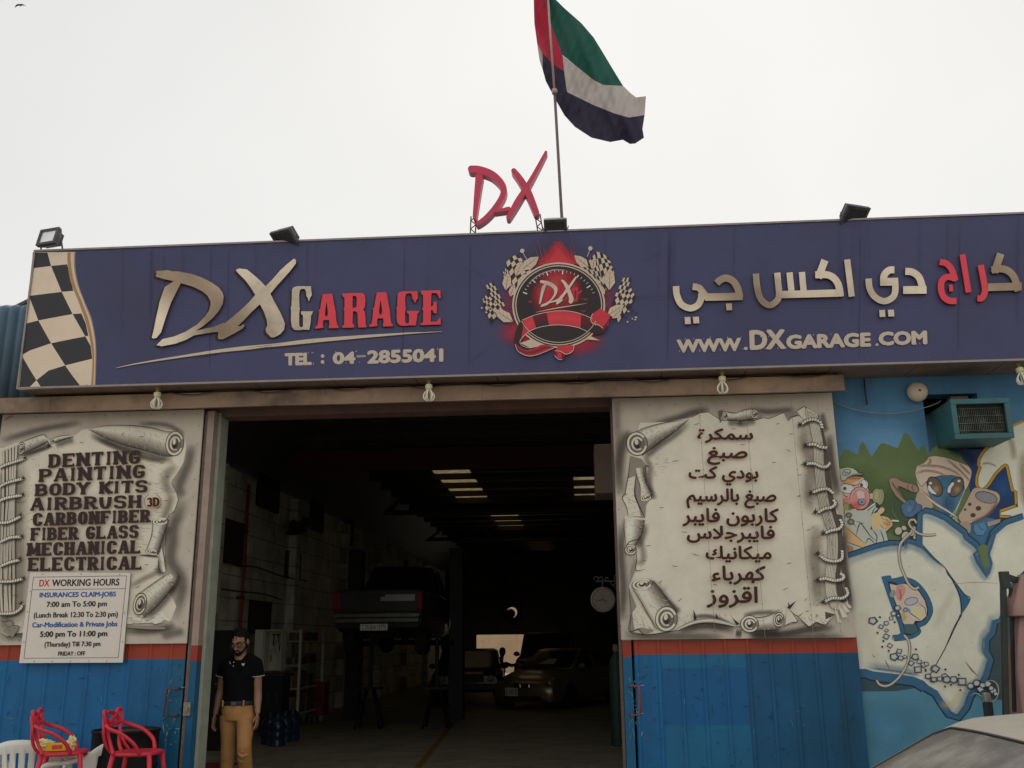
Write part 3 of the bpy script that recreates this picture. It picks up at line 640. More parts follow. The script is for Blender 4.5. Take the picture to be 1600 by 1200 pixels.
A.k += 2
for x in (575, 600, 640, 850, 868, 730, 770): A.stroke(resample(E(f'{x},{random.randint(70,130)} {x+40},240'), 3), [.2, .5, .5], al(150, 70, 78))
for tl, tr, br, bl_, bu in (('355,250', '450,190', '560,330', '420,470', -3), ('1000,240', '1060,165', '1140,470', '1060,400', 0), ('1060,165', '1160,220', '1200,330', '1120,480', -2),
                        ('195,430', '250,400', '345,590', '290,610', 0), ('170,540', '205,495', '330,620', '230,720', 0), ('1270,370', '1330,370', '1270,570', '1190,540', 0), ('1330,450', '1365,520', '1230,720', '1180,560', 0), ('330,330', '360,280', '400,440', '340,400', 0), ('930,280', '1000,270', '1130,490', '1060,440', 0)):
    A.checker(E(tl)[0], E(tr)[0], E(br)[0], E(bl_)[0], 4, 6, crm, blk, bu)
for k in range(30):      # loose chequers flying off the outer edges
    sx = random.choice((-1, 1)); cx = 765+sx*random.uniform(470, 610); cy = random.uniform(560, 730)+abs(abs(cx-765)-540)*-.4
    p = E(f'{cx},{cy}')[0]; r = random.uniform(1.2, 2.4); A.poly([(p[0]-r, p[1]), (p[0], p[1]-r*.8), (p[0]+r, p[1]+.3), (p[0], p[1]+r*.8)], random.choice((crm, blk)))
def leaf(s):
    P = E(s); (x0, z0), (x1, z1) = P[0], P[1]; dx, dz = x1-x0, z1-z0; w = .24
    A.poly([(x0, z0), (x0+dx*.35-dz*w, z0+dz*.35+dx*w), (x0+dx*.7-dz*w*.8, z0+dz*.7+dx*w*.8), (x1, z1), (x0+dx*.7+dz*w*.8, z0+dz*.7-dx*w*.8), (x0+dx*.35+dz*w, z0+dz*.35-dx*w)], crm)
    A.stroke(resample([(x0, z0), (x1, z1)], 3), [.9, .7, .2], al(96, 58, 52))
    y = A.nl()
    for t in (.3, .5, .7):
        for sg in (-1, 1): A.stroke([(x0+dx*t, z0+dz*t), (x0+dx*(t+.14)-dz*.15*sg, z0+dz*(t+.14)+dx*.15*sg)], .35, al(120, 84, 76), y)
for s in ('470,310 610,205', '430,360 480,240', '350,470 372,330', '385,520 420,420', '440,450 540,330', '1000,290 885,195', '1030,310 1040,215', '1160,470 1165,290', '1120,510 1080,420', '410,715 262,620', '1140,670 1275,580', '1180,690 1260,610'): leaf(s)
for s in ('480,160', '1012,140'):
    p = E(s)[0]; A.ellipse(*p, 3.4, 3.4, crm); A.stroke([(p[0]+(1 if p[0] < 870 else -1), p[1]+3), (p[0]+(7 if p[0] < 870 else -5), p[1]+13)], 1, crm)
A.poly(E('465,880 560,845 640,900 545,920'), crm); A.poly(E('900,830 1000,820 1090,860 960,850'), crm)
for rx, w, c in ((356, 3.0, crm), (344, 2.4, blk), (334, 2.2, crm), (326, 2.2, blk)): A.ring(*ec, rx/5, rx*.92/5, w, c, n=40)
yf = A.nl(); A.ellipse(*ec, 64.5, 59.5, blk, n=40, y=yf)
A.radial(*E('745,480')[0], 40, 36, red, 1.0); A.radial(*E('660,520')[0], 24, 30, red, .9); A.radial(*E('850,470')[0], 22, 26, red, .9); A.radial(*E('760,360')[0], 36, 14, red, .7)
y = A.nl()
for k in range(23):
    an = math.pi*(1.12+.76*k/22); r0 = 56.5 if k % 4 else 53; A.stroke([(ec[0]+r0*math.cos(an), ec[1]+r0*.92*math.sin(an)), (ec[0]+60*math.cos(an), ec[1]+60*.92*math.sin(an))], 1.6 if k % 4 == 0 else .7, al(205, 188, 180), y)
for t, bx in (('40', '525,548 555,565'), ('180', '945,530 990,545'), ('200', '940,622 975,636')):
    b_ = E(bx); btext(A, t, (b_[0][0], b_[0][1], b_[1][0], b_[1][1]), red)
A.poly(E('875,450 915,440 910,555 880,557'), red); A.poly(E('888,470 903,468 900,535 890,537'), dred); A.stroke(E('905,500 945,470'), 2.2, red)
def dxmap(sp, x0, y0, x1, y1, slant=0):
    return [(x0+(x-237)/(463-237)*(x1-x0), y0+(z-404)/(541-404)*(y1-y0)) for x, z in q(sp, 'S1')]
for sp in DXP: A.poly([(x+.9, z+.9) for x, z in dxmap(sp, 842, 432, 901, 480)], blk)
for sp in DXP: A.poly(dxmap(sp, 842, 431.5, 901, 479.5), al(178, 164, 150))
A.taper(E('585,640 760,605 985,570'), 1.6, crm)
A.radial(*E('700,420')[0], 30, 12, al(196, 120, 118), .22, rot=-25); A.soft(E('520,430 600,355 720,310 830,312'), 3, al(214, 196, 188), .5)
# ribbon
A.ribbon(E('480,700 600,655 760,628 900,640 1030,690'), E('530,790 620,755 760,738 900,755 990,790'), [(0, red), (.5, al(184, 56, 64)), (1, red)], 20)
A.ribbon(E('560,668 620,650 670,640'), E('590,765 640,750 690,742'), [(0, dred), (1, blk)], 5); A.ribbon(E('940,655 985,672 1030,690'), E('935,765 970,780 1000,795'), [(0, dred), (1, blk)], 5)
A.poly(E('480,700 530,790 470,850 440,920 415,880 425,800 450,730'), blk); A.poly(E('490,740 540,775 470,860 480,800'), red)
A.poly(E('1030,650 1090,610 1170,660 1150,740 1110,765 1060,735 1025,725 1015,690'), red); A.poly(E('1110,765 1170,670 1120,800 1060,815 1000,790 1030,740 1080,745'), blk); A.poly(E('1100,770 1160,690 1125,785'), dred)
A.poly(E('425,880 470,910 520,975 500,965 440,930'), dred); A.ribbon(E('440,900 500,935 580,920 640,890 735,915'), E('470,960 520,980 600,970 680,935 740,915'), [(0, red), (.5, dred), (1, red)], 12)
A.poly(E('755,905 850,895 885,900 865,960 820,968 780,945 740,940'), red); A.poly(E('740,940 780,945 820,968 800,1015 760,1005 732,975'), dred); A.poly(E('750,950 790,955 785,1005 755,995'), red)
for s in ('480,700 600,655 760,628 900,640 1030,690', '530,790 620,755 760,738 900,755 990,790', '530,790 470,850 470,890 540,918 620,890', '425,890 450,945 520,980 600,970 735,915', '1030,650 1015,690 1030,728 1070,735 1110,765', '735,940 780,945 825,968 875,940 885,900', '732,975 760,1005 790,1010'):
    A.stroke(catmull(E(s), 5), .7, al(205, 180, 170))
A.ring(*ec, 64, 58, 1.0, crm, a0=25, a1=155)
A.stroke(E('1345,512 1595,512'), .6, al(58, 52, 70)); A.stroke(E('1430,220 1570,165'), .7, al(64, 62, 86)); A.stroke(E('60,290 200,340'), .7, al(60, 58, 84)); A.stroke(E('60,1020 250,880'), .7, al(60, 58, 84))
A.build('printed_artwork', S, (PRINT, PRINTS))
# --- raised letters
gold = mat('brushed champagne letter face', al(182, 168, 148), .36, .45, ns=1.6, na=.3, dirt=al(104, 92, 84), da=.75, ds=1.25)
n_, l_ = gold.node_tree.nodes, gold.node_tree.links     # the print on the letter faces fades from silver to bronze in broad bands
wv = n_.new('ShaderNodeTexWave'); wv.wave_type = 'BANDS'; wv.bands_direction = 'DIAGONAL'; wv.inputs['Scale'].default_value = .24; wv.inputs['Distortion'].default_value = 1.6; wv.inputs['Detail'].default_value = 1; wt = n_.new('ShaderNodeTexCoord'); l_.new(wt.outputs['Object'], wv.inputs['Vector'])
wr = n_.new('ShaderNodeValToRGB'); wr.color_ramp.elements[0].position = .02; wr.color_ramp.elements[0].color = (.47, .41, .37, 1); wr.color_ramp.elements[1].position = .38; wr.color_ramp.elements[1].color = (1, 1, 1, 1); l_.new(wv.outputs['Fac'], wr.inputs[0])
wm = n_.new('ShaderNodeMixRGB'); wm.blend_type = 'MULTIPLY'; wm.inputs[0].default_value = 1; pb_ = n_['Principled BSDF']; l_.new(pb_.inputs['Base Color'].links[0].from_socket, wm.inputs[1]); l_.new(wr.outputs[0], wm.inputs[2]); l_.new(wm.outputs[0], pb_.inputs['Base Color'])
gside = mat('dark letter return', al(62, 52, 50), .6, na=.2)
rface = mat('red acrylic letter face', al(186, 52, 64), .35, ns=3, na=.12); rside = mat('dark red letter return', al(96, 30, 38), .5)
LD = .03
so_ = Solid()
for i, sp in enumerate(DXP): so_.sheet(q(sp, 'S1'), SY-LD-.0004*i, LD-.002)
make('silver_logo_lettering', so_, [gold, gside], S)
for i, t in enumerate(GAR):
    so_ = Solid(); P, h = gar(t); so_.sheet(P, SY-.022, .02, 0, h); make('silver_letter' if i == 0 else 'red_letter', so_, [gold, gside] if i == 0 else [rface, rside], S)
def sq(so, x0, y0, x1, y1, k, y): so.sheet(q(f'{x0},{y0} {x1},{y0-2} {x1+5},{y1-2} {x0+5},{y1}', k), y, LD-.004)
AS = [('silver_script_word', 0, [('90,370 97,445 135,525 210,560 275,535 305,480 308,432', 10.2, 1, 'S3'), ('233,374 285,383 322,425 350,458 400,466 470,464', 10.6, 1, 'S3'), ('440,345 470,318 520,300 580,325 620,385 640,468', 11, 1, 'S3'), ('340,464 400,464 664,458', 11.6, 0, 'S3')], [(520, 520, 570, 579, 'S3'), (163, 637, 213, 698, 'S3'), (235, 635, 286, 692, 'S3')]),
 ('silver_script_word', 0, [('778,262 790,380 820,480 890,534 950,505 978,450 970,340 962,254', 9.9, 1, 'S3'), ('1068,252 1088,445', 9.8, 0, 'S3'), ('1175,248 1192,440', 9.8, 0, 'S3'), ('975,444 1100,440 1532,428', 11.4, 0, 'S3'), ('1373,146 1316,300', 11.4, 0, 'S3'), ('1290,273 1390,272 1450,300 1490,360 1508,458', 11, 1, 'S3')], []),
 ('silver_script_letter', 0, [('1565,140 1605,460', 9.6, 0, 'S3')], []),
 ('silver_script_letter', 0, [('212,316 222,400 265,475 345,517 420,490 450,430 447,310', 10, 1, 'S4'), ('316,345 472,343', 12.2, 0, 'S4'), ('443,238 395,242 352,285 347,350', 11, 1, 'S4')], [(307, 597, 358, 659, 'S4'), (384, 595, 438, 655, 'S4')]),
 ('silver_script_letter', 0, [('540,252 600,257 660,300 690,380 700,448', 11, 1, 'S4'), ('521,418 730,416', 12, 0, 'S4')], []),
 ('red_script_letter', 1, [('848,168 905,180 955,235 987,335', 9.6, 1, 'S4'), ('1000,318 920,300 872,330 858,390 878,470 930,512 998,515', 9.8, 1, 'S4')], [(930, 372, 962, 432, 'S4')]),
 ('red_script_letter', 1, [('1050,100 1106,440', 9, 0, 'S4')], []), ('red_script_letter', 1, [('1213,195 1240,330 1252,430 1225,488 1184,492', 9.6, 1, 'S4')], []),
 ('silver_script_letter', 0, [('1392,93 1336,262', 11.6, 0, 'S4'), ('1310,240 1400,228 1470,255 1520,320 1547,428', 11.2, 1, 'S4'), ('1279,393 1580,385', 12, 0, 'S4')], [])]
for nm, rd, st, dots in AS:
    so_ = Solid()
    for n, (sp, w, sm, k) in enumerate(st):
        P = q(sp, k); P = catmull(P, 6) if sm else P
        so_.rib(P, w, SY-LD-.0005*n, LD-.002)
    for d in dots: sq(so_, *d, SY-LD)
    make(nm, so_, [rface, rside] if rd else [gold, gside], S)
# ------------------------------------------------------------------ rooftop letters and flag
D = thing('rooftop_letters', 'red cut out letters DX on two lattice posts above the sign', 'sign', (-.7, .4, 5.54))
rr_ = mat('rooftop letter red', al(172, 52, 76, .66), .4, ns=4, na=.12); rs_ = mat('rooftop letter side', al(190, 120, 130, .75), .5)
so_ = Solid()
for n, (sp, w, sm) in enumerate((('150,848 138,950 128,1042', (12, 6), 1), ('112,812 150,815 215,840 262,890 264,935 230,992 182,1045 142,1074', (11, 10.6, 11, 11.5, 11, 10, 9, 6), 1), ('225,1015 292,1002', (3.5, 6), 0), ('316,820 350,865 390,935 425,1022', (8, 11.5, 10.5, 9), 1), ('471,730 400,862 340,958 290,1044', (4, 9, 9.5, 7), 1))):
    P = q(sp, 'FL'); P = catmull(P, 6) if sm else P
    w = [x[0] for x in resample([(a, 0) for a in w], len(P))] if len(w) > 2 else list(w)
    so_.rib(P, w, .34-.002*n, .12)
    for e, ww in ((P[0], w[0]), (P[-1], w[-1])):
        so_.sheet([(e[0]+ww/2*math.cos(t*math.pi/6), e[1]+ww/2*math.sin(t*math.pi/6)) for t in range(12)], .3405-.002*n, .118)
make('letter_pair', so_, [rr_, rs_], D)
blkst = mat('dark red lattice steel', al(84, 36, 36), .6, na=.3)
for a_, b_ in (('123,1040', '113,1140'), ('430,1030', '468,1120')):
    p0 = PY(*q(a_, 'FL')[0], .4); p1 = PY(*q(b_, 'FL')[0], .4); p1.z = 5.5; m = MB()
    for s in (-.028, .028):
        m.bar(p0+Vector((s, 0, 0)), p1+Vector((s, 0, 0)), .013)
    for k in range(12):
        t0, t1 = k/12, (k+1)/12; u = -.028 if k % 2 else .028
        m.bar(p0.lerp(p1, t0)+Vector((u, 0, 0)), p0.lerp(p1, t1)+Vector((-u, 0, 0)), .009)
    make('lattice_post', m, blkst, D)
pole = thing('flagpole', 'thin dark flagpole standing behind the middle floodlight on the roof', 'flagpole', (-.1, .6, 5.54))
a_ = PY(879, 360, .6); b_ = PY(866.5, 143, .6); c_ = PY(852, -60, .6)
m = MB(); m.tube([Vector((a_.x, .6, 5.5)), a_, b_], [.018, .017, .016], 10); make('lower_tube', m, mat('dark pole paint', al(88, 76, 76), .5, .3), pole, smooth=True)
m = MB(); m.tube([b_, c_], [.014, .012], 8); m.lathe([(.03, 0), (.034, .03), (.03, .06), (.012, .07)], 10, Matrix.Translation(b_-Vector((0, 0, .03)))); make('upper_tube', m, mat('pale pole paint', al(140, 124, 120), .4, .4), pole, smooth=True)
fmats = [mat('flag red', al(160, 44, 62, .72), .8, na=.08), mat('flag green', al(34, 80, 70, .72), .8, na=.1), mat('flag white', al(164, 157, 152, .72), .8, na=.06), mat('flag black', al(48, 44, 62, .8), .8, na=.1)]
for fm in fmats:      # thin cloth: some sky light comes through
    n_, l_ = fm.node_tree.nodes, fm.node_tree.links; tb_ = n_.new('ShaderNodeBsdfTranslucent'); ms_ = n_.new('ShaderNodeMixShader'); ms_.inputs[0].default_value = .28; pb_ = n_['Principled BSDF']
    l_.new(pb_.inputs['Base Color'].links[0].from_socket, tb_.inputs['Color']); l_.new(pb_.outputs[0], ms_.inputs[1]); l_.new(tb_.outputs[0], ms_.inputs[2]); l_.new(ms_.outputs[0], n_['Material Output'].inputs['Surface'])
F = MB()
def wav(px, py):
    u = (px-835)/175
    return .66+.22*math.exp(-((px-858)/26)**2)+.30*u+.10*math.sin(px*.045+py*.030)+.055*math.sin(px*.085-py*.05)+.04*math.sin(px*.15+py*.03)+.018*math.sin(px*.31-py*.12+1)+.012*math.sin(px*.5+py*.2)
for mi, sp in enumerate(('405,-140 470,-140 470,0 480,60 500,130 530,210 552,270 558,342 500,305 455,255 428,205 415,110 412,0', '470,-140 520,-140 520,0 560,40 640,110 700,180 740,245 800,345 842,413 745,408 700,385 620,320 550,265 530,210 500,130 480,60 470,0', '552,268 620,320 700,385 745,408 842,413 880,450 905,468 952,462 945,553 870,565 800,545 700,505 572,442 558,342', '455,255 500,305 558,342 572,442 700,505 800,545 870,565 945,553 935,620 942,662 900,690 875,692 840,672 780,683 690,662 610,610 560,555 520,485 470,390 455,335')):
    P = q(sp, 'FL'); bm = bmesh.new(); fc_ = bm.faces.new([bm.verts.new((x, yy, 0)) for x, yy in P]); 
    bmesh.ops.triangulate(bm, faces=[fc_])
    for _ in range(4): bmesh.ops.subdivide_edges(bm, edges=[e for e in bm.edges if e.calc_length() > 4.5], cuts=1, use_grid_fill=False); bmesh.ops.triangulate(bm, faces=bm.faces[:])
    bm.verts.ensure_lookup_table(); bm.verts.index_update()
    F.add([PY(v.co.x, v.co.y, wav(v.co.x, v.co.y)) for v in bm.verts], [tuple(v.index for v in f.verts) for f in bm.faces], mi); bm.free()
P = q('428,205 455,255 455,335 440,290', 'FL'); F.add([PY(x, yy, wav(x, yy)+.05) for x, yy in P], [(0, 1, 2, 3)], 2)
fo = make('flag', F, fmats, smooth=True, weld=True); tag(fo, 'green white black and red flag drooping from the roof pole', 'flag')
# ================================================================== sliding doors
DY = -.12
doorblue = [mat('door blue left', al(10, 79, 122), .5, ns=2.5, na=.2, dirt=al(12, 58, 86), da=.9, ds=1.6, streak=True),
            mat('door blue worn', al(18, 82, 116), .5, ns=2.5, na=.18, dirt=al(12, 62, 84), da=.85, ds=1.8, streak=True),
            mat('door blue repaint', al(8, 73, 115), .45, ns=2, na=.12, dirt=al(8, 62, 94), da=.5, ds=2, streak=True),
            mat('door blue dark', al(12, 68, 100), .5, ns=2.5, na=.2, dirt=al(10, 50, 68), da=.85, ds=1.8, streak=True)]
dred_ = mat('door red stripe', al(130, 50, 32), .6, ns=3, na=.15, dirt=al(100, 42, 29), da=.5, ds=3)
def ribbed(x0, x1, y, zs, fm, pitch=.2, first=.06):
    """corrugated sheet: broad pans with narrow raised ribs"""
    X = [x0]; Yv = [y]; x = x0+first
    while x+.06 < x1:
        for dx, dy in ((0, 0), (.013, -.012), (.034, -.012), (.046, 0)): X.append(x+dx); Yv.append(y+dy)
        x += pitch
    X.append(x1); Yv.append(y); m = MB(); n = len(X)
    for j in range(len(zs)-1):
        for i in range(n-1):
            m.add([(X[i], Yv[i], zs[j]), (X[i+1], Yv[i+1], zs[j]), (X[i+1], Yv[i+1], zs[j+1]), (X[i], Yv[i], zs[j+1])], [(0, 1, 2, 3)], fm((X[i]+X[i+1])/2, (zs[j]+zs[j+1])/2))
    return m
bgd = al(162, 153, 140); paper = al(192, 182, 165); pdark = al(74, 67, 61); pmid = al(126, 117, 106); pink = al(50, 43, 40); pl2 = al(196, 187, 172)
def panel(name, parent, x0, x1, z0, z1):
    m = MB(); m.box(x0, x1, DY, DY+.02, z0, z1)
    return make(name, m, mat('painted door board', bgd, .65, ns=1.3, na=.16, dirt=al(118, 108, 98), da=.5, ds=.9, bump=.06, bs=6), parent)
def hatch(A, P, n, L, c=None, ang=None, jit=.5, w=.45):
    """pencil strokes scattered inside the pixel polygon P"""
    xs = [p[0] for p in P]; ys = [p[1] for p in P]; y = A.nl(); k = 0; t = 0
    while k < n and t < n*12:
        t += 1; x, z = random.uniform(min(xs), max(xs)), random.uniform(min(ys), max(ys)); ins = False
        for i in range(len(P)):
            (ax, ay), (bx, by) = P[i-1], P[i]
            if (ay > z) != (by > z) and x < (bx-ax)*(z-ay)/(by-ay)+ax: ins = not ins
        if not ins: continue
        a = (ang if ang is not None else random.uniform(0, 3.14))+random.uniform(-jit, jit); l = L*random.uniform(.5, 1.2)
        A.stroke([(x, z), (x+l*.5*math.cos(a)+.4, z+l*.5*math.sin(a)), (x+l*math.cos(a), z+l*math.sin(a))], [.1, w, .1], c or pdark, y-.00002*(k % 4)); k += 1
    A.k += 1
def roll(A, top, bot, k, e0=None, e1=None, dens=26, ang=1.2):
    """a drawn paper roll between two outlines; e = (cx, cy, rx, ry, rot) of a curled end"""
    T, Bt = q(top, k), q(bot, k); a, b, s = CROP[k]
    A.soft([(x+1.5, y+4) for x, y in Bt], 17, pink, .55)
    A.ribbon(T, Bt, [(0, pmid), (.14, paper), (.4, pl2), (.66, al(150, 140, 127)), (.88, al(102, 94, 85)), (1, al(76, 69, 62))], 18)
    P = resample(T, 8)+resample(Bt, 8)[::-1]; hatch(A, P, dens, 5.5, pdark, ang, .35); hatch(A, P, dens//2, 5, pl2, ang, .4)
    A.taper(T, 1.0, pink); A.taper(Bt, 1.5, pink)
    for e in (e0, e1):
        if not e: continue
        cx, cy, rx, ry, rot = e; cx, cy, rx, ry = a+cx/s, b+cy/s, rx/s, ry/s
        A.ellipse(cx, cy, rx, ry, pmid, rot); A.radial(cx, cy, rx, ry, pink, .4, rot=rot); A.ring(cx, cy, rx, ry, 1.1, pink, rot)
        A.ring(cx, cy, rx*.86, ry*.86, max(1.2, rx*.2), paper, rot, a0=20, a1=330); A.ring(cx, cy, rx*.66, ry*.66, .7, pink, rot); A.ring(cx+rx*.05, cy, rx*.5, ry*.5, max(1, rx*.18), paper, rot, a0=60, a1=340)
        A.ring(cx, cy, rx*.33, ry*.33, .6, pink, rot); A.radial(cx, cy+ry*.2, rx*.35, ry*.4, pink, .8, rot=rot); A.ellipse(cx-rx*.05, cy-ry*.15, rx*.18, ry*.25, paper, rot, 10)
def star(A, x, y, r, rot=0):
    P = []
    for i in range(12):
        a = rot+i*math.pi/6; rr = r*(1.5 if i % 4 == 0 else 1.0 if i % 2 == 0 else .45); P.append((x+rr*math.cos(a), y+rr*math.sin(a)))
    A.poly(P, pink)
def rope(A, pts, w):
    P = catmull(pts, 6); A.soft([(x+.8, y+w*.55) for x, y in pts], w*1.8, pink, .7); A.stroke(P, w*1.12, pink); A.stroke(P, w*.78, pmid)
    L = sum(math.hypot(b[0]-a[0], b[1]-a[1]) for a, b in zip(P, P[1:])); n = max(4, int(L/(w*.62))); Q = resample(P, n); of = offsets(Q); y = A.nl()
    for (x, z), o in zip(Q, of): A.ellipse(x-o[0]*w*.08, z-o[1]*w*.08, w*.27, w*.44, pl2, math.degrees(math.atan2(o[3], o[2]))+24, 8, y)
def spine(A, lines):
    for k, P in enumerate(lines):
        P = catmull(P, 6); A.stroke(P, 4.6, pdark); A.stroke([(x-.3, y) for x, y in P], 3.2, paper); A.stroke([(x+1.1, y) for x, y in P], 1.0, pmid); A.taper([(x-.6, y) for x, y in P[::4]], .7, pdark)
def dashes(A, s, k):
    y = A.nl()
    for t in s.split(';'):
        P = q(t, k); A.stroke(resample(P, 4), [.2, 1.0, .8, .2], pink, y)
def bolts(A, pts):
    y = A.nl()
    for x, z in pts: A.ellipse(x, z, .9, .9, al(92, 84, 76), n=7, y=y)
# ------------------------------------------------------------------ left door
LD_ = thing('sliding_door', 'left sliding door with English service list painted on a scroll above blue ribbed steel', 'sliding door', (-4.75, -.1, 0), group='painted sliding doors')
m = ribbed(-6.6, -3.72, -.085, [.02, 1.48, 1.625], lambda x, z: 1 if z > 1.48 else (2 if x > -3.92 else 0), first=.12)
make('steel_sheet', m, [doorblue[0], dred_, doorblue[1]], LD_)
m = MB(); m.box(-6.6, -3.722, -.06, -.04, .02, 3.87); make('door_leaf', m, mat('dark door back', (.05, .05, .05), .7), LD_)
panel('painted_board', LD_, -5.79, -3.705, 1.62, 3.872)
A = Art(DY-.0005)
PL = q('25,300 120,262 330,200 372,225 395,245 500,200 590,200 640,158 700,148 900,122 1200,145 1400,170 1455,260 1450,330 1435,410 1400,475 1345,560 1345,590 1375,640 1390,690', 'L1')+q('470,110 440,190 395,230 375,400 372,600 350,680 460,900 410,1020 290,1035 85,1038', 'L3')+q('100,1100 60,1120 0,1090', 'L2')+[(0, 700)]
A.soft(q('1500,260 1470,420 1400,600 1440,690', 'L1'), 26, pdark, .6); A.soft(q('500,80 480,200 440,300 430,420 420,560 500,700 480,880 440,1010', 'L3'), 30, pdark, .62)
A.soft(q('60,1085 300,1080 460,1040', 'L3'), 20, pdark, .7); A.soft([(60, 985), (0, 985)], 40, al(60, 58, 54), .8); A.soft([(0, 690), (60, 672), (130, 660)], 16, pdark, .55); A.soft([(215, 662), (260, 664), (290, 680)], 12, pdark, .5)
A.soft([(250, 995), (290, 985)], 22, pdark, .55)
A.poly(PL, paper); A.taper(PL[14:26], 1.1, pdark, sm=3)
A.soft(q('1380,420 1300,520 1300,600 1350,680', 'L1'), 24, pmid, .6); A.soft(q('420,60 400,150 330,300', 'L3'), 18, pmid, .6); A.soft([(30, 720), (26, 800), (30, 900), (26, 980)], 40, pmid, .75); A.soft([(10, 720), (8, 850), (8, 1000)], 36, pdark, .85)
A.soft(q('700,200 900,290 1150,380 1300,400', 'L1'), 14, pdark, .7); A.soft(q('120,370 260,330 400,290', 'L1'), 9, pdark, .6); A.soft(q('110,760 200,700 320,640 360,600', 'L3'), 14, pmid, .6)
hatch(A, q('800,260 1300,400 1400,470 1300,600 900,350', 'L1'), 60, 8, pmid, .1, .3); hatch(A, q('1150,560 1340,590 1370,650 1150,660', 'L1'), 30, 9, pmid, .0, .15); hatch(A, q('260,100 440,180 400,230 280,220', 'L3'), 24, 8, pmid, .1, .2)
hatch(A, q('110,280 240,280 220,480 130,600', 'L3'), 40, 8, pmid, .15, .25); hatch(A, [(30, 700), (60, 690), (60, 980), (36, 990)], 70, 6, pmid, .2, .5)
roll(A, '700,150 850,123 1050,125 1200,145 1300,168 1395,172', '690,155 830,225 1000,285 1150,322 1280,362 1350,366', 'L1', None, (1365, 265, 70, 98, 8), 90, 1.1)
roll(A, '150,258 250,222 340,194 368,220', '165,352 260,308 350,264 375,250', 'L1', (165, 302, 26, 48, 10), None, 26, 1.0); roll(A, '405,228 480,205 570,202', '420,262 500,232 575,212', 'L1', (405, 245, 14, 20, 0), None, 10, 1.0)
star(A, *q('382,282', 'L1')[0], 4.5, .4)
roll(A, '280,275 272,370 230,480', '395,275 362,370 322,505', 'L3', (338, 262, 60, 26, -6), (275, 490, 46, 22, 12), 36, .3); A.taper(q('180,515 260,520 330,530', 'L3'), 3, al(64, 56, 66))
roll(A, '350,450 365,520 380,640', '320,560 330,620 345,645', 'L3', None, None, 10, .4)
A.poly(q('88,960 215,995 350,930 415,1010 375,1005 300,1035 270,1025 85,1032', 'L3'), pl2); A.poly(q('85,1035 180,1052 300,1050 380,1060 370,1072 250,1074 88,1060', 'L3'), pmid); A.taper(q('85,1032 270,1025 300,1035 415,1012', 'L3'), 1, pink); A.taper(q('88,1060 250,1074 370,1072', 'L3'), 1, pink)
hatch(A, q('90,970 350,950 400,1005 90,1025', 'L3'), 40, 8, pdark, 2.7, .3)
roll(A, '150,820 260,745 340,690 410,648', '215,985 310,900 400,795 465,705', 'L3', (186, 882, 48, 84, 14), None, 60, .7); A.soft(q('470,650 470,720 400,810', 'L3'), 7, pink, .7); A.ring(*q('430,675', 'L3')[0], 8, 10, 1, pdark, 30, a0=-80, a1=90)
spine(A, [[(6+5*k, 704-2*k), (5+4.6*k+2*math.sin(k), 780), (3+4.6*k, 850), (2+4.6*k+1.5*math.sin(k*2), 920), (4+4.4*k, 962)] for k in range(5)])
for s in ('0,450 60,425 190,385', '0,600 60,570 180,540'): rope(A, q(s, 'L1'), 5.2); 
for s in ('0,60 60,38 165,20', '0,235 70,228 170,180', '0,385 80,350 165,345', '0,575 70,545 150,525', '0,695 90,692 180,672', '0,945 100,940 160,905 175,870'): rope(A, q(s, 'L2'), 5.4)
for s in ('195,378', '182,535'): star(A, *q(s, 'L1')[0], 3.4, .5)
for s in ('178,12', '160,172', '172,340', '155,515', '185,668', '165,862'): star(A, *q(s, 'L2')[0], 3.8, .9)
for s in ('0,1000 40,1010 90,1000 110,1060', '20,1080 90,1040 150,1050 100,1130'): A.poly(q(s, 'L2'), pmid); A.taper(q(s, 'L2'), 1, pink)
hatch(A, [(0, 965), (38, 965), (30, 1000), (0, 1000)], 40, 6, pink, .8, .6)
dashes(A, '620,258 655,257;860,333 895,325;1245,416 1280,418;1150,583 1190,582;1290,522 1325,523;530,528 555,522;950,200 970,175;1090,210 1125,213;30,85 105,40', 'L1'); dashes(A, '365,106 400,108;220,588 250,586;290,625 320,615;145,765 190,745;130,120 130,120', 'L3'); dashes(A, '100,800 145,796;235,210 262,206;105,75 210,70', 'L2')
brn = al(46, 36, 37); halo = al(128, 92, 62)
SVC = [('DENTING', 76, 219, 731, 724, 21), ('PAINTING', 61, 226, 753.5, 746.5, 20.5), ('BODY KITS', 55, 230, 775.5, 769, 19), ('AIRBRUSH', 47, 220, 798, 793.5, 20), ('CARBONFIBER', 51, 234, 822, 816, 20), ('FIBER GLASS', 48, 216, 845, 840.5, 20), ('MECHANICAL', 42, 219, 869, 864.5, 20.5), ('ELECTRICAL', 44, 221, 892.5, 890, 21)]
for t, x0, x1, y0, y1, h in SVC:
    it = spread(t, x0, x1, gap=.2 if len(t) < 9 else .16)
    W = (x1-x0)/len(t); letters(A, it, ((x0, y0), (x1, y1)), h, min(6.2, W*.37), 3.2, brn, serif=1.1, slant=.04, halo=halo, hw=.8, k=12)
letters(A, [('3', 230, 238), ('D', 239, 249)], ((230, 792), (249, 791)), 14, 3.4, 2.4, brn, serif=.6, halo=al(160, 96, 56), hw=1, k=6)
A.ring(238.5, 784, 13, 12.5, .7, pink, a0=115, a1=245); A.ring(238.5, 784, 13, 12.5, .7, pink, a0=-65, a1=65)
bolts(A, [(309-.079*(z-690)*1.0, z) for z in range(665, 1000, 28)]+[(x, 652-.017*x) for x in range(20, 310, 36)])
A.build('scroll_painting', LD_)
hm = mat('rusty handle steel', al(84, 62, 56), .6, .4, ns=20, na=.4)
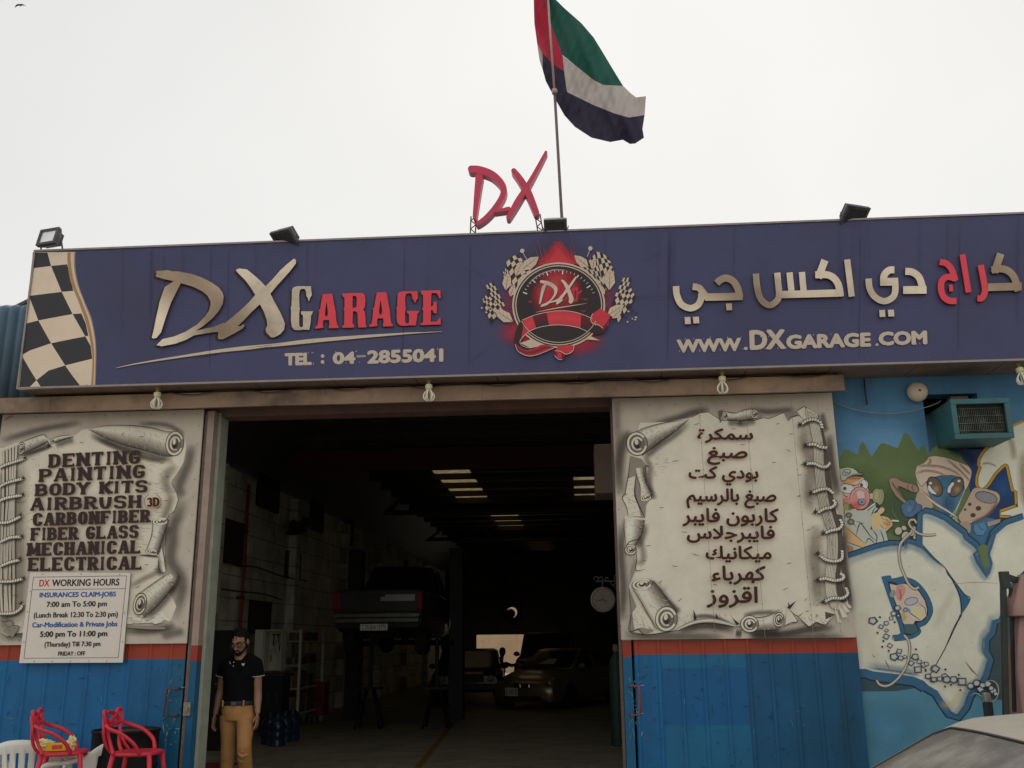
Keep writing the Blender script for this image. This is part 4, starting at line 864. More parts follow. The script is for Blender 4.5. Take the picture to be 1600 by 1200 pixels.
def handle(par, x0, x1, z0, z1):
    m = MB(); y0, y1 = -.1, -.17
    m.tube([(x1, y0, z1), (x1, y1+.01, z1), (x0, y1, z1), (x0, y1, z0), (x1, y1+.01, z0), (x1, y0, z0)], .011, 8); return m
p0, p1 = PY(262, 1076, -.15), PY(275, 1118, -.15); make('handle', handle(LD_, p0.x, p1.x, p1.z, p0.z), hm, LD_, smooth=True)
p0 = PY(291, 1108, -.1); m = MB(); m.box(p0.x-.02, p0.x+.045, -.125, -.1, p0.z-.06, p0.z+.06); m.box(p0.x+.01, p0.x+.03, -.145, -.1255, p0.z-.02, p0.z+.02); make('latch', m, mat('chipped latch metal', al(120, 118, 106), .5, .5, na=.4, ns=30), LD_, bevel=.003)
# paint scuffs on the door, a thin coat each
def scuffs(parent, x0, x1, z0, z1, n, y, cs, name='paint_scuffs'):
    A = Art(y); m = MB(); P = []
    for i in range(n):
        x, z = random.uniform(x0, x1), random.uniform(z0, z1); l = random.uniform(.01, .06)*random.choice((1, 1, 2)); a = random.choice((1.57, 1.57, .2, 2.9))+random.uniform(-.4, .4); w = random.uniform(.002, .007)
        dx, dz = l*math.cos(a), l*math.sin(a); b = len(A.v); A.v += [(x, y, z), (x+dx*.5-dz*w/l, y, z+dz*.5+w), (x+dx, y, z+dz), (x+dx*.45+dz*w/l, y, z+dz*.45-w*.6)]
        A.f.append((b, b+1, b+2, b+3)); A.c += [(*random.choice(cs), 1)]*4; A.mi.append(0)
    return A.build(name, parent)
scuffs(LD_, -5.7, -3.75, .5, 1.4, 90, -.1005, [al(40, 98, 130), al(10, 52, 80), al(70, 110, 120)]); scuffs(LD_, -3.86, -3.72, .7, 1.3, 40, -.1008, [al(110, 130, 120), al(60, 110, 120), al(14, 50, 76)])
# ------------------------------------------------------------------ right door
RD_ = thing('sliding_door', 'right sliding door with Arabic service list painted on a scroll above blue ribbed steel', 'sliding door', (1.4, -.1, 0), group='painted sliding doors')
def fmat(x, z):
    if z > 1.48: return 1
    if x < .72: return 2
    if x < 1.42 and .87 < z < 1.36: return 3
    return 0 if x < 1.45 else 4
m = ribbed(.36, 2.455, -.085, [.02, .87, 1.36, 1.48, 1.625], fmat, first=.1)
make('steel_sheet', m, [doorblue[1], dred_, doorblue[0], doorblue[2], doorblue[3]], RD_)
m = MB(); m.box(.362, 2.45, -.06, -.04, .02, 3.87); make('door_leaf', m, mat('dark door back', (.05, .05, .05), .7), RD_)
panel('painted_board', RD_, .35, 2.44, 1.612, 3.872)
A = Art(DY-.0005)
for s, k, w, a_ in (('20,80 30,400 60,800', 'R1', 22, .35), ('60,1000 40,700 90,480 160,380', 'R1', 26, .7), ('330,330 600,260 740,210 900,180', 'R1', 20, .7), ('990,180 1010,250', 'R1', 14, .6), ('100,180 300,200 430,190 560,180', 'R2', 16, .6), ('60,100 60,400 80,700 60,1000', 'R3', 20, .7), ('560,1060 750,1020 900,1020 1080,1050', 'R3', 20, .85), ('1080,1080 1140,1090', 'R3', 18, .8), ('100,1105 400,1090 640,1050 900,1030', 'R4', 18, .85), ('100,1118 500,1118 1000,1118', 'R4', 22, .6), ('980,100 960,400 990,650 1040,900', 'R4', 22, .85), ('870,400 900,700 960,1000', 'R2', 20, .75), ('800,200 850,400', 'R2', 14, .6), ('80,1100 500,1110 1000,1120', 'R3', 24, .6)):
    A.soft(q(s, k), w, pdark, a_)
PR = q('240,300 500,295 730,250 800,215 880,205 930,235 985,270 1000,300 1010,280', 'R1')+q('0,275 150,285 250,258 320,262 440,212 470,230 570,190 640,155 700,180 760,220 790,300 840,520 880,700 900,960 940,1100', 'R2')+q('960,120 930,420 950,640 1000,800 1000,860 940,880 800,1000 720,985 650,1020 550,930 540,980 460,1000 440,1010', 'R4')+q('1080,1025 880,985 800,995 700,1000 600,1035 540,1060 280,1095 130,1060 150,900 130,660 185,500 190,380 95,330 80,80 100,30 270,60', 'R3')+q('290,1190 300,1080 350,980 300,800 300,700 150,600', 'R1')
A.poly(PR, paper); A.taper(PR[:20], 1.1, pdark, sm=3); A.taper(PR[34:48], 1.2, pink, sm=3)
A.soft(q('280,620 330,720 330,900 360,1000', 'R1'), 16, pmid, .7); A.soft(q('330,560 500,420 650,300', 'R1'), 9, pdark, .7); A.soft(q('300,600 450,780 600,900', 'R3'), 14, pmid, .7); A.soft(q('700,940 850,930 1050,1000', 'R3'), 10, pdark, .7); A.soft(q('220,200 260,400 210,480', 'R3'), 16, pmid, .6)
A.soft(q('640,300 640,500 700,700 680,950 720,1150', 'R2'), 30, pmid, .65); A.soft(q('720,100 700,400 720,600 740,850', 'R4'), 34, pmid, .7); A.soft(q('60,930 200,900 420,900', 'R4'), 12, pdark, .6)
for P_, n, an in ((q('300,640 480,560 500,700 330,900', 'R1'), 30, .1), (q('300,620 420,600 600,900 560,980', 'R3'), 30, .6), (q('600,880 1000,900 1040,980 620,1000', 'R3'), 40, 1.4), (q('600,300 720,300 720,1100 640,1100', 'R2'), 60, .3), (q('640,100 800,100 800,850 660,850', 'R4'), 70, -.3), (q('220,880 420,840 440,920 240,930', 'R4'), 24, 2.4), (q('100,60 260,70 200,250 100,240', 'R3'), 26, -.2)): hatch(A, P_, n, 8, pmid, an, .25)
roll(A, '180,400 260,360 400,318 540,292 690,275', '260,612 330,560 430,480 560,390 700,270', 'R1', (212, 500, 98, 112, -10), None, 70, 2.0)
A.poly(q('150,615 250,640 300,710 300,760 280,840 340,960 350,1010 290,1070 285,1190 240,1185 215,1050 190,960 200,800 120,830 140,720', 'R1'), pmid); A.poly(q('125,830 195,800 190,960 215,1050 250,1180 130,1180 118,1100 75,1005 130,975 95,960', 'R1'), paper); hatch(A, q('110,840 190,830 240,1170 130,1170 90,1000', 'R1'), 30, 7, pdark, .2, .3)
roll(A, '195,730 215,820 240,900 240,1000', '275,720 290,840 345,960 350,1000', 'R1', None, (296, 1005, 54, 30, -20), 26, .5); A.taper(q('150,615 140,720 125,830 100,960 75,1010 118,1100 130,1190', 'R1'), 1.2, pink); A.taper(q('205,790 190,960 230,1080 285,1190', 'R1'), 2.2, pink); A.taper(q('330,715 290,710 295,770', 'R1'), 1.6, pink)
roll(A, '1045,195 1100,210 1200,212', '1050,280 1120,280 1200,275', 'R1', (1035, 240, 22, 42, -5), None, 10, .2); roll(A, '0,212 80,180 150,175 200,180', '0,275 60,285 130,270 180,265', 'R2', None, (172, 220, 32, 42, 0), 14, .2); A.poly(q('200,190 250,235 240,255 185,268 205,230', 'R2'), pmid)
A.taper(q('985,205 990,270 1000,305', 'R1'), 2, pdark); A.poly(q('460,225 490,285 520,255 580,235 570,190', 'R2'), pmid); A.taper(q('490,285 520,250 600,235 660,290', 'R2'), 1, pink)
A.poly(q('575,195 645,150 655,205 690,260 640,270 600,235', 'R2'), paper); A.taper(q('575,195 645,150 655,205', 'R2'), 1, pink)
roll(A, '85,60 85,120 90,200 105,330', '270,70 250,180 220,240 190,300', 'R3', None, (145, 335, 50, 46, 0), 26, .2); A.taper(q('220,240 130,270 100,330', 'R3'), 1.6, pink); A.taper(q('185,280 200,420 190,520 280,510', 'R3'), 1.4, pink); A.poly(q('190,400 185,520 130,660 160,480', 'R3'), pmid)
A.poly(q('130,670 200,860 220,900 290,970 350,1060 280,1092 230,1070 215,1040 140,1060 150,900', 'R3'), pmid); A.poly(q('160,900 215,820 330,980 350,1050 230,1030 180,1060', 'R3'), paper); hatch(A, q('150,880 230,860 330,1030 160,1050', 'R3'), 34, 7, pdark, .8, .4); A.taper(q('130,670 150,900 140,1060 210,1045 240,1075 300,1095 540,1060', 'R3'), 1.3, pink)
roll(A, '155,670 230,790 310,930 380,1050', '350,610 430,720 520,840 560,890', 'R3', (248, 645, 92, 48, -8), (464, 955, 98, 112, 8), 80, .3)
roll(A, '60,960 150,945 250,935 350,900', '130,1085 200,1060 300,1055 390,1050', 'R4', (122, 1000, 80, 74, 6), (382, 962, 46, 64, 6), 40, .3); A.poly(q('415,960 445,965 440,1010 400,1040', 'R4'), pmid)
A.poly(q('470,860 550,975 520,985 440,1010 450,930', 'R4'), paper); A.poly(q('560,930 640,880 800,890 870,900 800,1005 720,985 652,1022', 'R4'), paper); A.poly(q('795,890 890,915 800,960', 'R4'), pdark); hatch(A, q('560,930 700,890 800,900 790,1000 660,1010', 'R4'), 40, 6, pdark, .9, .4)
for s, k in (('470,870 550,930 600,900', 'R4'), ('555,935 600,985 655,1022 720,985 800,1008 890,910', 'R4'), ('440,1010 500,985 550,975 480,870', 'R4')): A.taper(q(s, k), 1.3, pink)
for s, k in (('705,870 710,1000 735,940', 'R3'), ('905,900 910,960 930,950', 'R3'), ('1030,905 1090,1010 1120,1000 1060,950', 'R3'), ('465,800 470,860 490,850', 'R4'), ('455,850 540,790 480,870', 'R4')): A.poly(q(s, k), pink)
A.ribbon(q('560,1040 700,970 880,945 1090,1010', 'R3'), q('560,1060 720,1000 880,990 1080,1025', 'R3'), [(0, pdark), (.5, pl2), (1, pmid)], 14); A.taper(q('560,1060 720,1000 880,990 1080,1025', 'R3'), 1.2, pink)
SPN = []
for k in range(6):
    o = k*14
    SPN.append(q(f'{660+o*1.4},{200+o*.5} {700+o},{300} {735+o},{480} {745+o},{650} {760+o*.95},{820} {775+o},{950} {800+o},{1080} {830+o},{1180}', 'R2')+q(f'{835+o*.9},{200} {830+o},{400} {810+o},{580} {820+o*1.1},{740} {870+o*1.7},{860+o*.6}', 'R4'))
A.poly(q('690,260 800,280 850,520 880,720 905,960 950,1190 820,1190 770,960 740,700 720,420', 'R2'), pdark); A.poly(q('830,0 950,30 950,400 930,560 990,800 860,820 800,600 830,300 820,150', 'R4'), pdark)
spine(A, SPN)
A.poly(q('880,840 940,980 960,990 910,985 890,900', 'R4'), paper); A.poly(q('900,810 1000,935 950,945', 'R4'), paper); A.poly(q('940,800 1020,890 980,895', 'R4'), paper); A.poly(q('970,790 1035,850 1010,862', 'R4'), paper)
for s in ('675,195 690,235 720,260', '700,190 720,230 740,270', '740,210 755,250 770,280'): A.taper(q(s, 'R2'), 3, paper); A.taper(q(s, 'R2'), .8, pink)
for s, k in (('612,325 660,285 730,272 790,300 805,345', 'R2'), ('665,515 730,505 790,530 845,538', 'R2'), ('650,690 730,685 800,715 850,715 880,685', 'R2'), ('715,960 790,930 860,925 905,960', 'R2'), ('760,1150 830,1110 900,1095 935,1060 920,1030', 'R2'), ('790,190 850,165 920,150 950,110 935,70', 'R4'), ('735,375 800,425 880,440 945,420 950,350', 'R4'), ('735,605 800,595 880,612 950,600 965,570 940,550', 'R4'), ('790,805 860,770 950,770 1000,730 985,680', 'R4')): rope(A, q(s, k), 5.6)
for s, k in (('600,322', 'R2'), ('652,515', 'R2'), ('645,690', 'R2'), ('702,962', 'R2'), ('745,1140', 'R2'), ('780,190', 'R4'), ('730,370', 'R4'), ('730,610', 'R4'), ('780,805', 'R4')): star(A, *q(s, k)[0], 5, random.random())
dashes(A, '540,668 605,655;420,1100 465,1098;745,322 800,308;1095,358 1145,362', 'R1'); dashes(A, '375,318 410,308;495,415 540,402;470,552 520,580;335,676 380,674;575,795 620,790;570,1000 610,978;40,510 90,508', 'R2'); dashes(A, '218,146 245,150;280,303 325,298;690,370 765,395;510,478 570,490;250,438 285,432;395,640 425,612;565,803 605,768;595,178 655,182;880,648 920,650', 'R3'); dashes(A, '630,165 665,155;455,462 500,452;675,508 705,495;415,698 470,675;610,795 640,765;620,890 652,882', 'R4')
ARL = [('\ufe93\ufeae\ufedc\ufee4\ufeb3', 440, 205, 690, 268), ('\ufece\ufe92\ufebb', 485, 290, 665, 368), ('\ufe96\ufedb \ufef1\ufea9\ufeee\ufe91', 400, 378, 715, 462), ('\ufee2\ufef4\ufeb3\ufeae\ufedf\ufe8e\ufe91 \ufece\ufe92\ufebb', 390, 480, 797, 567), ('\ufeae\ufe92\ufef3\ufe8e\ufed3 \ufee5\ufeee\ufe91\ufead\ufe8e\ufedb', 372, 570, 808, 650), ('\ufeb1\ufefc\ufe9f\ufeae\ufe92\ufef3\ufe8e\ufed3', 392, 650, 790, 725), ('\ufeda\ufef4\ufee7\ufe8e\ufedc\ufef4\ufee3', 478, 742, 775, 815), ('\ufe80\ufe8e\ufe91\ufeae\ufeec\ufedb', 505, 833, 748, 917), ('\ufeaf\ufeed\ufeb0\ufed7\ufe8d', 482, 928, 712, 1022)]
a_, b_, s_ = CROP['AR']
for t, x0, y0, x1, y1 in ARL: btext(A, t, (a_+x0/s_, b_+y0/s_, a_+x1/s_, b_+y1/s_), al(54, 34, 27), bold=1.7, slope=.002, halo=al(134, 78, 50), hw=1.05)
btext(A, 'FOR', (1277, 989, 1289, 993), pdark, slope=.01)
y = A.nl()
for X in (1091, 1164, 1235, 1276):
    A.stroke([(X+(z-620)*(.005+(X-720)/5600*.99), z) for z in (622, 750, 880, 996)], .55, pmid, y)
A.stroke([(973, 963), (985, 962)], .8, pmid)
bolts(A, [(964+.018*(z-640), z) for z in range(640, 990, 26)]+[(1292+.1*(z-640), z) for z in range(640, 990, 30)]+[(x, 634-.02*(x-960)) for x in range(975, 1290, 40)]+[(X+(z-620)*(X-700)/5600, z) for X in (1091, 1164, 1235, 1276) for z in range(650, 990, 42)])
A.build('scroll_painting', RD_)
p0, p1 = PY(998, 1072, -.15), PY(987, 1117, -.15); make('handle', handle(RD_, p0.x, p1.x, p1.z, p0.z), mat('red brown handle paint', al(116, 60, 52), .6, .1, ns=20, na=.3), RD_, smooth=True)
scuffs(RD_, .4, 2.42, .5, 1.46, 110, -.1005, [al(30, 92, 118), al(10, 52, 74), al(12, 58, 86), al(60, 104, 112), al(14, 48, 66)]); scuffs(RD_, .37, .5, .7, 1.3, 34, -.1008, [al(120, 136, 120), al(70, 110, 116)])
# bright drips where the ribs catch the red stripe
# ------------------------------------------------------------------ working hours board
W = thing('opening_hours_board', 'white notice board with working hours screwed over the lower right of the English scroll', 'notice board', tuple(PY(113, 968, -.13)))
WY = -.15; wb = q('178,50 765,58 718,582 112,585', 'WH')
m = Solid(); m.sheet(wb, WY, .02); make('board', m, [mat('white board laminate', al(186, 178, 168), .45, ns=3, na=.06, dirt=al(150, 142, 130), da=.3), mat('board edge', al(120, 114, 106), .6)], W)
A = Art(WY-.0004); ink = al(34, 32, 34); bl_ = al(28, 72, 134); rd_ = al(172, 26, 40)
for s in ('196,82 742,74', '742,74 693,553', '693,553 140,557', '140,557 196,82', '188,156 734,149'): A.stroke(q(s, 'WH'), .75, ink)
a_, b_, s_ = CROP['WH']
for t, x0, y0, x1, y1, c, bo, sl in (('DX', 230, 98, 287, 136, rd_, .7, .08), ('WORKING HOURS', 304, 94, 697, 133, ink, .8, .08), ('INSURANCES CLAIM-JOBS', 232, 170, 677, 206, bl_, .8, .06), ('7:00 am To 5:00 pm', 273, 224, 624, 264, ink, .8, .06), ('(Lunch Break 12:30 To 2:30 pm)', 197, 286, 688, 326, ink, .6, .06), ('Car-Modification & Private Jobs', 188, 344, 685, 382, bl_, .7, .06), ('5:00 pm To 11:00 pm', 234, 398, 626, 440, ink, .9, .06), ('(Thursday) Till 7:30 pm', 260, 460, 586, 496, ink, .6, .06), ('FRIDAY : OFF', 340, 517, 497, 541, ink, .5, .06)):
    btext(A, t, (a_+x0/s_, b_+y0/s_, a_+x1/s_, b_+y1/s_), c, bold=bo, slope=-.014, slant=sl)
bolts(A, q('250,64 475,64 700,66 178,165 160,285 140,460 728,290 716,460 200,574 305,575 412,574 520,573 625,572', 'WH'))
A.build('printed_text', W, (PRINT, PRINTS))
# ================================================================== mural on the right of the facade
MY = -.001
KILL = 0.5
A = Art(MY)
def mp0(s): return q(s, 'M0')
wht = al(180, 170, 155); obl = al(46, 82, 108); nvy = al(30, 38, 50); grn = al(80, 94, 60); dgrn = al(52, 72, 52); yel_ = al(150, 116, 40); crmm = al(150, 134, 118); tq = al(66, 108, 126)
EX = (1700, 1700)   # the painting runs on past the edge of the picture
# upper teal, pale sky, green hills, dark blue night part
A.radial(1380, 700, 110, 70, al(92, 136, 168), .8); A.radial(1330, 740, 60, 60, al(90, 134, 164), .7)
hills = mp0('20,660 155,650 170,600 195,560 215,560 300,600 318,530 335,500 352,512 410,622 440,570 480,515 510,512 612,552 660,440 676,430 695,445 775,570 800,528 822,525 850,605 880,560 915,530 990,560 1180,610 1200,700 1260,900 1100,1300 20,1300')
A.poly(hills, grn); A.radial(1410, 790, 60, 50, al(62, 82, 60), .6); A.radial(1340, 760, 50, 40, al(80, 92, 54), .5)
A.poly(mp0('1090,560 1250,560 1600,520 1600,1150 1250,1080 1200,960 1170,860 1180,700 1120,640'), al(34, 48, 82)); A.radial(*mp0('1430,860')[0], 26, 34, al(40, 72, 116), .8); A.soft(mp0('1000,560 1150,600 1220,680'), 20, al(30, 40, 58), .7)
# --- yellow outlined letter at the far right
YL = q('1180,-70 1050,0 960,100 915,190 910,270 935,300 885,450 880,560 905,620 960,630 1030,560 1140,390 1250,280 1310,245 1350,265 1370,340 1400,480 1440,655 1490,670 1500,880 1505,915 1240,1005 1235,1045 1390,1058 1440,1110 1520,1115 1545,1200', 'M2')+[(1596, 824), (1604, 845), (1660, 850), (1700, 800), (1700, 640), (1600, 660), (1582, 668)]
YLo = YL[:-6]
A.stroke(YLo, 10.5, nvy); A.stroke(YLo, 8.5, yel_); A.stroke(YL[-2:]+YL[:2], 8, yel_); A.poly(YL, wht); A.stroke(YLo, .9, nvy)
A.soft([(1600, 700), (1604, 780), (1640, 820)], 26, al(128, 116, 100), .7); A.soft(q('930,250 1050,240 1180,290', 'M2'), 5, al(128, 120, 108), .6); A.soft([(1560, 655), (1580, 690), (1585, 720)], 14, al(140, 128, 114), .6)
# --- turbaned alien
sc_ = A.nl()
A.poly(mp0('770,880 850,890 890,1000 860,1070 790,1050 750,960'), al(140, 128, 112)); A.poly(mp0('750,740 765,690 815,670 900,800 850,900 790,900 765,820'), al(158, 144, 128))
FACE = mp0('835,815 930,772 1050,765 1120,800 1142,860 1110,940 1062,1040 1010,1090 955,1065 900,975 850,890')
A.poly(FACE, al(64, 96, 118)); A.radial(*mp0('990,820')[0], 22, 16, al(56, 104, 120), .8); A.radial(*mp0('1010,1000')[0], 14, 26, al(54, 82, 108), .6); A.taper(FACE[3:9], 1, al(170, 170, 160)); A.taper(mp0('990,930 1000,1000 1005,1050'), .8, nvy)
TUR = mp0('845,640 858,620 900,612 990,625 1090,660 1165,690 1190,725 1188,770 1170,830 1140,885 1120,800 1050,765 930,770 835,815 800,850 765,800 750,745 765,690 815,670')
A.poly(TUR, al(166, 150, 134)); A.taper(TUR+TUR[:1], 1.1, al(70, 56, 48), sm=3)
for s in ('765,690 830,680 950,690 1060,730 1130,790', '990,625 1080,700 1150,770 1175,800', '755,745 830,720 930,735 1000,765', '860,620 870,650 845,670', '1090,660 1150,720 1185,750'): A.taper(mp0(s), 1.1, al(110, 92, 80)); A.soft([(x, y+2) for x, y in mp0(s)], 5, al(130, 112, 98), .6)
for cx, cy, rot in ((905, 852, -28), (1070, 855, 26)):
    c = mp0(f'{cx},{cy}')[0]; A.ellipse(*c, 11.2, 17.2, nvy, rot); A.ellipse(*c, 9.8, 15.6, al(84, 74, 66), rot); A.radial(c[0]+1.5, c[1]+4, 8, 10, al(134, 112, 88), .95, rot=rot)
for s in ('870,825', '1092,808'): A.ellipse(*mp0(s)[0], 2.4, 2, al(196, 190, 180))
A.poly(mp0('848,848 862,842 880,870 915,905 910,912 880,905 855,880'), al(194, 188, 178)); A.poly(mp0('1035,820 1048,818 1055,830 1030,865 1022,900 1008,900 1002,880 1012,850'), al(194, 188, 178))
A.taper(mp0('790,880 900,980 1000,1040 1100,1110'), 3, al(176, 158, 150)); A.taper(mp0('780,860 880,950 990,1030'), 1.2, al(150, 80, 84)); A.taper(mp0('1142,860 1080,1020 1050,1090'), .9, al(160, 160, 150))
CUP = mp0('1195,880 1215,862 1260,860 1380,890 1408,915 1412,960 1380,1010 1300,1080 1200,1132 1135,1150 1095,1110 1088,1078 1118,1030')
A.poly(CUP, al(150, 132, 116)); A.taper(CUP+CUP[:1], 1.2, al(66, 52, 46), sm=3); A.soft(mp0('1400,960 1320,1070 1190,1130'), 8, al(104, 88, 76), .7); A.ellipse(*mp0('1306,936')[0], 18, 9, al(60, 50, 48), 14); A.ellipse(*mp0('1306,937')[0], 16.8, 7.8, al(112, 112, 116), 14)
for s, r in (('1176,990', 3), ('1244,1021', 4.4), ('1141,1031', 2.2), ('1202,1075', 4.2)): A.ellipse(*mp0(s)[0], r, r*.85, al(66, 50, 42))
HOSE = mp0('545,800 560,785 590,782 660,815 735,832 765,850 775,880 760,898 720,892 670,868 625,850 615,868 640,900 665,950 690,968 700,985 680,990 640,962 600,925 560,860')
A.poly(HOSE, al(128, 108, 92)); A.taper(HOSE+HOSE[:1], 1.1, al(64, 50, 44), sm=3); A.taper(mp0('700,830 690,855 705,885'), 1, al(64, 50, 44)); A.taper(mp0('735,835 725,860 742,892'), 2, al(92, 62, 54)); A.soft(mp0('560,810 610,880 660,950'), 4, al(92, 76, 66), .6)
GLV = mp0('640,1000 670,975 710,950 750,962 765,985 800,1000 795,1040 765,1062 720,1092 670,1082 648,1050')
A.poly(GLV, al(66, 90, 118)); A.taper(GLV+GLV[:1], 1, nvy, sm=3); A.taper(mp0('700,960 715,1010 690,1060'), .9, nvy); A.taper(mp0('740,965 750,1010 720,1050'), .9, nvy); A.ellipse(*mp0('705,1025')[0], 3.5, 5, al(80, 104, 130), 20)
A.poly(mp0('1100,1130 1160,1120 1185,1150 1180,1210 1120,1230 1095,1180'), al(136, 118, 102)); A.poly(mp0('1210,1150 1290,1130 1310,1180 1280,1230 1230,1230 1205,1190'), al(70, 104, 130)); A.taper(mp0('1240,1140 1260,1180 1300,1190'), 1, nvy); A.poly(mp0('1310,1130 1430,1100 1445,1122 1320,1165'), al(136, 120, 112)); A.ellipse(*mp0('1425,1115')[0], 2.2, 3.4, al(60, 56, 58), 10)
for s in ('1020,1110 1060,1100 1080,1130', '1030,1130 1070,1120 1090,1150', '1040,1160 1090,1150'): A.taper(mp0(s), 3, al(140, 136, 112))
# --- masked spray painter peeping out from behind the door
M1 = lambda s: q(s, 'M1')
A.poly(M1('200,320 260,320 380,520 300,900 420,1200 200,1200'), al(150, 145, 128))
A.poly(M1('235,520 330,460 470,440 590,465 612,505 580,540 520,580 440,590 330,565 240,545'), al(168, 124, 86)); A.soft(M1('350,480 480,470 580,490'), 6, al(150, 92, 52), .6)
A.poly(M1('590,460 612,505 650,600 690,720 690,800 600,900 480,960 400,880 300,840 250,700 240,560 400,560'), al(172, 150, 130))
for cx, cy, rx, ry, rot in ((335, 635, 11.5, 7, 6), (590, 582, 7, 8.5, 20)):
    c = M1(f'{cx},{cy}')[0]; A.ellipse(*c, rx+.8, ry+.8, al(56, 50, 46), rot); A.ellipse(*c, rx, ry, al(186, 184, 168), rot)
for s in ('300,632', '560,580'):
    c = M1(s)[0]; A.ellipse(*c, 2.7, 2.7, al(70, 84, 70)); A.ellipse(*c, 1.2, 1.2, nvy)
A.taper(M1('245,545 330,560 430,580 500,575 600,520'), 1.4, al(96, 56, 36)); A.taper(M1('340,460 480,440 600,470 650,600'), 1, al(60, 50, 44))
c = M1('535,785')[0]; A.ellipse(*c, 16.4, 18.4, al(86, 44, 48)); A.ellipse(*c, 15.4, 17.4, al(178, 112, 110)); A.radial(c[0]+1, c[1]-8, 12, 10, al(200, 150, 146), .8); A.radial(c[0]-6, c[1]+12, 10, 8, al(176, 84, 76), .7); A.ring(*c, 14, 16, .8, al(210, 150, 146), a0=180, a1=360)
A.poly(M1('480,690 530,660 600,690 610,770 540,800 500,780'), al(190, 152, 146))
c = M1('565,845')[0]; A.ellipse(*c, 6.6, 5.6, al(60, 56, 62)); A.ellipse(c[0]+.4, c[1]-.4, 5.4, 4.4, al(116, 122, 134)); A.ellipse(c[0], c[1], 2.4, 1.8, al(80, 84, 96))
A.poly(M1('690,710 790,700 800,780 695,800'), al(178, 140, 130)); A.taper(M1('690,710 790,700'), .8, nvy); A.taper(M1('695,800 800,780'), .8, nvy)
c = M1('855,765')[0]; A.ellipse(*c, 6.6, 13, al(60, 58, 46), 6); A.ellipse(*c, 5.8, 12.2, al(122, 126, 88), 6); A.ellipse(c[0]-6, c[1]-2, 6.5, 10.6, al(140, 140, 104), 6); A.ring(c[0]-6, c[1]-2, 4.6, 8, .7, al(80, 84, 60), 6)
c = M1('335,830')[0]; A.ellipse(*c, 6, 6, al(172, 104, 100)); A.ellipse(*M1('315,940')[0], 6, 10, al(130, 124, 82)); A.ring(*M1('315,940')[0], 5, 8.4, .8, al(80, 76, 50)); A.taper(M1('270,700 320,760 360,740'), 1, nvy)
CAP = M1('220,340 290,312 370,305 440,325 490,360 510,385 575,395 578,420 430,432 330,480 300,512 245,500 230,420')
A.poly(CAP, al(150, 156, 142)); A.poly(M1('300,512 340,450 430,400 575,392 578,420 430,434 330,482'), al(106, 112, 116)); A.taper(CAP+CAP[:1], 1.2, al(50, 48, 46), sm=3); A.ring(*M1('330,380')[0], 6.4, 4.6, .9, nvy, -20)
for k in range(5): A.taper(M1(f'{290+k*20},{360+k*3} {305+k*20},{385} {315+k*18},{420-k*6}'), .9, nvy)
COAT = M1('380,960 470,950 520,1010 640,960 770,850 790,910 830,940 760,1000 720,1080 715,1200 400,1240 420,1080')
A.poly(COAT, al(150, 158, 150)); A.poly(M1('520,1020 640,950 770,850 780,880 660,970 540,1040'), al(168, 174, 164))
for s in ('380,960 430,1000 480,1090 520,1200', '520,1010 540,1100 520,1200', '640,970 660,1050 640,1140', '790,910 740,990 715,1090 720,1200', '440,1080 480,1070 500,1010', '540,1040 660,970 780,880', '560,1100 640,1060 700,1080'): A.taper(M1(s), 1.8, al(54, 56, 54))
A.poly(M1('770,880 850,905 860,935 800,945'), al(44, 44, 62)); A.ellipse(*M1('360,1070')[0], 6.5, 6, al(80, 76, 66)); A.ellipse(*M1('365,1070')[0], 3.5, 3.2, al(110, 104, 88))
HAND = q('720,1030 800,1005 830,960 870,925 910,935 925,965 905,1010 850,1050 935,1065 1000,1100 1040,1150 1050,1200 1000,1260 930,1310 850,1300 760,1310 720,1240 705,1130', 'M1')
A.poly(HAND, al(176, 152, 112)); A.taper(HAND+HAND[:1], 1.2, al(74, 56, 40), sm=3)
for s in ('850,1050 900,1110 960,1130', '930,1070 980,1150 1030,1160', '880,1130 940,1190 1010,1200', '860,1190 900,1250 960,1250'): A.taper(M1(s), 1, al(110, 82, 56))
A.radial(*M1('980,1180')[0], 7, 8, al(176, 122, 90), .6); A.stroke(M1('1030,1132 1145,1142'), 2.6, al(190, 184, 170)); A.soft(M1('1140,1140 1100,1080 1050,1000 1040,900'), 2.2, al(110, 122, 96), .5)
M3 = lambda s: q(s, 'M3')
A.poly(M3('80,-10 240,-10 250,60 240,110 330,100 350,180 362,212 290,215 240,245 120,285 80,290'), al(148, 152, 142)); A.poly(M3('70,70 110,100 150,150 212,200 208,228 170,222 120,190 75,175'), al(172, 140, 98)); A.taper(M3('75,90 140,140 210,200'), 1.1, al(80, 56, 38)); A.taper(M3('75,180 140,205 205,228'), 1.2, al(80, 56, 38)); A.poly(M3('80,205 130,215 140,260 110,280'), al(140, 104, 88))
for s in ('150,60 180,70 240,150 275,180', '150,150 170,80 200,70', '250,110 280,150 275,205', '300,110 320,160 330,215', '210,200 230,165 270,200', '240,245 215,230 205,235', '100,0 120,60 150,90'): A.taper(M3(s), 1.6, al(54, 56, 54))
for s, r in (('105,20', 4.5), ('118,62', 5)): A.ellipse(*M3(s)[0], r*1.2, r, al(84, 80, 66)); A.ellipse(*M3(s)[0], r*.6, r*.5, al(116, 110, 92))
for s, rx, ry in (('415,118', 5.5, 6), ('460,150', 6, 7), ('450,100', 4, 3.5), ('545,55', 4, 5), ('535,150', 6, 11), ('505,120', 4, 8)): A.ellipse(*M3(s)[0], rx+.8, ry+.8, nvy, 20); A.ellipse(*M3(s)[0], rx, ry, al(156, 150, 132), 20)
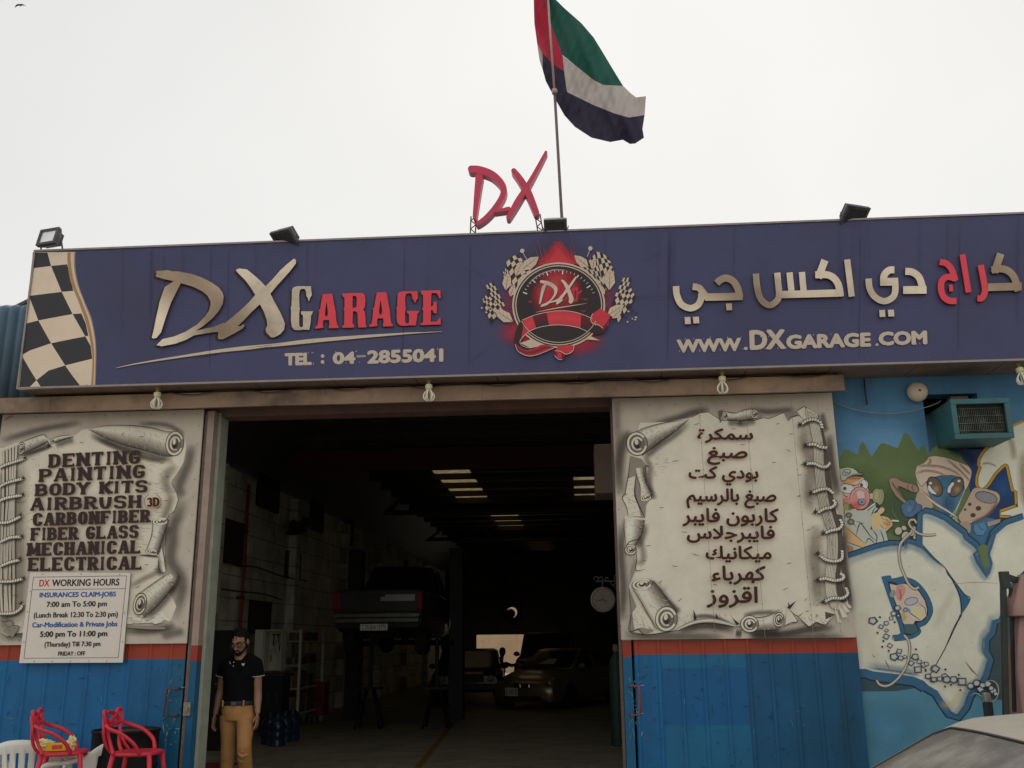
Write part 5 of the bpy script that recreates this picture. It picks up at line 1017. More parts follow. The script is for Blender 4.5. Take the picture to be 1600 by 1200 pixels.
# --- big white D and X with blue outline
M4 = lambda s: q(s, 'M4')
A.poly([(1290, 1040), (1700, 1040), (1700, 1260), (1290, 1260)], tq); A.radial(1390, 1140, 60, 60, al(70, 118, 142), .7)
A.poly([(1300, 1050), (1440, 1050), (1452, 1072), (1400, 1080), (1345, 1080.5), (1300, 1081)], al(48, 66, 74)); A.poly(M4('290,480 340,500 480,450 640,500 640,860 480,880 330,880 270,800'), al(52, 64, 66))
DL = [(1300, 880), (1328, 871.5), (1370, 857), (1392, 852), (1413, 853), (1416, 848)]+M3('460,192 500,200 560,225 600,262 640,305 700,352')
XL = M4('5,150 6,15 20,8 45,14 105,40 130,60 190,105 198,128 240,160 258,182 240,196 256,240 275,268 305,312 322,285 332,240 320,196 330,170 350,105 400,62 470,38')+[(1640, 790), (1700, 790), (1700, 880), (1620, 900)]+M4('480,275 420,330 400,420 360,500 332,508 322,560 294,596 292,660 312,692 290,765 268,800 232,832 214,862 200,905 166,948 140,935 100,880 75,838 35,815 8,790')
WL = DL+M4('5,150')+XL[1:]+[(1427, 1057), (1400, 1053), (1365, 1049), (1352, 1045), (1300, 1046)]
ol = M4('-20,145 -5,160 2,12 20,4 48,10 110,36 133,56 193,100 202,124 246,157 264,182 247,196 262,238 280,262 303,296 318,275 328,238 314,194 326,166 346,100 398,56 480,30')
for w, c in ((17.5, nvy), (14, obl)): A.stroke(DL, w, c); A.stroke(ol, w, c); A.stroke(M4('400,420 362,500 330,508 320,560 290,596 290,660 310,692 288,765 268,802 232,834 214,864 200,907 166,952 138,940 100,884 74,842 33,818 0,792'), w*1.3, c); A.stroke([(1300, 1050), (1352, 1049), (1365, 1053), (1400, 1058), (1430, 1062), (1446, 1072)], w*1.35, c)
for s in ('380,60 330,105 300,170 312,195 322,240 300,300',): A.soft(M4(s), 3, nvy, .5)
A.poly(WL, wht)
for P_ in (DL, ol, M4('400,420 362,500 330,508 320,560 290,596 290,660 310,692 288,765 268,802 232,834 214,864 200,907 166,952 138,940 100,884 74,842'), [(1352, 1043), (1400, 1049), (1440, 1056)]): A.soft([(x+(-2 if P_ is not DL else 0), y+(5 if P_ in (DL, ol) else -4)) for x, y in P_], 17, al(96, 122, 140), .5, sm=2); A.soft(P_, 6, al(60, 84, 104), .55, sm=2)
A.poly(M4('262,165 285,150 312,158 309,198 314,240 298,272 285,246 274,205'), grn)
A.poly(M4('110,262 128,288 150,320 172,345 200,385 228,408 222,425 186,480 185,430 172,380 150,330 118,290'), obl); A.taper(M4('5,165 60,215 110,262 150,330 180,400 186,480 172,510 110,640 40,760'), 2.0, nvy); A.taper(M4('110,262 150,318 200,385 228,408 186,485'), 1.6, nvy); A.stroke(M4('182,480 174,500 150,545 110,640 60,730 38,765'), 1.5, al(52, 40, 38))
A.soft(M4('80,900 150,900 190,830'), 18, al(176, 160, 130), .4); A.soft(M3('200,600 240,800 300,960'), 34, al(172, 162, 146), .3); A.soft(M4('60,560 100,460 150,360'), 20, al(172, 164, 150), .3); A.taper(M4('120,338 260,330 360,335'), .7, al(120, 108, 96)); A.taper(M4('205,700 235,740 265,770'), 2.2, al(110, 92, 76)); A.taper(M3('330,925 350,960 368,1000'), 2, al(120, 98, 80)); A.taper(M3('250,885 262,905 270,900'), .8, al(60, 50, 44))
# counter of the D
CO = M3('308,404 366,396 372,416 402,412 440,402 480,412 520,428 560,462 595,510 622,570 630,620 612,670 582,705 548,720 556,742 545,765 500,790 392,806 378,772 408,768 428,758 415,700 390,640 360,560 330,470')
A.poly(CO, obl); A.taper(CO+CO[:1], .9, nvy, sm=2)
CI = M3('348,432 395,440 420,456 455,440 500,450 540,485 580,540 602,600 600,640 575,680 530,695 545,740 500,770 455,772 448,720 420,640 390,560 362,490')
A.poly(CI, nvy); A.poly(M3('360,448 400,458 450,448 500,462 545,500 580,555 594,610 588,650 560,680 520,680 500,715 450,705 430,640 400,570 372,500'), al(166, 152, 138))
A.poly(M3('405,460 440,452 462,475 455,510 430,560 405,545 398,500'), al(166, 120, 112)); A.soft(M3('420,480 430,520 425,550'), 4, al(150, 76, 74), .6); A.ellipse(*M3('495,558')[0], 11, 6.2, al(60, 60, 74), -14); A.ellipse(*M3('495,558')[0], 10, 5.2, al(146, 148, 156), -14); A.poly(M3('455,600 520,585 575,600 590,650 560,675 500,660'), al(176, 162, 132)); A.taper(M3('455,600 500,640 560,680'), 1.4, nvy); A.taper(M3('540,570 580,600 585,640'), 1, nvy); A.poly(M3('430,640 450,620 470,660 440,690'), al(150, 136, 92)); A.poly(M3('450,700 520,700 540,740 500,765 455,755'), al(56, 80, 84)); A.ellipse(*M3('380,510')[0], 4.6, 6, al(120, 122, 118), 20); A.ellipse(*M3('470,610')[0], 6, 3, al(112, 118, 140), 30)
def hose(P, w=3.6):
    P = catmull(P, 6); A.stroke(P, w+1, al(60, 54, 50)); A.stroke(P, w, al(128, 120, 112)); A.stroke([(x-.5, y-.4) for x, y in P], w*.35, al(170, 162, 150))
hose(M3('650,140 600,146 545,135 505,105 482,75 490,52 515,50 528,70'), 3.4); hose(M3('500,125 455,165 425,210 420,270 432,340 455,400 480,450 515,480 545,470'), 3.8); hose(M3('452,770 480,810 486,870 470,950 430,1020 380,1070 335,1088 298,1078 280,1052'), 3.6)
for t in ('255,680,24;340,695,15;370,665,14;385,635,16;410,600,17;307,717,15;255,0,0;340,740,12;338,778,19;362,835,17;388,905,24;420,870,17;430,912,17;455,905,12;520,905,21;545,935,16;575,955,19;495,945,17;538,985,25;600,1028,17;630,1050,16;590,950,14;630,970,12;415,648,8;458,612,10', '65,735,19;30,770,13;58,785,13;85,782,13;108,770,14;118,785,17;150,786,17;190,795,22;230,815,15;258,802,16;275,830,17;310,806,17;336,838,16;300,858,17;286,812,14;326,826,12;348,852,12'):
    k = 'M3' if t.startswith('255') else 'M4'; s = 4 if k == 'M3' else 3
    for u in t.split(';'):
        x, z, r = map(float, u.split(','))
        if r == 0: continue
        c = q(f'{x},{z}', k)[0]; r = r/s*1.35; an = random.random()*1.5; N = random.choice((4, 4, 5, 5, 6))
        P = lambda f: [(c[0]+r*f*random.uniform(.92, 1.08)*math.cos(an+6.283*i/N), c[1]+r*f*.86*math.sin(an+6.283*i/N)) for i in range(N)]
        A.poly(P(1.0), nvy); A.poly(P(.76), al(104, 116, 124)); A.poly(P(.56), al(156, 154, 146))
for s, k in (('300,657 285,755 322,806 315,842 355,868 392,688 525,858 585,985', 'M3'), ('112,738 110,818 138,810 182,835 175,763 20,745', 'M4')):
    for c in q(s, k): A.poly([(c[0]-2, c[1]-1), (c[0], c[1]-2), (c[0]+2, c[1]), (c[0]+.5, c[1]+2), (c[0]-1.5, c[1]+1.2)], al(60, 48, 40))
A.taper(M4('290,795 330,790 355,810 360,850 340,885 300,880'), 1.6, al(140, 136, 124)); A.taper(M4('230,860 260,850 300,880'), 1.4, al(140, 136, 124))
for _ in range(70):      # chips and runs in the paint
    x, z = random.uniform(1350, 1600), random.uniform(640, 1180); A.poly([(x, z), (x+random.uniform(.5, 1.6), z-.4), (x+random.uniform(.3, 1), z+random.uniform(.5, 2))], random.choice((al(70, 60, 52), al(100, 90, 78), al(60, 80, 92))))
A.build('mural', B)
KILL = .62
# ------------------------------------------------------------------ things on the facade
teal = mat('teal casing paint', al(42, 84, 88), .5, ns=6, na=.2, dirt=al(66, 58, 46), da=.7, ds=4)
f0, f1 = PY(1483, 625.5, -.42), PY(1583, 684.5, -.42)
X0, X1, Z0, Z1 = f0.x, f1.x, f1.z, f0.z
AC = thing('air_conditioner', 'teal boxed window air conditioner jutting from a dark hole in the mural wall', 'air conditioner', ((X0+X1)/2, -.2, Z0))
t = .045
m = MB(); m.box(X0, X1, -.42, .3, Z0, Z0+.015); m.box(X0, X1, -.42, .3, Z1-.015, Z1); m.box(X0, X0+.015, -.42, .3, Z0+.0155, Z1-.0155); m.box(X1-.015, X1, -.42, .3, Z0+.0155, Z1-.0155)
make('casing', m, teal, AC, bevel=.003)
m = MB(); m.box(X0-.003, X1+.003, -.45, -.421, Z0-.003, Z0+t); m.box(X0-.003, X1+.003, -.45, -.421, Z1-t, Z1+.003); m.box(X0-.003, X0+t, -.45, -.421, Z0+t+.0005, Z1-t-.0005); m.box(X1-t, X1+.003, -.45, -.421, Z0+t+.0005, Z1-t-.0005)
make('front_frame', m, teal, AC, bevel=.004)
m = MB(); m.box(X0+.016, X1-.016, -.36, -.345, Z0+.016, Z1-.016)
for k in range(26):
    x = X0+t+.004+k*(X1-X0-2*t)/26; m.box(x, x+.006, -.385, -.361, Z0+t, Z1-t)
for k in range(4): z = Z0+t+(k+.5)*(Z1-Z0-2*t)/4; m.box(X0+t, X1-t, -.392, -.3855, z, z+.006)
make('condenser_fins', m, mat('dirty condenser fins', al(60, 64, 58), .6, .2, ns=7, na=.3, dirt=al(120, 120, 108), da=.6, ds=9), AC)
m = MB(); m.box(X0+.16, X0+.32, -.06, .06, Z1+.03, Z1+.12); m.box(X0+.2, X0+.28, -.04, .04, Z1+.001, Z1+.03); make('wall_clamp', m, mat('brown wood offcut', al(96, 72, 58), .8, na=.3), AC)
c = PY(1434, 612, -.07)
m = MB(); Mx = Matrix.Translation(c) @ Matrix.Rotation(R(90), 4, 'X')
bell = thing('alarm_bell', 'round cream alarm bell high on the blue wall left of the air conditioner', 'bell', (c.x, -.05, c.z-.09))
m.lathe([(.02, -.066), (.05, -.066), (.05, -.02), (.03, 0)], 20, Mx); make('bell_base', m, mat('dark bell base', (.04, .04, .04), .6), bell, smooth=True, angle=40)
m = MB(); m.lathe([(.095, -.03), (.096, -.012), (.092, .01), (.078, .034), (.05, .05), (.02, .057), (.0001, .058)], 32, Mx); make('gong', m, mat('cream bell enamel', al(172, 158, 138), .4, ns=6, na=.15), bell, smooth=True)
m = MB(); m.lathe([(.01, .056), (.01, .064), (.0001, .066)], 12, Mx); make('screw', m, mat('dark screw', (.03, .03, .03), .4, .7), bell)
wire = mat('grey cable', al(120, 118, 110), .6); wdark = mat('dark cable', al(48, 42, 38), .6)
def cable(name, label, pts, r, mt, closed=False):
    m = MB(); P = catmull([tuple(p) for p in pts], 8); m.tube(P, r, 6); return tag(make(name, m, mt, smooth=True), label, 'cable')
cable('slack_cable', 'thin slack cable drooping across the blue wall to the air conditioner', [PY(1302, 628, -.03), PY(1340, 641, -.05), PY(1390, 646, -.06), PY(1430, 641, -.06), PY(1462, 631, -.04), PY(1470, 626, .02)], .0045, wire)
m = MB(); m.tube([PY(1350, 592, -.03), PY(1353, 620, -.03), PY(1355, 632, -.035)], .008, 6); tag(make('wire_stub', m, wdark, smooth=True), 'short dark cable stub hanging down the blue wall left of the bell', 'cable')
P = []; 
for k in range(27):
    px = 262+k*40; P.append(PY(px, 613-.0283*(px-262)+(4 if k % 3 == 1 else 0)+random.uniform(-1, 1.5), -.325+random.uniform(-.01, .0)))
cable('eaves_cable', 'thin brown cable strung in loops under the long sign', P, .005, wdark)
bulbw = mat('white tube glass', al(190, 182, 168), .25, na=.05); sock = mat('yellowed bulb base', al(170, 168, 128), .4, na=.1); brass = mat('brown lamp holder', al(110, 88, 60), .5)
def bulb(px, label, tilt=0):
    top = PY(px, 607-.0283*(px-247)-1, -.42); top.z = 4.034
    b = thing('hanging_bulb', label, 'light bulb', top, group='bulbs under the sign')
    m = MB(); m.lathe([(.03, -.0), (.03, -.014), (.018, -.02), (.018, -.045)], 14); make('lamp_holder', m, brass, b, smooth=True, local=True, angle=40)
    m = MB(); m.lathe([(.02, -.046), (.034, -.056), (.036, -.07), (.034, -.074), (.034, -.094), (.024, -.1)], 16); make('ballast_base', m, sock, b, smooth=True, local=True, angle=40)
    m = MB()
    for k in range(6):
        a = k*math.pi/3+.3; P = [(r*math.cos(a), r*math.sin(a), z) for r, z in ((.017, -.098), (.022, -.115), (.042, -.14), (.051, -.165), (.045, -.192), (.028, -.207), (.012, -.21))]
        m.tube(catmull(P, 4), .0075, 8)
    make('glass_tube', m, bulbw, b, smooth=True, local=True); b.rotation_euler = (R(tilt), R(tilt*.6), 0); return b
bulb(247, 'white lantern shaped bulb over the English scroll', 4); bulb(670, 'white lantern shaped bulb over the middle of the dark doorway', -2); bulb(1128, 'white lantern shaped bulb over the Arabic scroll', 2); bulb(1590, 'white lantern shaped bulb beside the air conditioner at the sign end', -8)
fl_b = mat('black floodlight casting', al(56, 55, 58), .5, .2, ns=10, na=.2, dirt=al(96, 92, 88), da=.4, ds=9); fl_g = glass('floodlight glass', (.03, .03, .035), .12); fl_r = mat('silver reflector', al(196, 196, 192), .3, .3, ns=3, na=.15)
def flood(px, py, label, w, rx, rz, refl=False, z=5.6, y=-.5):
    c = PY(px, py, y)
    f = thing('floodlight', label, 'floodlight', c, 0, 'floodlights along the top of the sign')
    h = w*.82; M0 = Matrix.Rotation(rz, 4, 'Z') @ Matrix.Rotation(rx, 4, 'X')       # local: front faces -Y
    m = MB(); m.loft([[M0 @ Vector((x*s, yy, zz*s)) for x, zz in ((-w/2, -h/2), (w/2, -h/2), (w/2, h/2), (-w/2, h/2))] for s, yy in ((1, -.035), (1, -.01), (.86, .02), (.7, .045))])
    for k in range(11):
        x = -w*.36+k*w*.072; m.box(x, x+.006, .02, .07, -h*.33, h*.38, M0)
    make('housing', m, fl_b, f, local=True, bevel=.003)
    m = MB(); e = .028
    for a, b, c_, d in ((-w/2, w/2, h/2-e, h/2), (-w/2, w/2, -h/2, -h/2+e), (-w/2, -w/2+e, -h/2+e, h/2-e), (w/2-e, w/2, -h/2+e, h/2-e)): m.box(a, b, -.048, -.0355, c_, d, M0)
    make('bezel', m, fl_b, f, local=True)
    if refl:
        m = MB(); a, b_ = w/2-e, h/2-e
        o = [M0 @ Vector((x, -.0365, zz)) for x, zz in ((-a, -b_), (a, -b_), (a, b_), (-a, b_))]; i = [M0 @ Vector((x*.45, -.0362, zz*.4+.006)) for x, zz in ((-a, -b_), (a, -b_), (a, b_), (-a, b_))]
        m.add(o+i, [(0, 1, 5, 4), (1, 2, 6, 5), (2, 3, 7, 6), (3, 0, 4, 7), (4, 5, 6, 7)]); make('reflector', m, fl_r, f, local=True)
    else:
        m = MB(); m.box(-w/2+e, w/2-e, -.0405, -.0358, -h/2+e, h/2-e, M0); make('front_glass', m, fl_g, f, local=True)
    m = MB(); zb = 5.486-c.z
    for s in (-1, 1):
        p = M0 @ Vector((s*(w/2+.012), 0, 0)); m.bar(p, (p.x*.9, .05, zb+.012), .006, .022, up=Vector((0, 1, 0)))
    m.box(-w/2, w/2, .03, .07, zb, zb+.008); make('bracket', m, fl_b, f, local=True)
    return f
flood(79, 373, 'square floodlight at the left end of the sign showing its silver reflector', .235, R(-12), R(-14), True)
flood(447, 371, 'black floodlight tilted down above the first silver letters', .25, R(52), R(-24))
flood(868, 354, 'black floodlight at the foot of the flagpole above the emblem', .225, R(46), R(0))
flood(1333, 335, 'black floodlight tilted down above the red Arabic letters', .25, R(50), R(22))
# bird high up on the left
c = CAM+ray(31, 8)*60
bd = MB()
for s in (-1, 1): bd.loft([[c+Vector((s*x, yy+dx, z)) for dx, z in ((-.05*k, z0), (.0, z0+.012*k), (.06*k, z0), (.0, z0-.012*k))] for x, yy, z0, k in ((.0, 0, 0, 1.4), (.12, .02, .05, 1.5), (.26, .05, .02, 1.1), (.38, .12, -.06, .3))])
bd.ell(c, (.04, .13, .04), 10)
tag(make('bird', bd, mat('dark bird plumage', (.05, .048, .045), .8), smooth=True), 'small dark bird gliding in the pale sky at top left', 'bird')
# ================================================================== things standing on the forecourt
rpl = mat('red moulded plastic', al(152, 32, 44, .5), .35, ns=4, na=.08, dirt=al(110, 30, 36, .42), da=.3, ds=5)
def stool():
    o = thing('bar_stool', 'x', 'bar stool', group='red bar stools')
    m = MB(); n = 28; rings = []
    for z, f in ((.735, .86), (.742, .97), (.752, 1.0), (.762, .98), (.766, .9), (.762, .5)):
        rings.append([(.215*f*math.copysign(abs(math.cos(a))**.7, math.cos(a)), -.02+.2*f*math.copysign(abs(math.sin(a))**.7, math.sin(a)), z) for a in (2*math.pi*k/n for k in range(n))])
    m.loft(rings); make('seat', m, rpl, o, smooth=True, local=True)
    for sx in (-1, 1):
        for sy in (-1, 1):
            m = MB(); m.tube([(sx*.165, -.02+sy*.15, .748), (sx*.19, -.02+sy*.175, .6), (sx*.215, -.02+sy*.205, .3), (sx*.235, -.02+sy*.23, .0)], [.022, .019, .017, .015], 10); make('leg', m, rpl, o, smooth=True, local=True)
    for a, b in (((-.21, -.22, .3), (.21, -.22, .3)), ((-.21, .18, .3), (.21, .18, .3)), ((-.213, -.22, .3), (-.213, .18, .3)), ((.213, -.22, .3), (.213, .18, .3))):
        m = MB(); m.tube([a, b], .012, 8); make('foot_rail', m, rpl, o, smooth=True, local=True)
    # backrest of three interlaced loops
    for half, r in (((( .20, -.10, .755), (.245, -.06, .84), (.262, .04, .915), (.245, .15, .955), (.16, .215, .985), (0, .235, .965)), .0145),
                    (((.185, .12, .755), (.15, .17, .84), (.15, .20, .92), (.19, .21, 1.0), (.20, .225, 1.075), (.155, .235, 1.085), (.08, .242, 1.02), (0, .245, .985)), .014),
                    (((.11, .16, .755), (.15, .2, .82), (.19, .215, .9), (.19, .22, .97), (.15, .24, 1.03), (.08, .25, 1.062), (0, .252, 1.07)), .0135)):
        P = list(half)+[(-x, y, z) for x, y, z in reversed(half[:-1])]; m = MB(); m.tube(catmull(P, 6), r, 8, flat=1.25); make('back_loop', m, rpl, o, smooth=True, local=True)
    return o
p = PZ(212, 1174, .76); s1 = stool(); s1.location = (p.x, p.y, 0); s1.rotation_euler = (0, 0, R(96)); s1.scale = (.96, .96, 1); s1['label'] = 'empty red loop backed bar stool standing in front of the black oil drum'
p = PZ(96, 1174, .76); s2 = copy_tree(s1); s2.location = (p.x, p.y, 0); s2.rotation_euler = (0, 0, R(110)); s2['label'] = 'red loop backed bar stool with food wrappers and yellow box on its seat'
# things lying on the left stool seat
sp = Vector((p.x, p.y, .767))
ybox = mat('yellow snack carton', al(178, 138, 34, .5), .5, na=.1); wrap = mat('pale green wrapper', al(166, 160, 118, .5), .5, ns=8, na=.25); rlab = mat('red carton print', al(150, 60, 34, .5), .5)
m = MB(); Mx = Matrix.Translation(sp+Vector((-.02, -.03, 0))) @ Matrix.Rotation(R(20), 4, 'Z'); m.box(-.085, .07, -.03, .03, .001, .062, Mx)
yb_ = make('snack_box', m, ybox, bevel=.003); tag(yb_, 'small yellow snack carton lying on the seat of the left bar stool', 'box')
m = MB(); m.box(-.04, .04, -.0315, -.0302, .015, .048, Mx); make('printed_label', m, rlab, yb_)
def crumple(name, label, c, r, seed, cat):
    rnd = random.Random(seed); bm = bmesh.new(); bmesh.ops.create_icosphere(bm, subdivisions=3, radius=1)
    for v in bm.verts:
        d = v.co.normalized(); k = 1+.22*math.sin(5*d.x+seed)*math.sin(6*d.y+2*seed)+.18*math.sin(9*d.z+3*d.x+seed)+rnd.uniform(-.08, .08)
        v.co = Vector((d.x*r[0]*k, d.y*r[1]*k, max(-.9, d.z)*r[2]*k))
    zmin = min(v.co.z for v in bm.verts); m = MB(); m.add([v.co+Vector(c)-Vector((0, 0, zmin-.001)) for v in bm.verts], [tuple(v.index for v in f.verts) for f in bm.faces]); bm.free()
    return tag(make(name, m, wrap), label, cat)
crumple('paper_wrapper', 'crumpled pale wrapper at the back of the left bar stool seat', sp+Vector((-.145, -.02, 0)), (.07, .05, .045), 3, 'wrapper')
crumple('paper_cup', 'pale crumpled paper cup beside the yellow carton on the left stool', sp+Vector((.105, -.05, 0)), (.035, .035, .055), 8, 'paper cup')
# white garden chairs
wpl = mat('white moulded plastic', al(176, 168, 158, .46), .4, ns=3, na=.08, dirt=al(130, 122, 112, .46), da=.4, ds=3)
def garden_chair():
    o = thing('plastic_chair', 'x', 'plastic chair', group='white plastic garden chairs')
    m = MB(); m.loft([[(x*f, -.0+y*f, z) for x, y in ((-.22, -.24), (.22, -.24), (.235, -.1), (.225, .2), (-.225, .2), (-.235, -.1))] for z, f in ((.395, .96), (.41, 1.0), (.425, 1), (.43, .96))]); make('seat', m, wpl, o, local=True, bevel=.006)
    # curved back shell with slots
    def sh(a, z, d=0):
        r = .265+.10*(z-.43)+d; fl = .06*max(0, z-.43)
        return (r*math.sin(a), -.02+r*.95*math.cos(a)+fl*1.2, z)
    m = MB(); na = 33; A0 = R(78); zz = [.44, .5, .56, .74, .80, .845]
    for i in range(na-1):
        a0 = -A0+2*A0*i/(na-1); a1 = -A0+2*A0*(i+1)/(na-1); am = abs(a0+a1)/2
        k0, k1 = ((.845-.17*(abs(a_)/A0)**2.2-.44)/(.845-.44) for a_ in (a0, a1))
        for j in range(len(zz)-1):
            z0, z1 = zz[j], zz[j+1]
            if j == 2 and i % 3 == 1 and am < R(52): continue        # slot
            if j == 0 and i % 3 == 1 and am < R(45): continue
            m.add([sh(a0, .44+(z0-.44)*k0), sh(a1, .44+(z0-.44)*k1), sh(a1, .44+(z1-.44)*k1), sh(a0, .44+(z1-.44)*k0)], [(0, 1, 2, 3)])
    make('back_shell', m, wpl, o, local=True, smooth=True, solid=.012, weld=True)
    for s in (-1, 1):
        P = [(s*.27, .08, .70), (s*.295, -.02, .665), (s*.30, -.14, .655), (s*.285, -.23, .63), (s*.262, -.255, .56), (s*.25, -.25, .43)]
        m = MB(); m.tube(catmull(P, 5), .022, 8, flat=1.5); make('armrest', m, wpl, o, local=True, smooth=True)
        for y, y2 in ((-.22, -.27), (.17, .25)):
            m = MB(); m.loft([[(s*x+dx, yy+dy, z) for dx, dy in ((-w, -w), (w, -w), (w, w), (-w, w))] for x, yy, z, w in ((.2, y, .41, .032), (.235, y2, .0, .02))]); make('leg', m, wpl, o, local=True, bevel=.006)
    return o
c1 = garden_chair(); p = PZ(40, 1149, .845); c1.location = (p.x+.13, -.62, 0); c1.rotation_euler = (0, 0, R(192)); c1['label'] = 'white plastic chair with slotted back at the far left by the blue door'
c2 = copy_tree(c1); p = PY(150, 1160, -.55); c2.location = (p.x-.08, -.56, 0); c2.rotation_euler = (0, 0, R(-82)); c2['label'] = 'white plastic chair turned sideways between the two red bar stools'
# oil drum
p = PZ(222, 1133, .9); dr = thing('oil_drum', 'black steel oil drum standing against the blue door behind a red stool', 'oil drum', (p.x, -.47, 0))
blkp = mat('black drum paint', (.009, .009, .0095), .5, .0, ns=5, na=.3, dirt=(.03, .027, .025), da=.5, ds=4, spec=.15)
m = MB(); pr = [(.27, 0), (.287, .005), (.287, .02), (.28, .03), (.28, .29), (.288, .30), (.292, .31), (.288, .32), (.28, .33), (.28, .57), (.288, .58), (.292, .59), (.288, .60), (.28, .61), (.28, .86), (.287, .87), (.289, .885), (.285, .893), (.276, .888), (.272, .87)]
m.lathe(pr, 40); make('shell', m, blkp, dr, smooth=True, local=True, angle=50)
m = MB(); m.lathe([(.271, .855), (.271, .872), (.0001, .874)], 40); m.lathe([(.03, .874), (.03, .884), (.0001, .885)], 16, Matrix.Translation((.12, .1, 0))); make('lid', m, mat('rusty drum lid', (.05, .042, .04), .7, ns=9, na=.4, dirt=(.22, .04, .03), da=.8, ds=6), dr, local=True, smooth=True, angle=40)
m = MB(); m.lathe([(.2825, .318), (.2925, .31), (.2825, .302)], 40) if False else None
M_ = Matrix.Rotation(R(-38), 4, 'Z')
m = MB()
for k in range(4):
    a = R(-38)+k*.05; m.add([(.2812*math.cos(a), .2812*math.sin(a), .70), (.2812*math.cos(a+.05), .2812*math.sin(a+.05), .70), (.2812*math.cos(a+.05), .2812*math.sin(a+.05), .735), (.2812*math.cos(a), .2812*math.sin(a), .735)], [(0, 1, 2, 3)], 0 if k < 2 else 1)
make('sticker', m, [mat('pink sticker', al(150, 50, 60), .5), mat('pale sticker', al(150, 140, 138), .5)], dr, local=True)
# folded parasol on its post by the mural
pa, pb = PY(1567, 896, -1.0), PY(1571, 1115, -1.0); base = Vector((pb.x+(pb.x-pa.x)*.9, -1.0, 0))
PS = thing('folded_parasol', 'folded dusty pink parasol hanging beside a dark metal post near the mural', 'parasol', base)
dkst = mat('dark green grey post steel', al(44, 48, 46), .5, .3, na=.2)
m = MB(); m.bar(base, pa, .042, .042, up=Vector((0, 1, 0))); make('post', m, dkst, PS, bevel=.005)
m = MB(); t2 = PY(1592, 916, -.95); m.bar(pa+Vector((0, 0, -.02)), t2+Vector((.3, .05, -.05)), .035, .05); m.box(pa.x-.026, pa.x+.04, -1.03, -.97, pa.z-.12, pa.z+.015); m.bar(PY(1579, 918, -.97), PY(1585, 1112, -.97), .026); make('support_arm', m, dkst, PS, bevel=.004)
m = MB(); m.box(base.x-.3, base.x+.3, -1.3, -.7, .0, .06); make('base_plate', m, dkst, PS, bevel=.01)
m = MB(); rings = []; tc_ = PY(1597, 906, -.98); N_ = 48
for k in range(22):
    t = k/21; z = tc_.z-(1.42)*t; rr = .035+.15*min(1, t*2.0)**.8+.03*t; cx = tc_.x+.03-.02*t
    rings.append([(cx+rr*(1+.20*math.sin(7*a+.6*math.sin(4*t))*min(1, t*3))*math.cos(a), -.98+rr*.8*(1+.2*math.sin(7*a+.6))*math.sin(a), z-.03*math.sin(7*a)*(k == 21)) for a in (2*math.pi*j/N_ for j in range(N_))])
m.loft(rings); make('canopy', m, mat('dusty pink canvas', al(130, 104, 98), .9, ns=3, na=.12, bump=.2, bs=120, dirt=al(100, 84, 76), da=.5, ds=2), PS, smooth=True)
m = MB(); cc = PY(1590, 952, -.98)
rings = [[(tc_.x+.03+rr*(1+.12*math.sin(7*a))*math.cos(a), -.98+rr*.85*(1+.12*math.sin(7*a))*math.sin(a), z) for a in (2*math.pi*j/N_ for j in range(N_))] for rr, z in ((.05, tc_.z+.04), (.10, tc_.z-.05), (.175, tc_.z-.2), (.20, tc_.z-.28), (.195, tc_.z-.29), (.168, tc_.z-.2))]
m.loft(rings, caps=False); make('top_flap', m, MATS['dusty pink canvas'], PS, smooth=True)
# short post with a metal cap
c = PY(1541, 1085, -.8); bo = thing('short_post', 'short black post with small silver cap in front of the mural stones', 'post', (c.x, -.8, 0))
m = MB(); m.box(c.x-.03, c.x+.03, -.83, -.77, 0, c.z-.06); make('post_shaft', m, dkst, bo, bevel=.004)
m = MB(); m.box(c.x-.026, c.x+.026, -.828, -.772, c.z-.0595, c.z+.012); make('metal_cap', m, mat('dull silver cap', al(140, 138, 130), .35, .6, na=.2), bo, bevel=.006)
# ================================================================== vehicles
tyre = mat('tyre rubber', (.02, .02, .02), .8, na=.2); rimm = mat('alloy rim', (.3, .3, .3), .35, .8, na=.1)
dglass = glass('dark car glass', (.012, .013, .014), .06); chrome = mat('chrome trim', (.45, .44, .42), .2, 1.0, na=.05); blackp = mat('black plastic trim', (.02, .02, .02), .5)
def plate_text(par, txt, c, w, h, nrm=-1, rot=0):
    """number plate: white panel with raised black characters, facing local -Y (nrm -1) or +Y"""
    m = MB(); m.box(c[0]-w/2, c[0]+w/2, c[1]-.006, c[1]+.006, c[2]-h/2, c[2]+h/2); pl = make('number_plate', m, mat('number plate white', (.8, .8, .77), .4, na=.05), par, local=True, bevel=.003)
    V, F, a, b, d, e = textmesh(txt); m = MB()
    m.add([(c[0]-nrm*-1*(-(w*.44)+(x-a)/(b-a)*w*.88), c[1]+nrm*.0075, c[2]-h*.33+(z-d)/(e-d)*h*.66) for x, z in V], F); make('plate_characters', m, mat('plate black', (.01, .01, .01), .5), pl, local=True); return pl
def panel_quad(par, name, a, b, c, d, mt, inset=.1, off=.006):
    a, b, c, d = map(Vector, (a, b, c, d)); cen = (a+b+c+d)/4; n = (b-a).cross(d-a).normalized()
    Q = [p.lerp(cen, inset)+n*off for p in (a, b, c, d)]; m = MB(); m.add(Q+[p-n*(off+.004) for p in Q], [(0, 1, 2, 3), (7, 6, 5, 4), (0, 4, 5, 1), (1, 5, 6, 2), (2, 6, 7, 3), (3, 7, 4, 0)]); return make(name, m, mt, par, local=True)
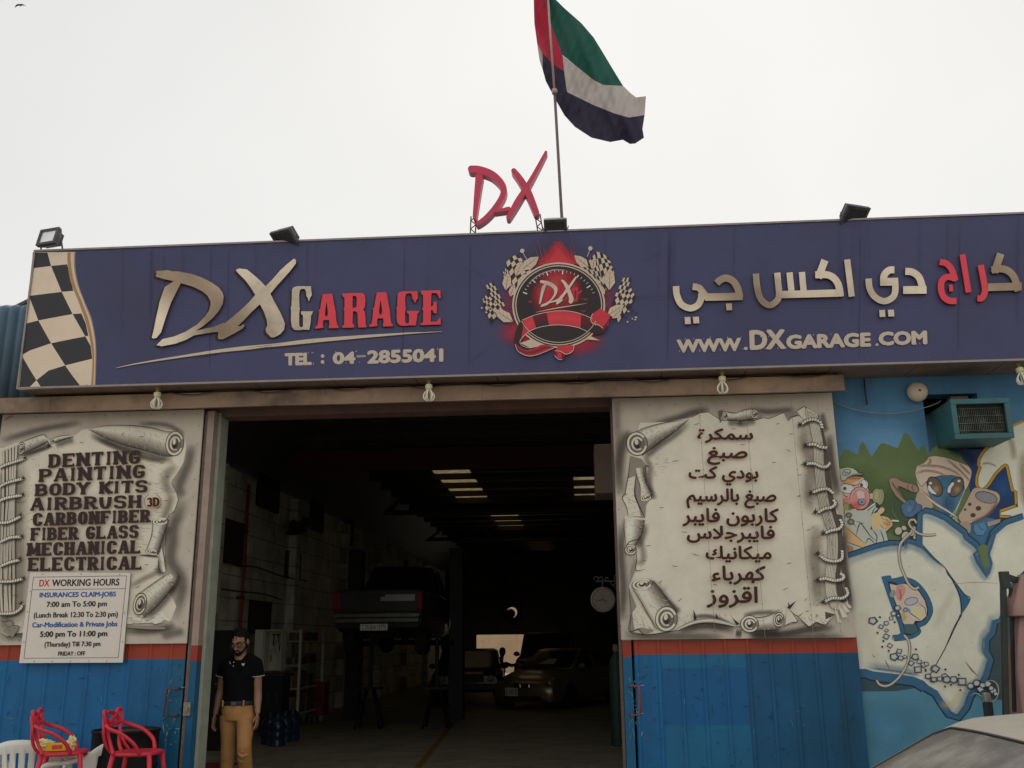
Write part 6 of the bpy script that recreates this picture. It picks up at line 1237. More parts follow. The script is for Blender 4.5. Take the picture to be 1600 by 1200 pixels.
def wheel(par, x, y, r, w, s):
    M0 = Matrix.Translation((x, y, r)) @ Matrix.Rotation(R(90)*s, 4, 'Y')
    m = MB(); m.lathe([(r*.62, -w/2), (r*.9, -w/2), (r, -w*.3), (r, w*.3), (r*.9, w/2), (r*.62, w/2)], 28, M0); wo = make('wheel', m, tyre, par, local=True, smooth=True, angle=40)
    m = MB(); m.lathe([(r*.62, w*.42), (r*.58, w*.44), (r*.55, w*.25), (.05, w*.3), (.045, w*.36), (.0001, w*.37)], 28, M0)
    for k in range(6):
        a = k*math.pi/3; m.bar(M0 @ Vector((.03*math.cos(a), .03*math.sin(a), w*.36)), M0 @ Vector((r*.57*math.cos(a), r*.57*math.sin(a), w*.4)), .05, .02, up=Vector((1, 0, 0)))
    make('rim', m, rimm, wo, local=True)
def ring_(y, zl, zm, zt, w, wt, k=.92): return [(-w*k, y, zl), (-w, y, zl+.13), (-w, y, zm), (-wt, y, zt), (-wt*.5, y, zt+.014), (wt*.5, y, zt+.014), (wt, y, zt), (w, y, zm), (w, y, zl+.13), (w*k, y, zl)]
def car(name, label, cat, loc, rz, paint, body, gh, wheels, r=.32, group=None, wb=None):
    """local -Y is forward; body = stations (y, zlow, zmid, ztop, w, wtop); gh = (ybase0, ytop0, ytop1, ybase1, zb, zt, wb, wt)"""
    o = thing(name, label, cat, loc, rz, group)
    m = MB(); m.loft([ring_(*s) for s in body]); make('body', m, paint, o, local=True, smooth=True, bevel=.02, angle=35)
    y0, y1, y2, y3, zb, zt, wb_, wt = gh; ym = (y1+y2)/2
    m = MB(); m.loft([[(-wb_, y0, zb), (wb_, y0, zb), (wb_, y3, zb), (-wb_, y3, zb)], [(-wt, y1, zt), (wt, y1, zt), (wt, y2, zt), (-wt, y2, zt)], [(-wt*.8, y1+.12, zt+.035), (wt*.8, y1+.12, zt+.035), (wt*.8, y2-.12, zt+.035), (-wt*.8, y2-.12, zt+.035)]]); make('cabin', m, paint, o, local=True, bevel=.05, smooth=True, angle=40)
    panel_quad(o, 'windscreen', (-wb_, y0, zb), (wb_, y0, zb), (wt, y1, zt), (-wt, y1, zt), dglass, .09); panel_quad(o, 'rear_window', (wb_, y3, zb), (-wb_, y3, zb), (-wt, y2, zt), (wt, y2, zt), dglass, .12)
    for s in (-1, 1):
        A_ = [(s*wb_, y0+.1, zb), (s*wb_, ym, zb), (s*wt, ym, zt), (s*wt, y1+.06, zt)]; B_ = [(s*wb_, ym+.05, zb), (s*wb_, y3-.1, zb), (s*wt, y2-.06, zt), (s*wt, ym+.05, zt)]
        for Q in (A_, B_): panel_quad(o, 'side_window', *(Q if s > 0 else [Q[1], Q[0], Q[3], Q[2]]), dglass, .1)
        m = MB(); m.ell((s*(wb_+.13), y0+.28, zb+.06), (.10, .06, .075), 12); m.bar((s*(wb_-.02), y0+.26, zb+.0), (s*(wb_+.08), y0+.28, zb+.04), .03); make('side_mirror', m, paint, o, local=True, smooth=True)
    for x, y, s in wheels: wheel(o, x, y, r, .22, s)
    return o
def lamp_(par, name, c, rr, mt, M0=None):
    m = MB(); m.ell(c, rr, 14, M0); return make(name, m, mt, par, local=True, smooth=True)
hl = mat('headlamp lens', (.35, .35, .34), .12, .3, na=.1); tl_ = mat('red tail lamp lens', (.26, .012, .014), .2, na=.1)
# --- dusty car parked at the bottom right, nose towards the left
dust = mat('dusty beige car paint', (.28, .255, .21), .6, .1, ns=3, na=.15, dirt=(.16, .145, .12), da=.6, ds=3, bump=.05, bs=90)
dustg = mat('dusty windscreen', (.05, .047, .042), .4, ns=3.2, na=.45, bump=.1, bs=60, dirt=(.21, .2, .175), da=.9, ds=3.0, spec=.5, coat=.2)
fc = car('dusty_car', 'dusty beige car at bottom right with grimy windscreen and pale roof', 'car', (2.62, -5.5, 0), R(-90), dust,
         [(-2.15, .35, .55, .62, .62, .5), (-2.05, .22, .6, .70, .8, .7), (-1.6, .2, .66, .80, .87, .78), (-1.0, .2, .74, .90, .88, .80), (0, .2, .8, .93, .89, .8), (1.2, .2, .8, .93, .88, .78), (1.9, .25, .78, .92, .84, .7), (2.15, .35, .7, .86, .74, .6)],
         (-1.75, -1.06, .45, 1.2, .90, 1.275, .76, .70), [(-.8, -1.35, -1), (.8, -1.35, 1), (-.8, 1.3, -1), (.8, 1.3, 1)])
for ch in list(fc.children):
    if ch.name.split('.')[0] in ('windscreen', 'cabin', 'rear_window', 'side_window'): bpy.data.objects.remove(ch)
PF = rounded([(-1.95, .79), (-1.75, .90), (-1.05, 1.288), (-.45, 1.335), (.4, 1.33), (1.25, .9), (1.4, .8)], .28, 5)
US = [-1, -.985, -.95, -.88, -.75, -.5, -.25, 0, .25, .5, .75, .88, .95, .985, 1]
def roofpt(t, u, off=0.0):
    k = t*(len(PF)-1); i = min(int(k), len(PF)-2); f_ = k-i; y = PF[i][0]+(PF[i+1][0]-PF[i][0])*f_; z = PF[i][1]+(PF[i+1][1]-PF[i][1])*f_
    w = .77-.09*max(0, min(1, (z-.9)/.36)); e = 1-abs(u)**3.2; fr = max(0, min(1, (-.3-y)/1.2))
    return Vector((w*u, y-.05*fr*(1-u*u), z+.018*(1-u*u)-.006*(1-e)*(z > .95)+off))
m = MB(); rings = []; CT = [0]
for a_, b_ in zip(PF, PF[1:]): CT.append(CT[-1]+math.hypot(b_[0]-a_[0], b_[1]-a_[1]))
def tof(L):
    i = max(j for j in range(len(CT)-1) if CT[j] <= L+1e-9); return (i+(L-CT[i])/max(1e-9, CT[i+1]-CT[i]))/(len(PF)-1)
for k in range(61):
    t = min(1, tof(min(CT[-1], CT[-1]*k/60))); top = [roofpt(t, u) for u in US]; y = top[0].y
    rings.append([Vector((-.80, y, .86))]+top+[Vector((.80, y, .86))])
m.loft(rings); make('cabin', m, dust, fc, local=True, smooth=True, angle=60)
def patch(name, t0, t1, u1, mt, off, nu=18, nv=12, cr=.16):
    m = MB(); V = []
    for j in range(nv+1):
        v = j/nv; e = min(v, 1-v); sh_ = 1-cr*max(0, 1-e/.12)**2
        for i in range(nu+1): V.append(roofpt(tof(CT[-1]*(t0+(t1-t0)*v)), (-1+2*i/nu)*u1*sh_, off))
    m.add(V, [(j*(nu+1)+i, j*(nu+1)+i+1, (j+1)*(nu+1)+i+1, (j+1)*(nu+1)+i) for j in range(nv) for i in range(nu)]); o = make(name, m, mt, fc, local=True, smooth=True)
    rim = [V[i] for i in range(nu+1)]+[V[j*(nu+1)+nu] for j in range(1, nv+1)]+[V[nv*(nu+1)+i] for i in range(nu-1, -1, -1)]+[V[j*(nu+1)] for j in range(nv-1, 0, -1)]
    return o, rim
wo, rim = patch('windscreen', .072, .262, .955, dustg, .006); wo['label'] = 'grimy dust streaked windscreen'
m = MB(); m.tube(rim, .007, 6, closed=True); make('rubber_seal', m, blackp, wo, local=True, smooth=True)
ro, rim = patch('rear_window', .68, .88, .93, dglass, .006)
for s in (-1, 1): panel_quad(fc, 'side_window', *([(s*.80, -1.35, .88), (s*.80, 1.0, .88), (s*.715, .3, 1.22), (s*.715, -.75, 1.22)] if s > 0 else [(s*.80, 1.0, .88), (s*.80, -1.35, .88), (s*.715, -.75, 1.22), (s*.715, .3, 1.22)]), dglass, .06, .012)
m = MB()
for s in (-.35, .2): m.tube([(s, -1.70, .945), (s+.3, -1.55, 1.02), (s+.5, -1.42, 1.09)], .008, 6)
make('wiper_blade', m, blackp, fc, local=True)
for s in (-1, 1): lamp_(fc, 'headlight', (s*.62, -2.0, .64), (.16, .12, .07), hl)
# ================================================================== inside the workshop
LWX = -6.3
def onwall(px, py): return PX(px, py, LWX+.02)
dkgrn = mat('dark green enamel', (.03, .04, .035), .5, na=.2)
# red pipe, wall cables
a, b = onwall(386, 700), onwall(366, 1010)
p = thing('red_pipe', 'thin red pipe running down the left workshop wall', 'pipe', (LWX+.1, a.y, 0))
m = MB(); m.tube([(LWX+.1, a.y, .2), (LWX+.1, a.y, 4.5)], .03, 8); make('pipe_run', m, mat('red pipe paint', (.30, .03, .035), .5, na=.2), p, smooth=True)
for z in (1.2, 2.4, 3.6): m = MB(); m.box(LWX, LWX+.14, a.y-.03, a.y+.03, z, z+.04); make('pipe_clip', m, blackp, p)
for nm, lab, s in (('wall_cable', 'upper black cable sagging along the left workshop wall', '325,868 340,873 372,884 400,886 440,900 480,908'), ('wall_cable', 'lower black cable sagging along the left workshop wall', '322,918 350,921 372,924 410,928 440,937')):
    m = MB(); m.tube(catmull([tuple(PX(x, y, LWX+.16)) for x, y in q(s)], 5), .014, 6); tag(make(nm, m, blackp, smooth=True), lab, 'cable')
# framed pictures, openings and boards on the left wall
board = mat('dark wall poster', (.028, .03, .034), .4, ns=6, na=.5, dirt=(.06, .05, .04), da=.6, ds=5); frm = mat('black picture frame', (.015, .015, .015), .5)
for lab, s in (('dark framed poster high on the left workshop wall', '404,728 436,742 434,800 402,788'), ('large dark poster behind the red pipe on the left workshop wall', '346,811 384,822 382,884 343,874'), ('tall narrow dark picture right of the cap shaped wall ornament', '486,776 505,782 504,832 484,824'), ('small dark arched picture below the cap shaped ornament', '448,866 466,863 470,905 446,900'), ('dark notice board behind the white tool cabinet', '391,938 422,945 420,990 389,985'), ('tall dark picture deep inside on the left workshop wall', '541,800 552,806 550,850 538,846')):
    P = [onwall(x, y) for x, y in q(s)]; y0, y1 = min(v.y for v in P), max(v.y for v in P); z0, z1 = min(v.z for v in P), max(v.z for v in P)
    y0, y1 = (P[0].y+P[3].y)/2, (P[1].y+P[2].y)/2; z0, z1 = (P[3].z+P[2].z)/2, (P[0].z+P[1].z)/2
    t = thing('wall_poster', lab, 'poster', (LWX, (y0+y1)/2, z0))
    m = MB(); m.box(LWX+.001, LWX+.03, y0, y1, z0, z1); make('print', m, board, t)
    m = MB(); e = .03; m.box(LWX+.001, LWX+.045, y0-e, y0, z0-e, z1+e); m.box(LWX+.001, LWX+.045, y1, y1+e, z0-e, z1+e); m.box(LWX+.001, LWX+.045, y0, y1, z0-e, z0); m.box(LWX+.001, LWX+.045, y0, y1, z1, z1+e); make('frame', m, frm, t)
c = onwall(465, 820); t = thing('wall_ornament', 'dark cap shaped ornament mounted on the left workshop wall', 'ornament', (LWX, c.y, c.z-.3))
m = MB(); m.ell((LWX+.1, c.y, c.z), (.12, .85, .17), 18, Matrix.Rotation(R(8), 4, 'X')); make('crown', m, board, t, smooth=True)
m = MB(); m.ell((LWX+.14, c.y-.45, c.z-.2), (.2, .5, .06), 16, Matrix.Rotation(R(12), 4, 'X')); make('peak', m, board, t, smooth=True)
# small winged banner by the post
c = PY(326, 972, 6.2); t = thing('eagle_banner', 'small pale banner with a dark winged emblem beside the left door post', 'banner', (c.x, 6.2, c.z-.2))
a, b = PY(316, 958, 6.2), PY(338, 985, 6.2); m = MB(); m.box(a.x, b.x, 6.19, 6.21, b.z, a.z); make('cloth', m, mat('pale banner cloth', (.22, .22, .20), .8, na=.15), t)
AA = Art(6.188, .0006)
for s in ('318,973 326,963 331,967 337,964 331,970 337,972 328,974', '320,976 334,975 334,977 320,978', '321,980 334,979 333,981 322,982', '324,970 328,966 330,972'): AA.poly(q(s), (.03, .03, .035))
AA.build('emblem', t)
a, b = PY(324, 985, 6.3), PY(358, 1112, 6.3)
t = thing('side_door', 'dark inner door with pale frame just inside the left door post', 'door', ((a.x+b.x)/2, 6.3, 0))
m = MB(); m.box(a.x, b.x, 6.28, 6.33, 0, a.z); make('door_leaf', m, mat('black green door', (.018, .022, .024), .5, na=.2), t)
m = MB(); m.box(a.x-.10, a.x-.001, 6.26, 6.36, 0, a.z+.06); m.box(a.x, b.x, 6.26, 6.36, a.z+.001, a.z+.06); make('door_frame', m, mat('pale grey door frame', (.30, .30, .25), .6, na=.15), t)
m = MB(); m.tube([(b.x-.1, 6.28, 1.0), (b.x-.1, 6.2, 1.0), (b.x-.22, 6.2, 1.0)], .012, 8); make('handle', m, chrome, t)
# red floor mat near the doorway
a, b = PZ(302, 1196, 0), PZ(352, 1196, 0); m = MB(); m.box(a.x-.3, b.x+.15, a.y-.9, a.y+.15, .005, .02); tag(make('floor_mat', m, mat('red rubber mat', (.26, .02, .03), .8, na=.25, dirt=(.06, .02, .02), da=.6)), 'red mat on the floor just inside beside the walking man', 'mat')
# white tool cabinet on a dark bench
cf = PZ(424, 1132, 0); Yc = 8.7
a, b, d = PY(400, 984, Yc), PY(441, 984, Yc), PY(424, 1048, Yc)
t = thing('tool_cabinet', 'open white wall cabinet with tools hanging inside above a dark bench', 'cabinet', ((a.x+b.x)/2, Yc+.2, d.z))
whc = mat('white cabinet paint', (.62, .63, .52), .5, na=.12, dirt=(.3, .3, .24), da=.5)
lx, rx = a.x, b.x; mid = PY(413, 984, Yc).x
m = MB(); m.box(mid, rx, Yc+.28, Yc+.3, d.z, a.z); m.box(mid, rx, Yc, Yc+.28, a.z-.02, a.z); m.box(mid, rx, Yc, Yc+.28, d.z, d.z+.02); m.box(rx-.02, rx, Yc, Yc+.28, d.z+.0205, a.z-.0205); m.box(mid, mid+.02, Yc, Yc+.28, d.z+.0205, a.z-.0205); make('carcass', m, whc, t)
m = MB(); m.box(lx, mid-.004, Yc-.03, Yc-.008, d.z, a.z); make('cabinet_door', m, mat('white cabinet door paint', (.72, .73, .62), .5, na=.12), t); m = MB(); m.box(rx+.004, rx+.2, Yc-.03, Yc-.008, d.z, a.z) if False else None
tools = [mat('yellow tool grip', (.35, .27, .05), .5), mat('dark tool steel', (.05, .05, .05), .4, .6), mat('pale tool', (.4, .4, .38), .4, .3)]
TL = ('yellow gripped hammer hanging leftmost inside the white tool cabinet', 'dark steel tool hanging second from the left inside the white cabinet', 'pale steel tool hanging in the middle of the white cabinet', 'yellow gripped tool hanging second from the right inside the cabinet', 'dark steel tool hanging rightmost inside the white tool cabinet')
for k in range(5):
    x = mid+.06+(k+.3*random.random())/5*(rx-mid-.13); z = d.z+.15+random.random()*(a.z-d.z-.4); h = random.uniform(.1, .25); tt = thing('hand_tool', TL[k], 'tool', (x, Yc+.26, z), group='tools hanging in the white cabinet')
    m = MB(); m.tube([(x, Yc+.262, z), (x+random.uniform(-.02, .02), Yc+.262, z+h*.55)], .016, 8); make('grip', m, tools[(0, 1, 2, 0, 1)[k]], tt); m = MB(); m.bar((x, Yc+.262, z+h*.56), (x, Yc+.262, z+h), .02, .012); m.bar((x-.035, Yc+.262, z+h), (x+.035, Yc+.262, z+h), .025, .02); make('tool_head', m, tools[1 if k % 2 else 2], tt)
t = thing('work_bench', 'dark navy bench cupboard below the white tool cabinet', 'bench', ((lx+rx)/2, Yc+.2, 0))
nav = mat('dark navy bench', (.016, .02, .03), .5, na=.2)
m = MB(); m.box(lx+.15, rx+.05, Yc-.02, Yc+.5, .06, d.z-.1); make('cupboard', m, nav, t, bevel=.006)
m = MB(); m.box(lx+.1, rx+.1, Yc-.06, Yc+.52, d.z-.099, d.z-.05); make('worktop', m, mat('worn worktop', (.06, .055, .05), .5, na=.2), t, bevel=.004)
for s in (.3, .62): m = MB(); x = lx+.15+(rx-lx)*s; m.box(x, x+.015, Yc-.05, Yc-.021, .5, .75); make('handle', m, chrome, t)
# steel shelf rack with boxes
Ys = PZ(445, 1138, 0).y; a, b = PY(443, 984, Ys), PY(466, 984, Ys); rk = thing('shelf_rack', 'grey steel shelf rack with boxes beside the white tool cabinet', 'shelf rack', (a.x, Ys, 0))
stl = mat('grey rack steel', (.55, .56, .48), .5, .0, na=.2); X0_, X1_ = a.x, a.x+.36; Y0_, Y1_ = Ys, Ys+1.75; H_ = a.z
for x in (X0_, X1_):
    for y in (Y0_, Y1_): m = MB(); m.box(x-.025, x+.025, y-.025, y+.025, 0, H_); make('upright', m, stl, rk)
SH = [.25, .72, 1.16, 1.62, H_-.05]
for z in SH: m = MB(); m.box(X0_-.024, X1_+.024, Y0_-.024, Y1_+.024, z, z+.025); make('shelf', m, stl, rk)
bxm = [mat('brown carton', (.16, .10, .05), .8, na=.2), mat('dark red carton', (.12, .03, .025), .7, na=.2), mat('grey parts box', (.08, .08, .075), .6, na=.2), mat('orange tin', (.25, .10, .04), .5, na=.1)]
for k, (z, y, w, h, mi) in enumerate(((SH[0], .1, .5, .30, 0), (SH[0], .75, .5, .36, 0), (SH[0], 1.3, .4, .3, 1), (SH[1], .1, .55, .32, 0), (SH[1], .8, .3, .25, 2), (SH[2], .2, .3, .14, 2), (SH[2], .9, .4, .2, 1), (SH[3], .3, .2, .2, 3), (SH[3], .9, .5, .18, 2))):
    bt = thing('storage_box', ('low brown carton at the near end of the bottom rack shelf', 'tall brown carton in the middle of the bottom rack shelf', 'dark red carton at the far end of the bottom rack shelf', 'wide brown carton at the near end of the second rack shelf', 'grey parts box at the far end of the second rack shelf', 'low grey parts box on the near half of the third rack shelf', 'dark red carton on the far half of the third rack shelf', 'orange tin standing on the top loaded rack shelf', 'long low grey box on the top loaded rack shelf')[k], 'box', (X0_+.18, Ys+y, z+.025), group='boxes on the steel shelf rack')
    m = MB(); m.box(X0_+.03, X0_+.33, Ys+y, Ys+y+w, z+.026, z+.026+h); make('box_body', m, bxm[mi], bt, bevel=.004); m = MB(); m.box(X0_+.15, X0_+.2, Ys+y-.001, Ys+y+w+.001, z+.026, z+.0275+h); make('tape', m, mat('packing tape', (.25, .2, .12), .4), bt)
# big blue water bottles on the floor
wb_ = glass('blue water bottle plastic', (.012, .03, .07), .15, 1.0)
for px, py, dy, wl in ((420, 1163, 0, 'at the left end of the front row'), (432, 1166, 0, 'second from the left, nearest to the doorway'), (444, 1160, 0, 'second from the right in the front row'), (455, 1158, 0, 'at the right end of the front row'), (448, 1150, .3, 'at the right of the back row'), (425, 1152, .3, 'at the left of the back row')):
    c = PZ(px, py, 0); bo = thing('water_bottle', 'large blue water bottle by the bench, '+wl, 'water bottle', (c.x, c.y+dy, 0), group='blue water bottles by the bench')
    m = MB(); m.lathe([(.12, 0), (.135, .01), (.135, .1), (.128, .11), (.135, .12), (.135, .22), (.128, .23), (.135, .24), (.135, .33), (.10, .39), (.04, .42), (.03, .44), (.03, .48), (.0001, .48)], 20); make('bottle_body', m, wb_, bo, local=True, smooth=True, angle=50); m = MB(); m.lathe([(.034, .481), (.034, .5), (.0001, .505)], 14); make('cap', m, mat('blue bottle cap', (.03, .07, .18), .5), bo, local=True)
# red tool trolley
c = PZ(497, 1128, 0); tt = thing('tool_trolley', 'red steel tool trolley on castors beside the shelf rack', 'tool trolley', (c.x, c.y, 0))
rdt = mat('dark red trolley paint', (.16, .016, .024), .45, na=.15)
m = MB(); m.box(-.16, .16, -.2, .2, .14, .80); make('cabinet_body', m, rdt, tt, local=True, bevel=.01)
for k in range(4): m = MB(); m.box(-.145, .145, -.215, -.201, .17+k*.155, .31+k*.155); dw = make('drawer', m, rdt, tt, local=True, bevel=.004); m = MB(); m.box(-.11, .11, -.225, -.2155, .285+k*.155, .297+k*.155); make('handle', m, chrome, dw, local=True)
for x in (-.13, .13):
    for y in (-.15, .15): m = MB(); m.lathe([(.05, -.02), (.06, 0), (.05, .02)], 14, Matrix.Translation((x, y, .06)) @ Matrix.Rotation(R(90), 4, 'Y')); m.box(x-.03, x+.03, y-.02, y+.02, .115, .139); make('castor', m, mat('castor', (.2, .2, .19), .5, .3), tt, local=True)
# ------------------------------------------------------------------ pickup on a two post lift
PYY = 9.3; pc = PY(590, 980, PYY); LIFT = pc.z-.52
dkpaint = mat('dark pickup paint', (.02, .02, .021), .35, .1, na=.15, coat=.4)
px0, px1 = PY(522, 950, PYY).x, PY(660, 950, PYY).x; hw = (px1-px0)/2
body = [(-2.7, .45, .8, 1.0, hw-.1, hw-.2), (-2.55, .35, .85, 1.08, hw-.04, hw-.12), (-1.2, .32, .9, 1.16, hw, hw-.06), (.4, .32, .9, 1.19, hw, hw-.04), (2.5, .44, .9, 1.21, hw, hw-.03), (2.72, .5, .9, 1.21, hw, hw-.03)]
pk = car('pickup_truck', 'dark pickup truck raised on a lift showing its tailgate and number plate', 'pickup truck', ((px0+px1)/2, PYY+2.72, LIFT), R(180), dkpaint, body, (-1.3, -.7, .35, .75, 1.17, 1.80, hw-.06, hw-.2), [(-hw+.14, -1.75, -1), (hw-.14, -1.75, 1), (-hw+.14, 1.75, -1), (hw-.14, 1.75, 1)], .36)
# the cab's local -Y is forward; turned by 180 degrees its tail faces the doorway
m = MB(); m.box(-hw+.08, hw-.08, 2.725, 2.75, .80, 1.19); tg = make('tailgate', m, mat('dark tailgate paint', (.045, .045, .043), .3, .3, na=.2), pk, local=True, bevel=.012)
m = MB(); m.box(-.14, .14, 2.751, 2.77, 1.08, 1.14); make('handle', m, blackp, tg, local=True)
m = MB(); m.box(-hw+.02, hw-.02, 2.74, 2.88, .69, .77); m.box(-hw+.04, hw-.04, 2.74, 2.86, .60, .685); make('bumper', m, mat('dull bumper steel', (.16, .16, .155), .35, .8, na=.2), pk, local=True, bevel=.015)
for s in (-1, 1): m = MB(); m.box(s*(hw-.05)-.055, s*(hw-.05)+.055, 2.70, 2.762, .84, 1.17); make('tail_light', m, tl_, pk, local=True, bevel=.01)
plx = (px0+px1)/2-PY(586, 980, PYY).x
pl = plate_text(pk, 'C DUBAI 15775', (plx, 2.83, .52), .52, .12, 1)
for ch in pl.children:
    for v in ch.data.vertices: v.co.x = 2*plx-v.co.x
m = MB(); m.box(-hw+.1, hw-.1, 2.752, 2.765, 1.03, 1.085) if False else m.box(-hw+.14, -.05, 2.752, 2.758, 1.0, 1.12); make('chrome_strip', m, mat('polished tailgate strip', (.35, .34, .32), .3, .7, na=.1), pk, local=True)
lf = thing('vehicle_lift', 'dark two post vehicle lift holding up the pickup truck', 'vehicle lift', ((px0+px1)/2, PYY+3, 0))
lfm = mat('dark blue lift paint', (.012, .014, .018), .5, na=.2)
for s in (-1, 1):
    x = (px0+px1)/2+s*(hw+.28); m = MB(); m.box(x-.15, x+.15, PYY+2.8, PYY+3.2, 0, 3.6); make('lift_column', m, lfm, lf, bevel=.01)
    for y in (1.3, 4.4): m = MB(); m.bar((x, PYY+3, LIFT+.2), (x-s*.85, PYY+y, LIFT+.24), .12, .1); m.lathe([(.07, 0), (.07, .1), (.0001, .1)], 12, Matrix.Translation((x-s*.85, PYY+y, LIFT+.24))); make('lift_arm', m, lfm, lf)
for px, lab in ((577, 'tall dark support stand on the floor under the left of the raised pickup'), (682, 'tall dark support stand on the floor under the right of the raised pickup')):
    c = PZ(px, 1138, 0); st_ = thing('support_stand', lab, 'stand', c, group='stands under the pickup')
    for sx in (-1, 1):
        for sy in (-1, 1): m = MB(); m.bar((sx*.07, sy*.07, .72), (sx*.24, sy*.22, 0), .035); make('leg', m, lfm, st_, local=True)
    m = MB(); m.box(-.22, .22, -.16, .16, .72, .76); m.tube([(0, 0, .76), (0, 0, LIFT+.38)], .04, 10); m.box(-.1, .1, -.06, .06, LIFT+.36, LIFT+.4); make('stand_head', m, lfm, st_, local=True)
# ------------------------------------------------------------------ cars on the floor
bronze = mat('dark bronze car paint', (.24, .20, .12), .28, .5, na=.1, coat=.5); blackcar = mat('black car paint', (.012, .012, .013), .25, .1, coat=.5); suvp = mat('grey suv paint', (.06, .06, .058), .35, .2, coat=.3)
SB = [(-2.2, .28, .48, .60, .62, .5), (-2.1, .18, .52, .68, .78, .66), (-1.6, .17, .6, .78, .87, .76), (-.8, .17, .66, .92, .89, .80), (.6, .17, .7, .95, .89, .8), (1.6, .2, .72, .98, .86, .74), (2.15, .3, .65, .92, .74, .6)]
GH = (-.95, -.1, .95, 1.75, .92, 1.36, .76, .6)
c = PZ(806, 1110, 0)
sd = car('saloon_car', 'bronze saloon car parked facing out with a pale square number plate', 'car', (c.x+1.05, c.y+1.9, 0), R(-24), bronze, SB, GH, [(-.82, -1.35, -1), (.82, -1.35, 1), (-.82, 1.4, -1), (.82, 1.4, 1)])
plate_text(sd, 'D 74115', (-.28, -2.2, .42), .34, .19)
for s in (-1, 1):
    lamp_(sd, 'headlight', (s*.6, -2.03, .62), (.17, .1, .06), hl); lamp_(sd, 'fog_lamp', (s*.62, -2.12, .34), (.1, .05, .045), hl)
    m = MB(); m.loft([[(s*.12+x*1.0, -2.19+y, .56+z) for x, z in ((-.1, -.055), (.1, -.055), (.09, .055), (-.09, .055))] for y in (-.03, .02)]); make('grille', m, chrome, sd, local=True, bevel=.02)
m = MB(); m.box(-.5, .5, -2.205, -2.16, .22, .33); make('air_intake', m, blackp, sd, local=True, bevel=.01)
sticker = mat('yellow green windscreen sticker', (.42, .5, .14), .6, na=.3)
m = MB(); w0, w1, w2, w3 = (Vector(v) for v in ((-.76, -.95, .92), (.76, -.95, .92), (.6, -.1, 1.36), (-.6, -.1, 1.36))); n = (w1-w0).cross(w3-w0).normalized()
P = [w0.lerp(w1, u).lerp(w3.lerp(w2, u), v)+n*.012 for u, v in ((.3, .22), (.62, .22), (.62, .5), (.45, .5))]; m.add(P, [(0, 1, 2, 3)]); make('sun_shade', m, sticker, sd, local=True)
BX = [(-2.3, .4, .8, 1.0, .8, .72), (-2.2, .35, .85, 1.08, .88, .8), (-1.2, .33, .9, 1.14, .92, .84), (.5, .33, .95, 1.16, .92, .86), (2.2, .33, .95, 1.16, .92, .86), (2.35, .4, .9, 1.1, .86, .8)]
BG = (-1.05, -.75, 2.0, 2.25, 1.14, 1.82, .84, .74)
c = PY(856, 1060, 20.5); sv = car('parked_suv', 'grey off road car behind the bronze saloon with wide pale windscreen frame', 'car', (c.x, 22.6, 0), R(-3), suvp, BX, BG, [(-.84, -1.45, -1), (.84, -1.45, 1), (-.84, 1.45, -1), (.84, 1.45, 1)], .38)
for s in (-1, 1): lamp_(sv, 'headlight', (s*.62, -2.25, .9), (.11, .06, .1), hl)
m = MB(); m.box(-.45, .45, -2.32, -2.27, .72, 1.0); make('grille', m, blackp, sv, local=True)
c = PY(715, 1090, 15.5); jp = car('dark_estate_car', 'black boxy car parked left of the man at the back', 'car', (c.x, 18.2, 0), R(4), blackcar, [(y, a, b-.1, c_-.24, w, t) for y, a, b, c_, w, t in BX], (-1.05, -.6, 2.0, 2.25, .9, 1.36, .84, .74), [(-.84, -1.45, -1), (.84, -1.45, 1), (-.84, 1.45, -1), (.84, 1.45, 1)], .34)
for s in (-1, 1): lamp_(jp, 'headlight', (s*.62, -2.27, .68), (.1, .06, .1), hl)
m = MB(); m.box(-.45, .45, -2.32, -2.28, .6, .8); make('grille', m, blackp, jp, local=True)
m = MB(); m.box(-.9, .9, -2.5, -2.35, .42, .56); make('bumper', m, blackp, jp, local=True, bevel=.02)
# exhaust fan in the round hole of the back wall
fc2 = PY(800, 957, BY); ft = thing('exhaust_fan', 'round extractor fan in the back wall with daylight showing as a crescent', 'extractor fan', (fc2.x, BY, fc2.z-.36))
m = MB(); n = 48; V = []
for k in range(n):
    a = 2*math.pi*k/n; V += [(fc2.x+.24*math.cos(a), BY-.02, fc2.z+.24*math.sin(a)), (fc2.x+.52*math.cos(a), BY-.02, fc2.z+.52*math.sin(a))]
m.add(V, [(2*k, 2*k+1, (2*k+3) % (2*n), (2*k+2) % (2*n)) for k in range(n)]); make('mounting_ring', m, blackp, ft, solid=.03)
m = MB(); m.lathe([(.21, -.03), (.21, .06), (.0001, .08)], 32, Matrix.Translation((fc2.x-.055, BY-.06, fc2.z-.05)) @ Matrix.Rotation(R(90), 4, 'X')); m.bar((fc2.x-.3, BY-.05, fc2.z-.3), (fc2.x-.05, BY-.05, fc2.z-.05), .05); make('motor', m, blackp, ft)
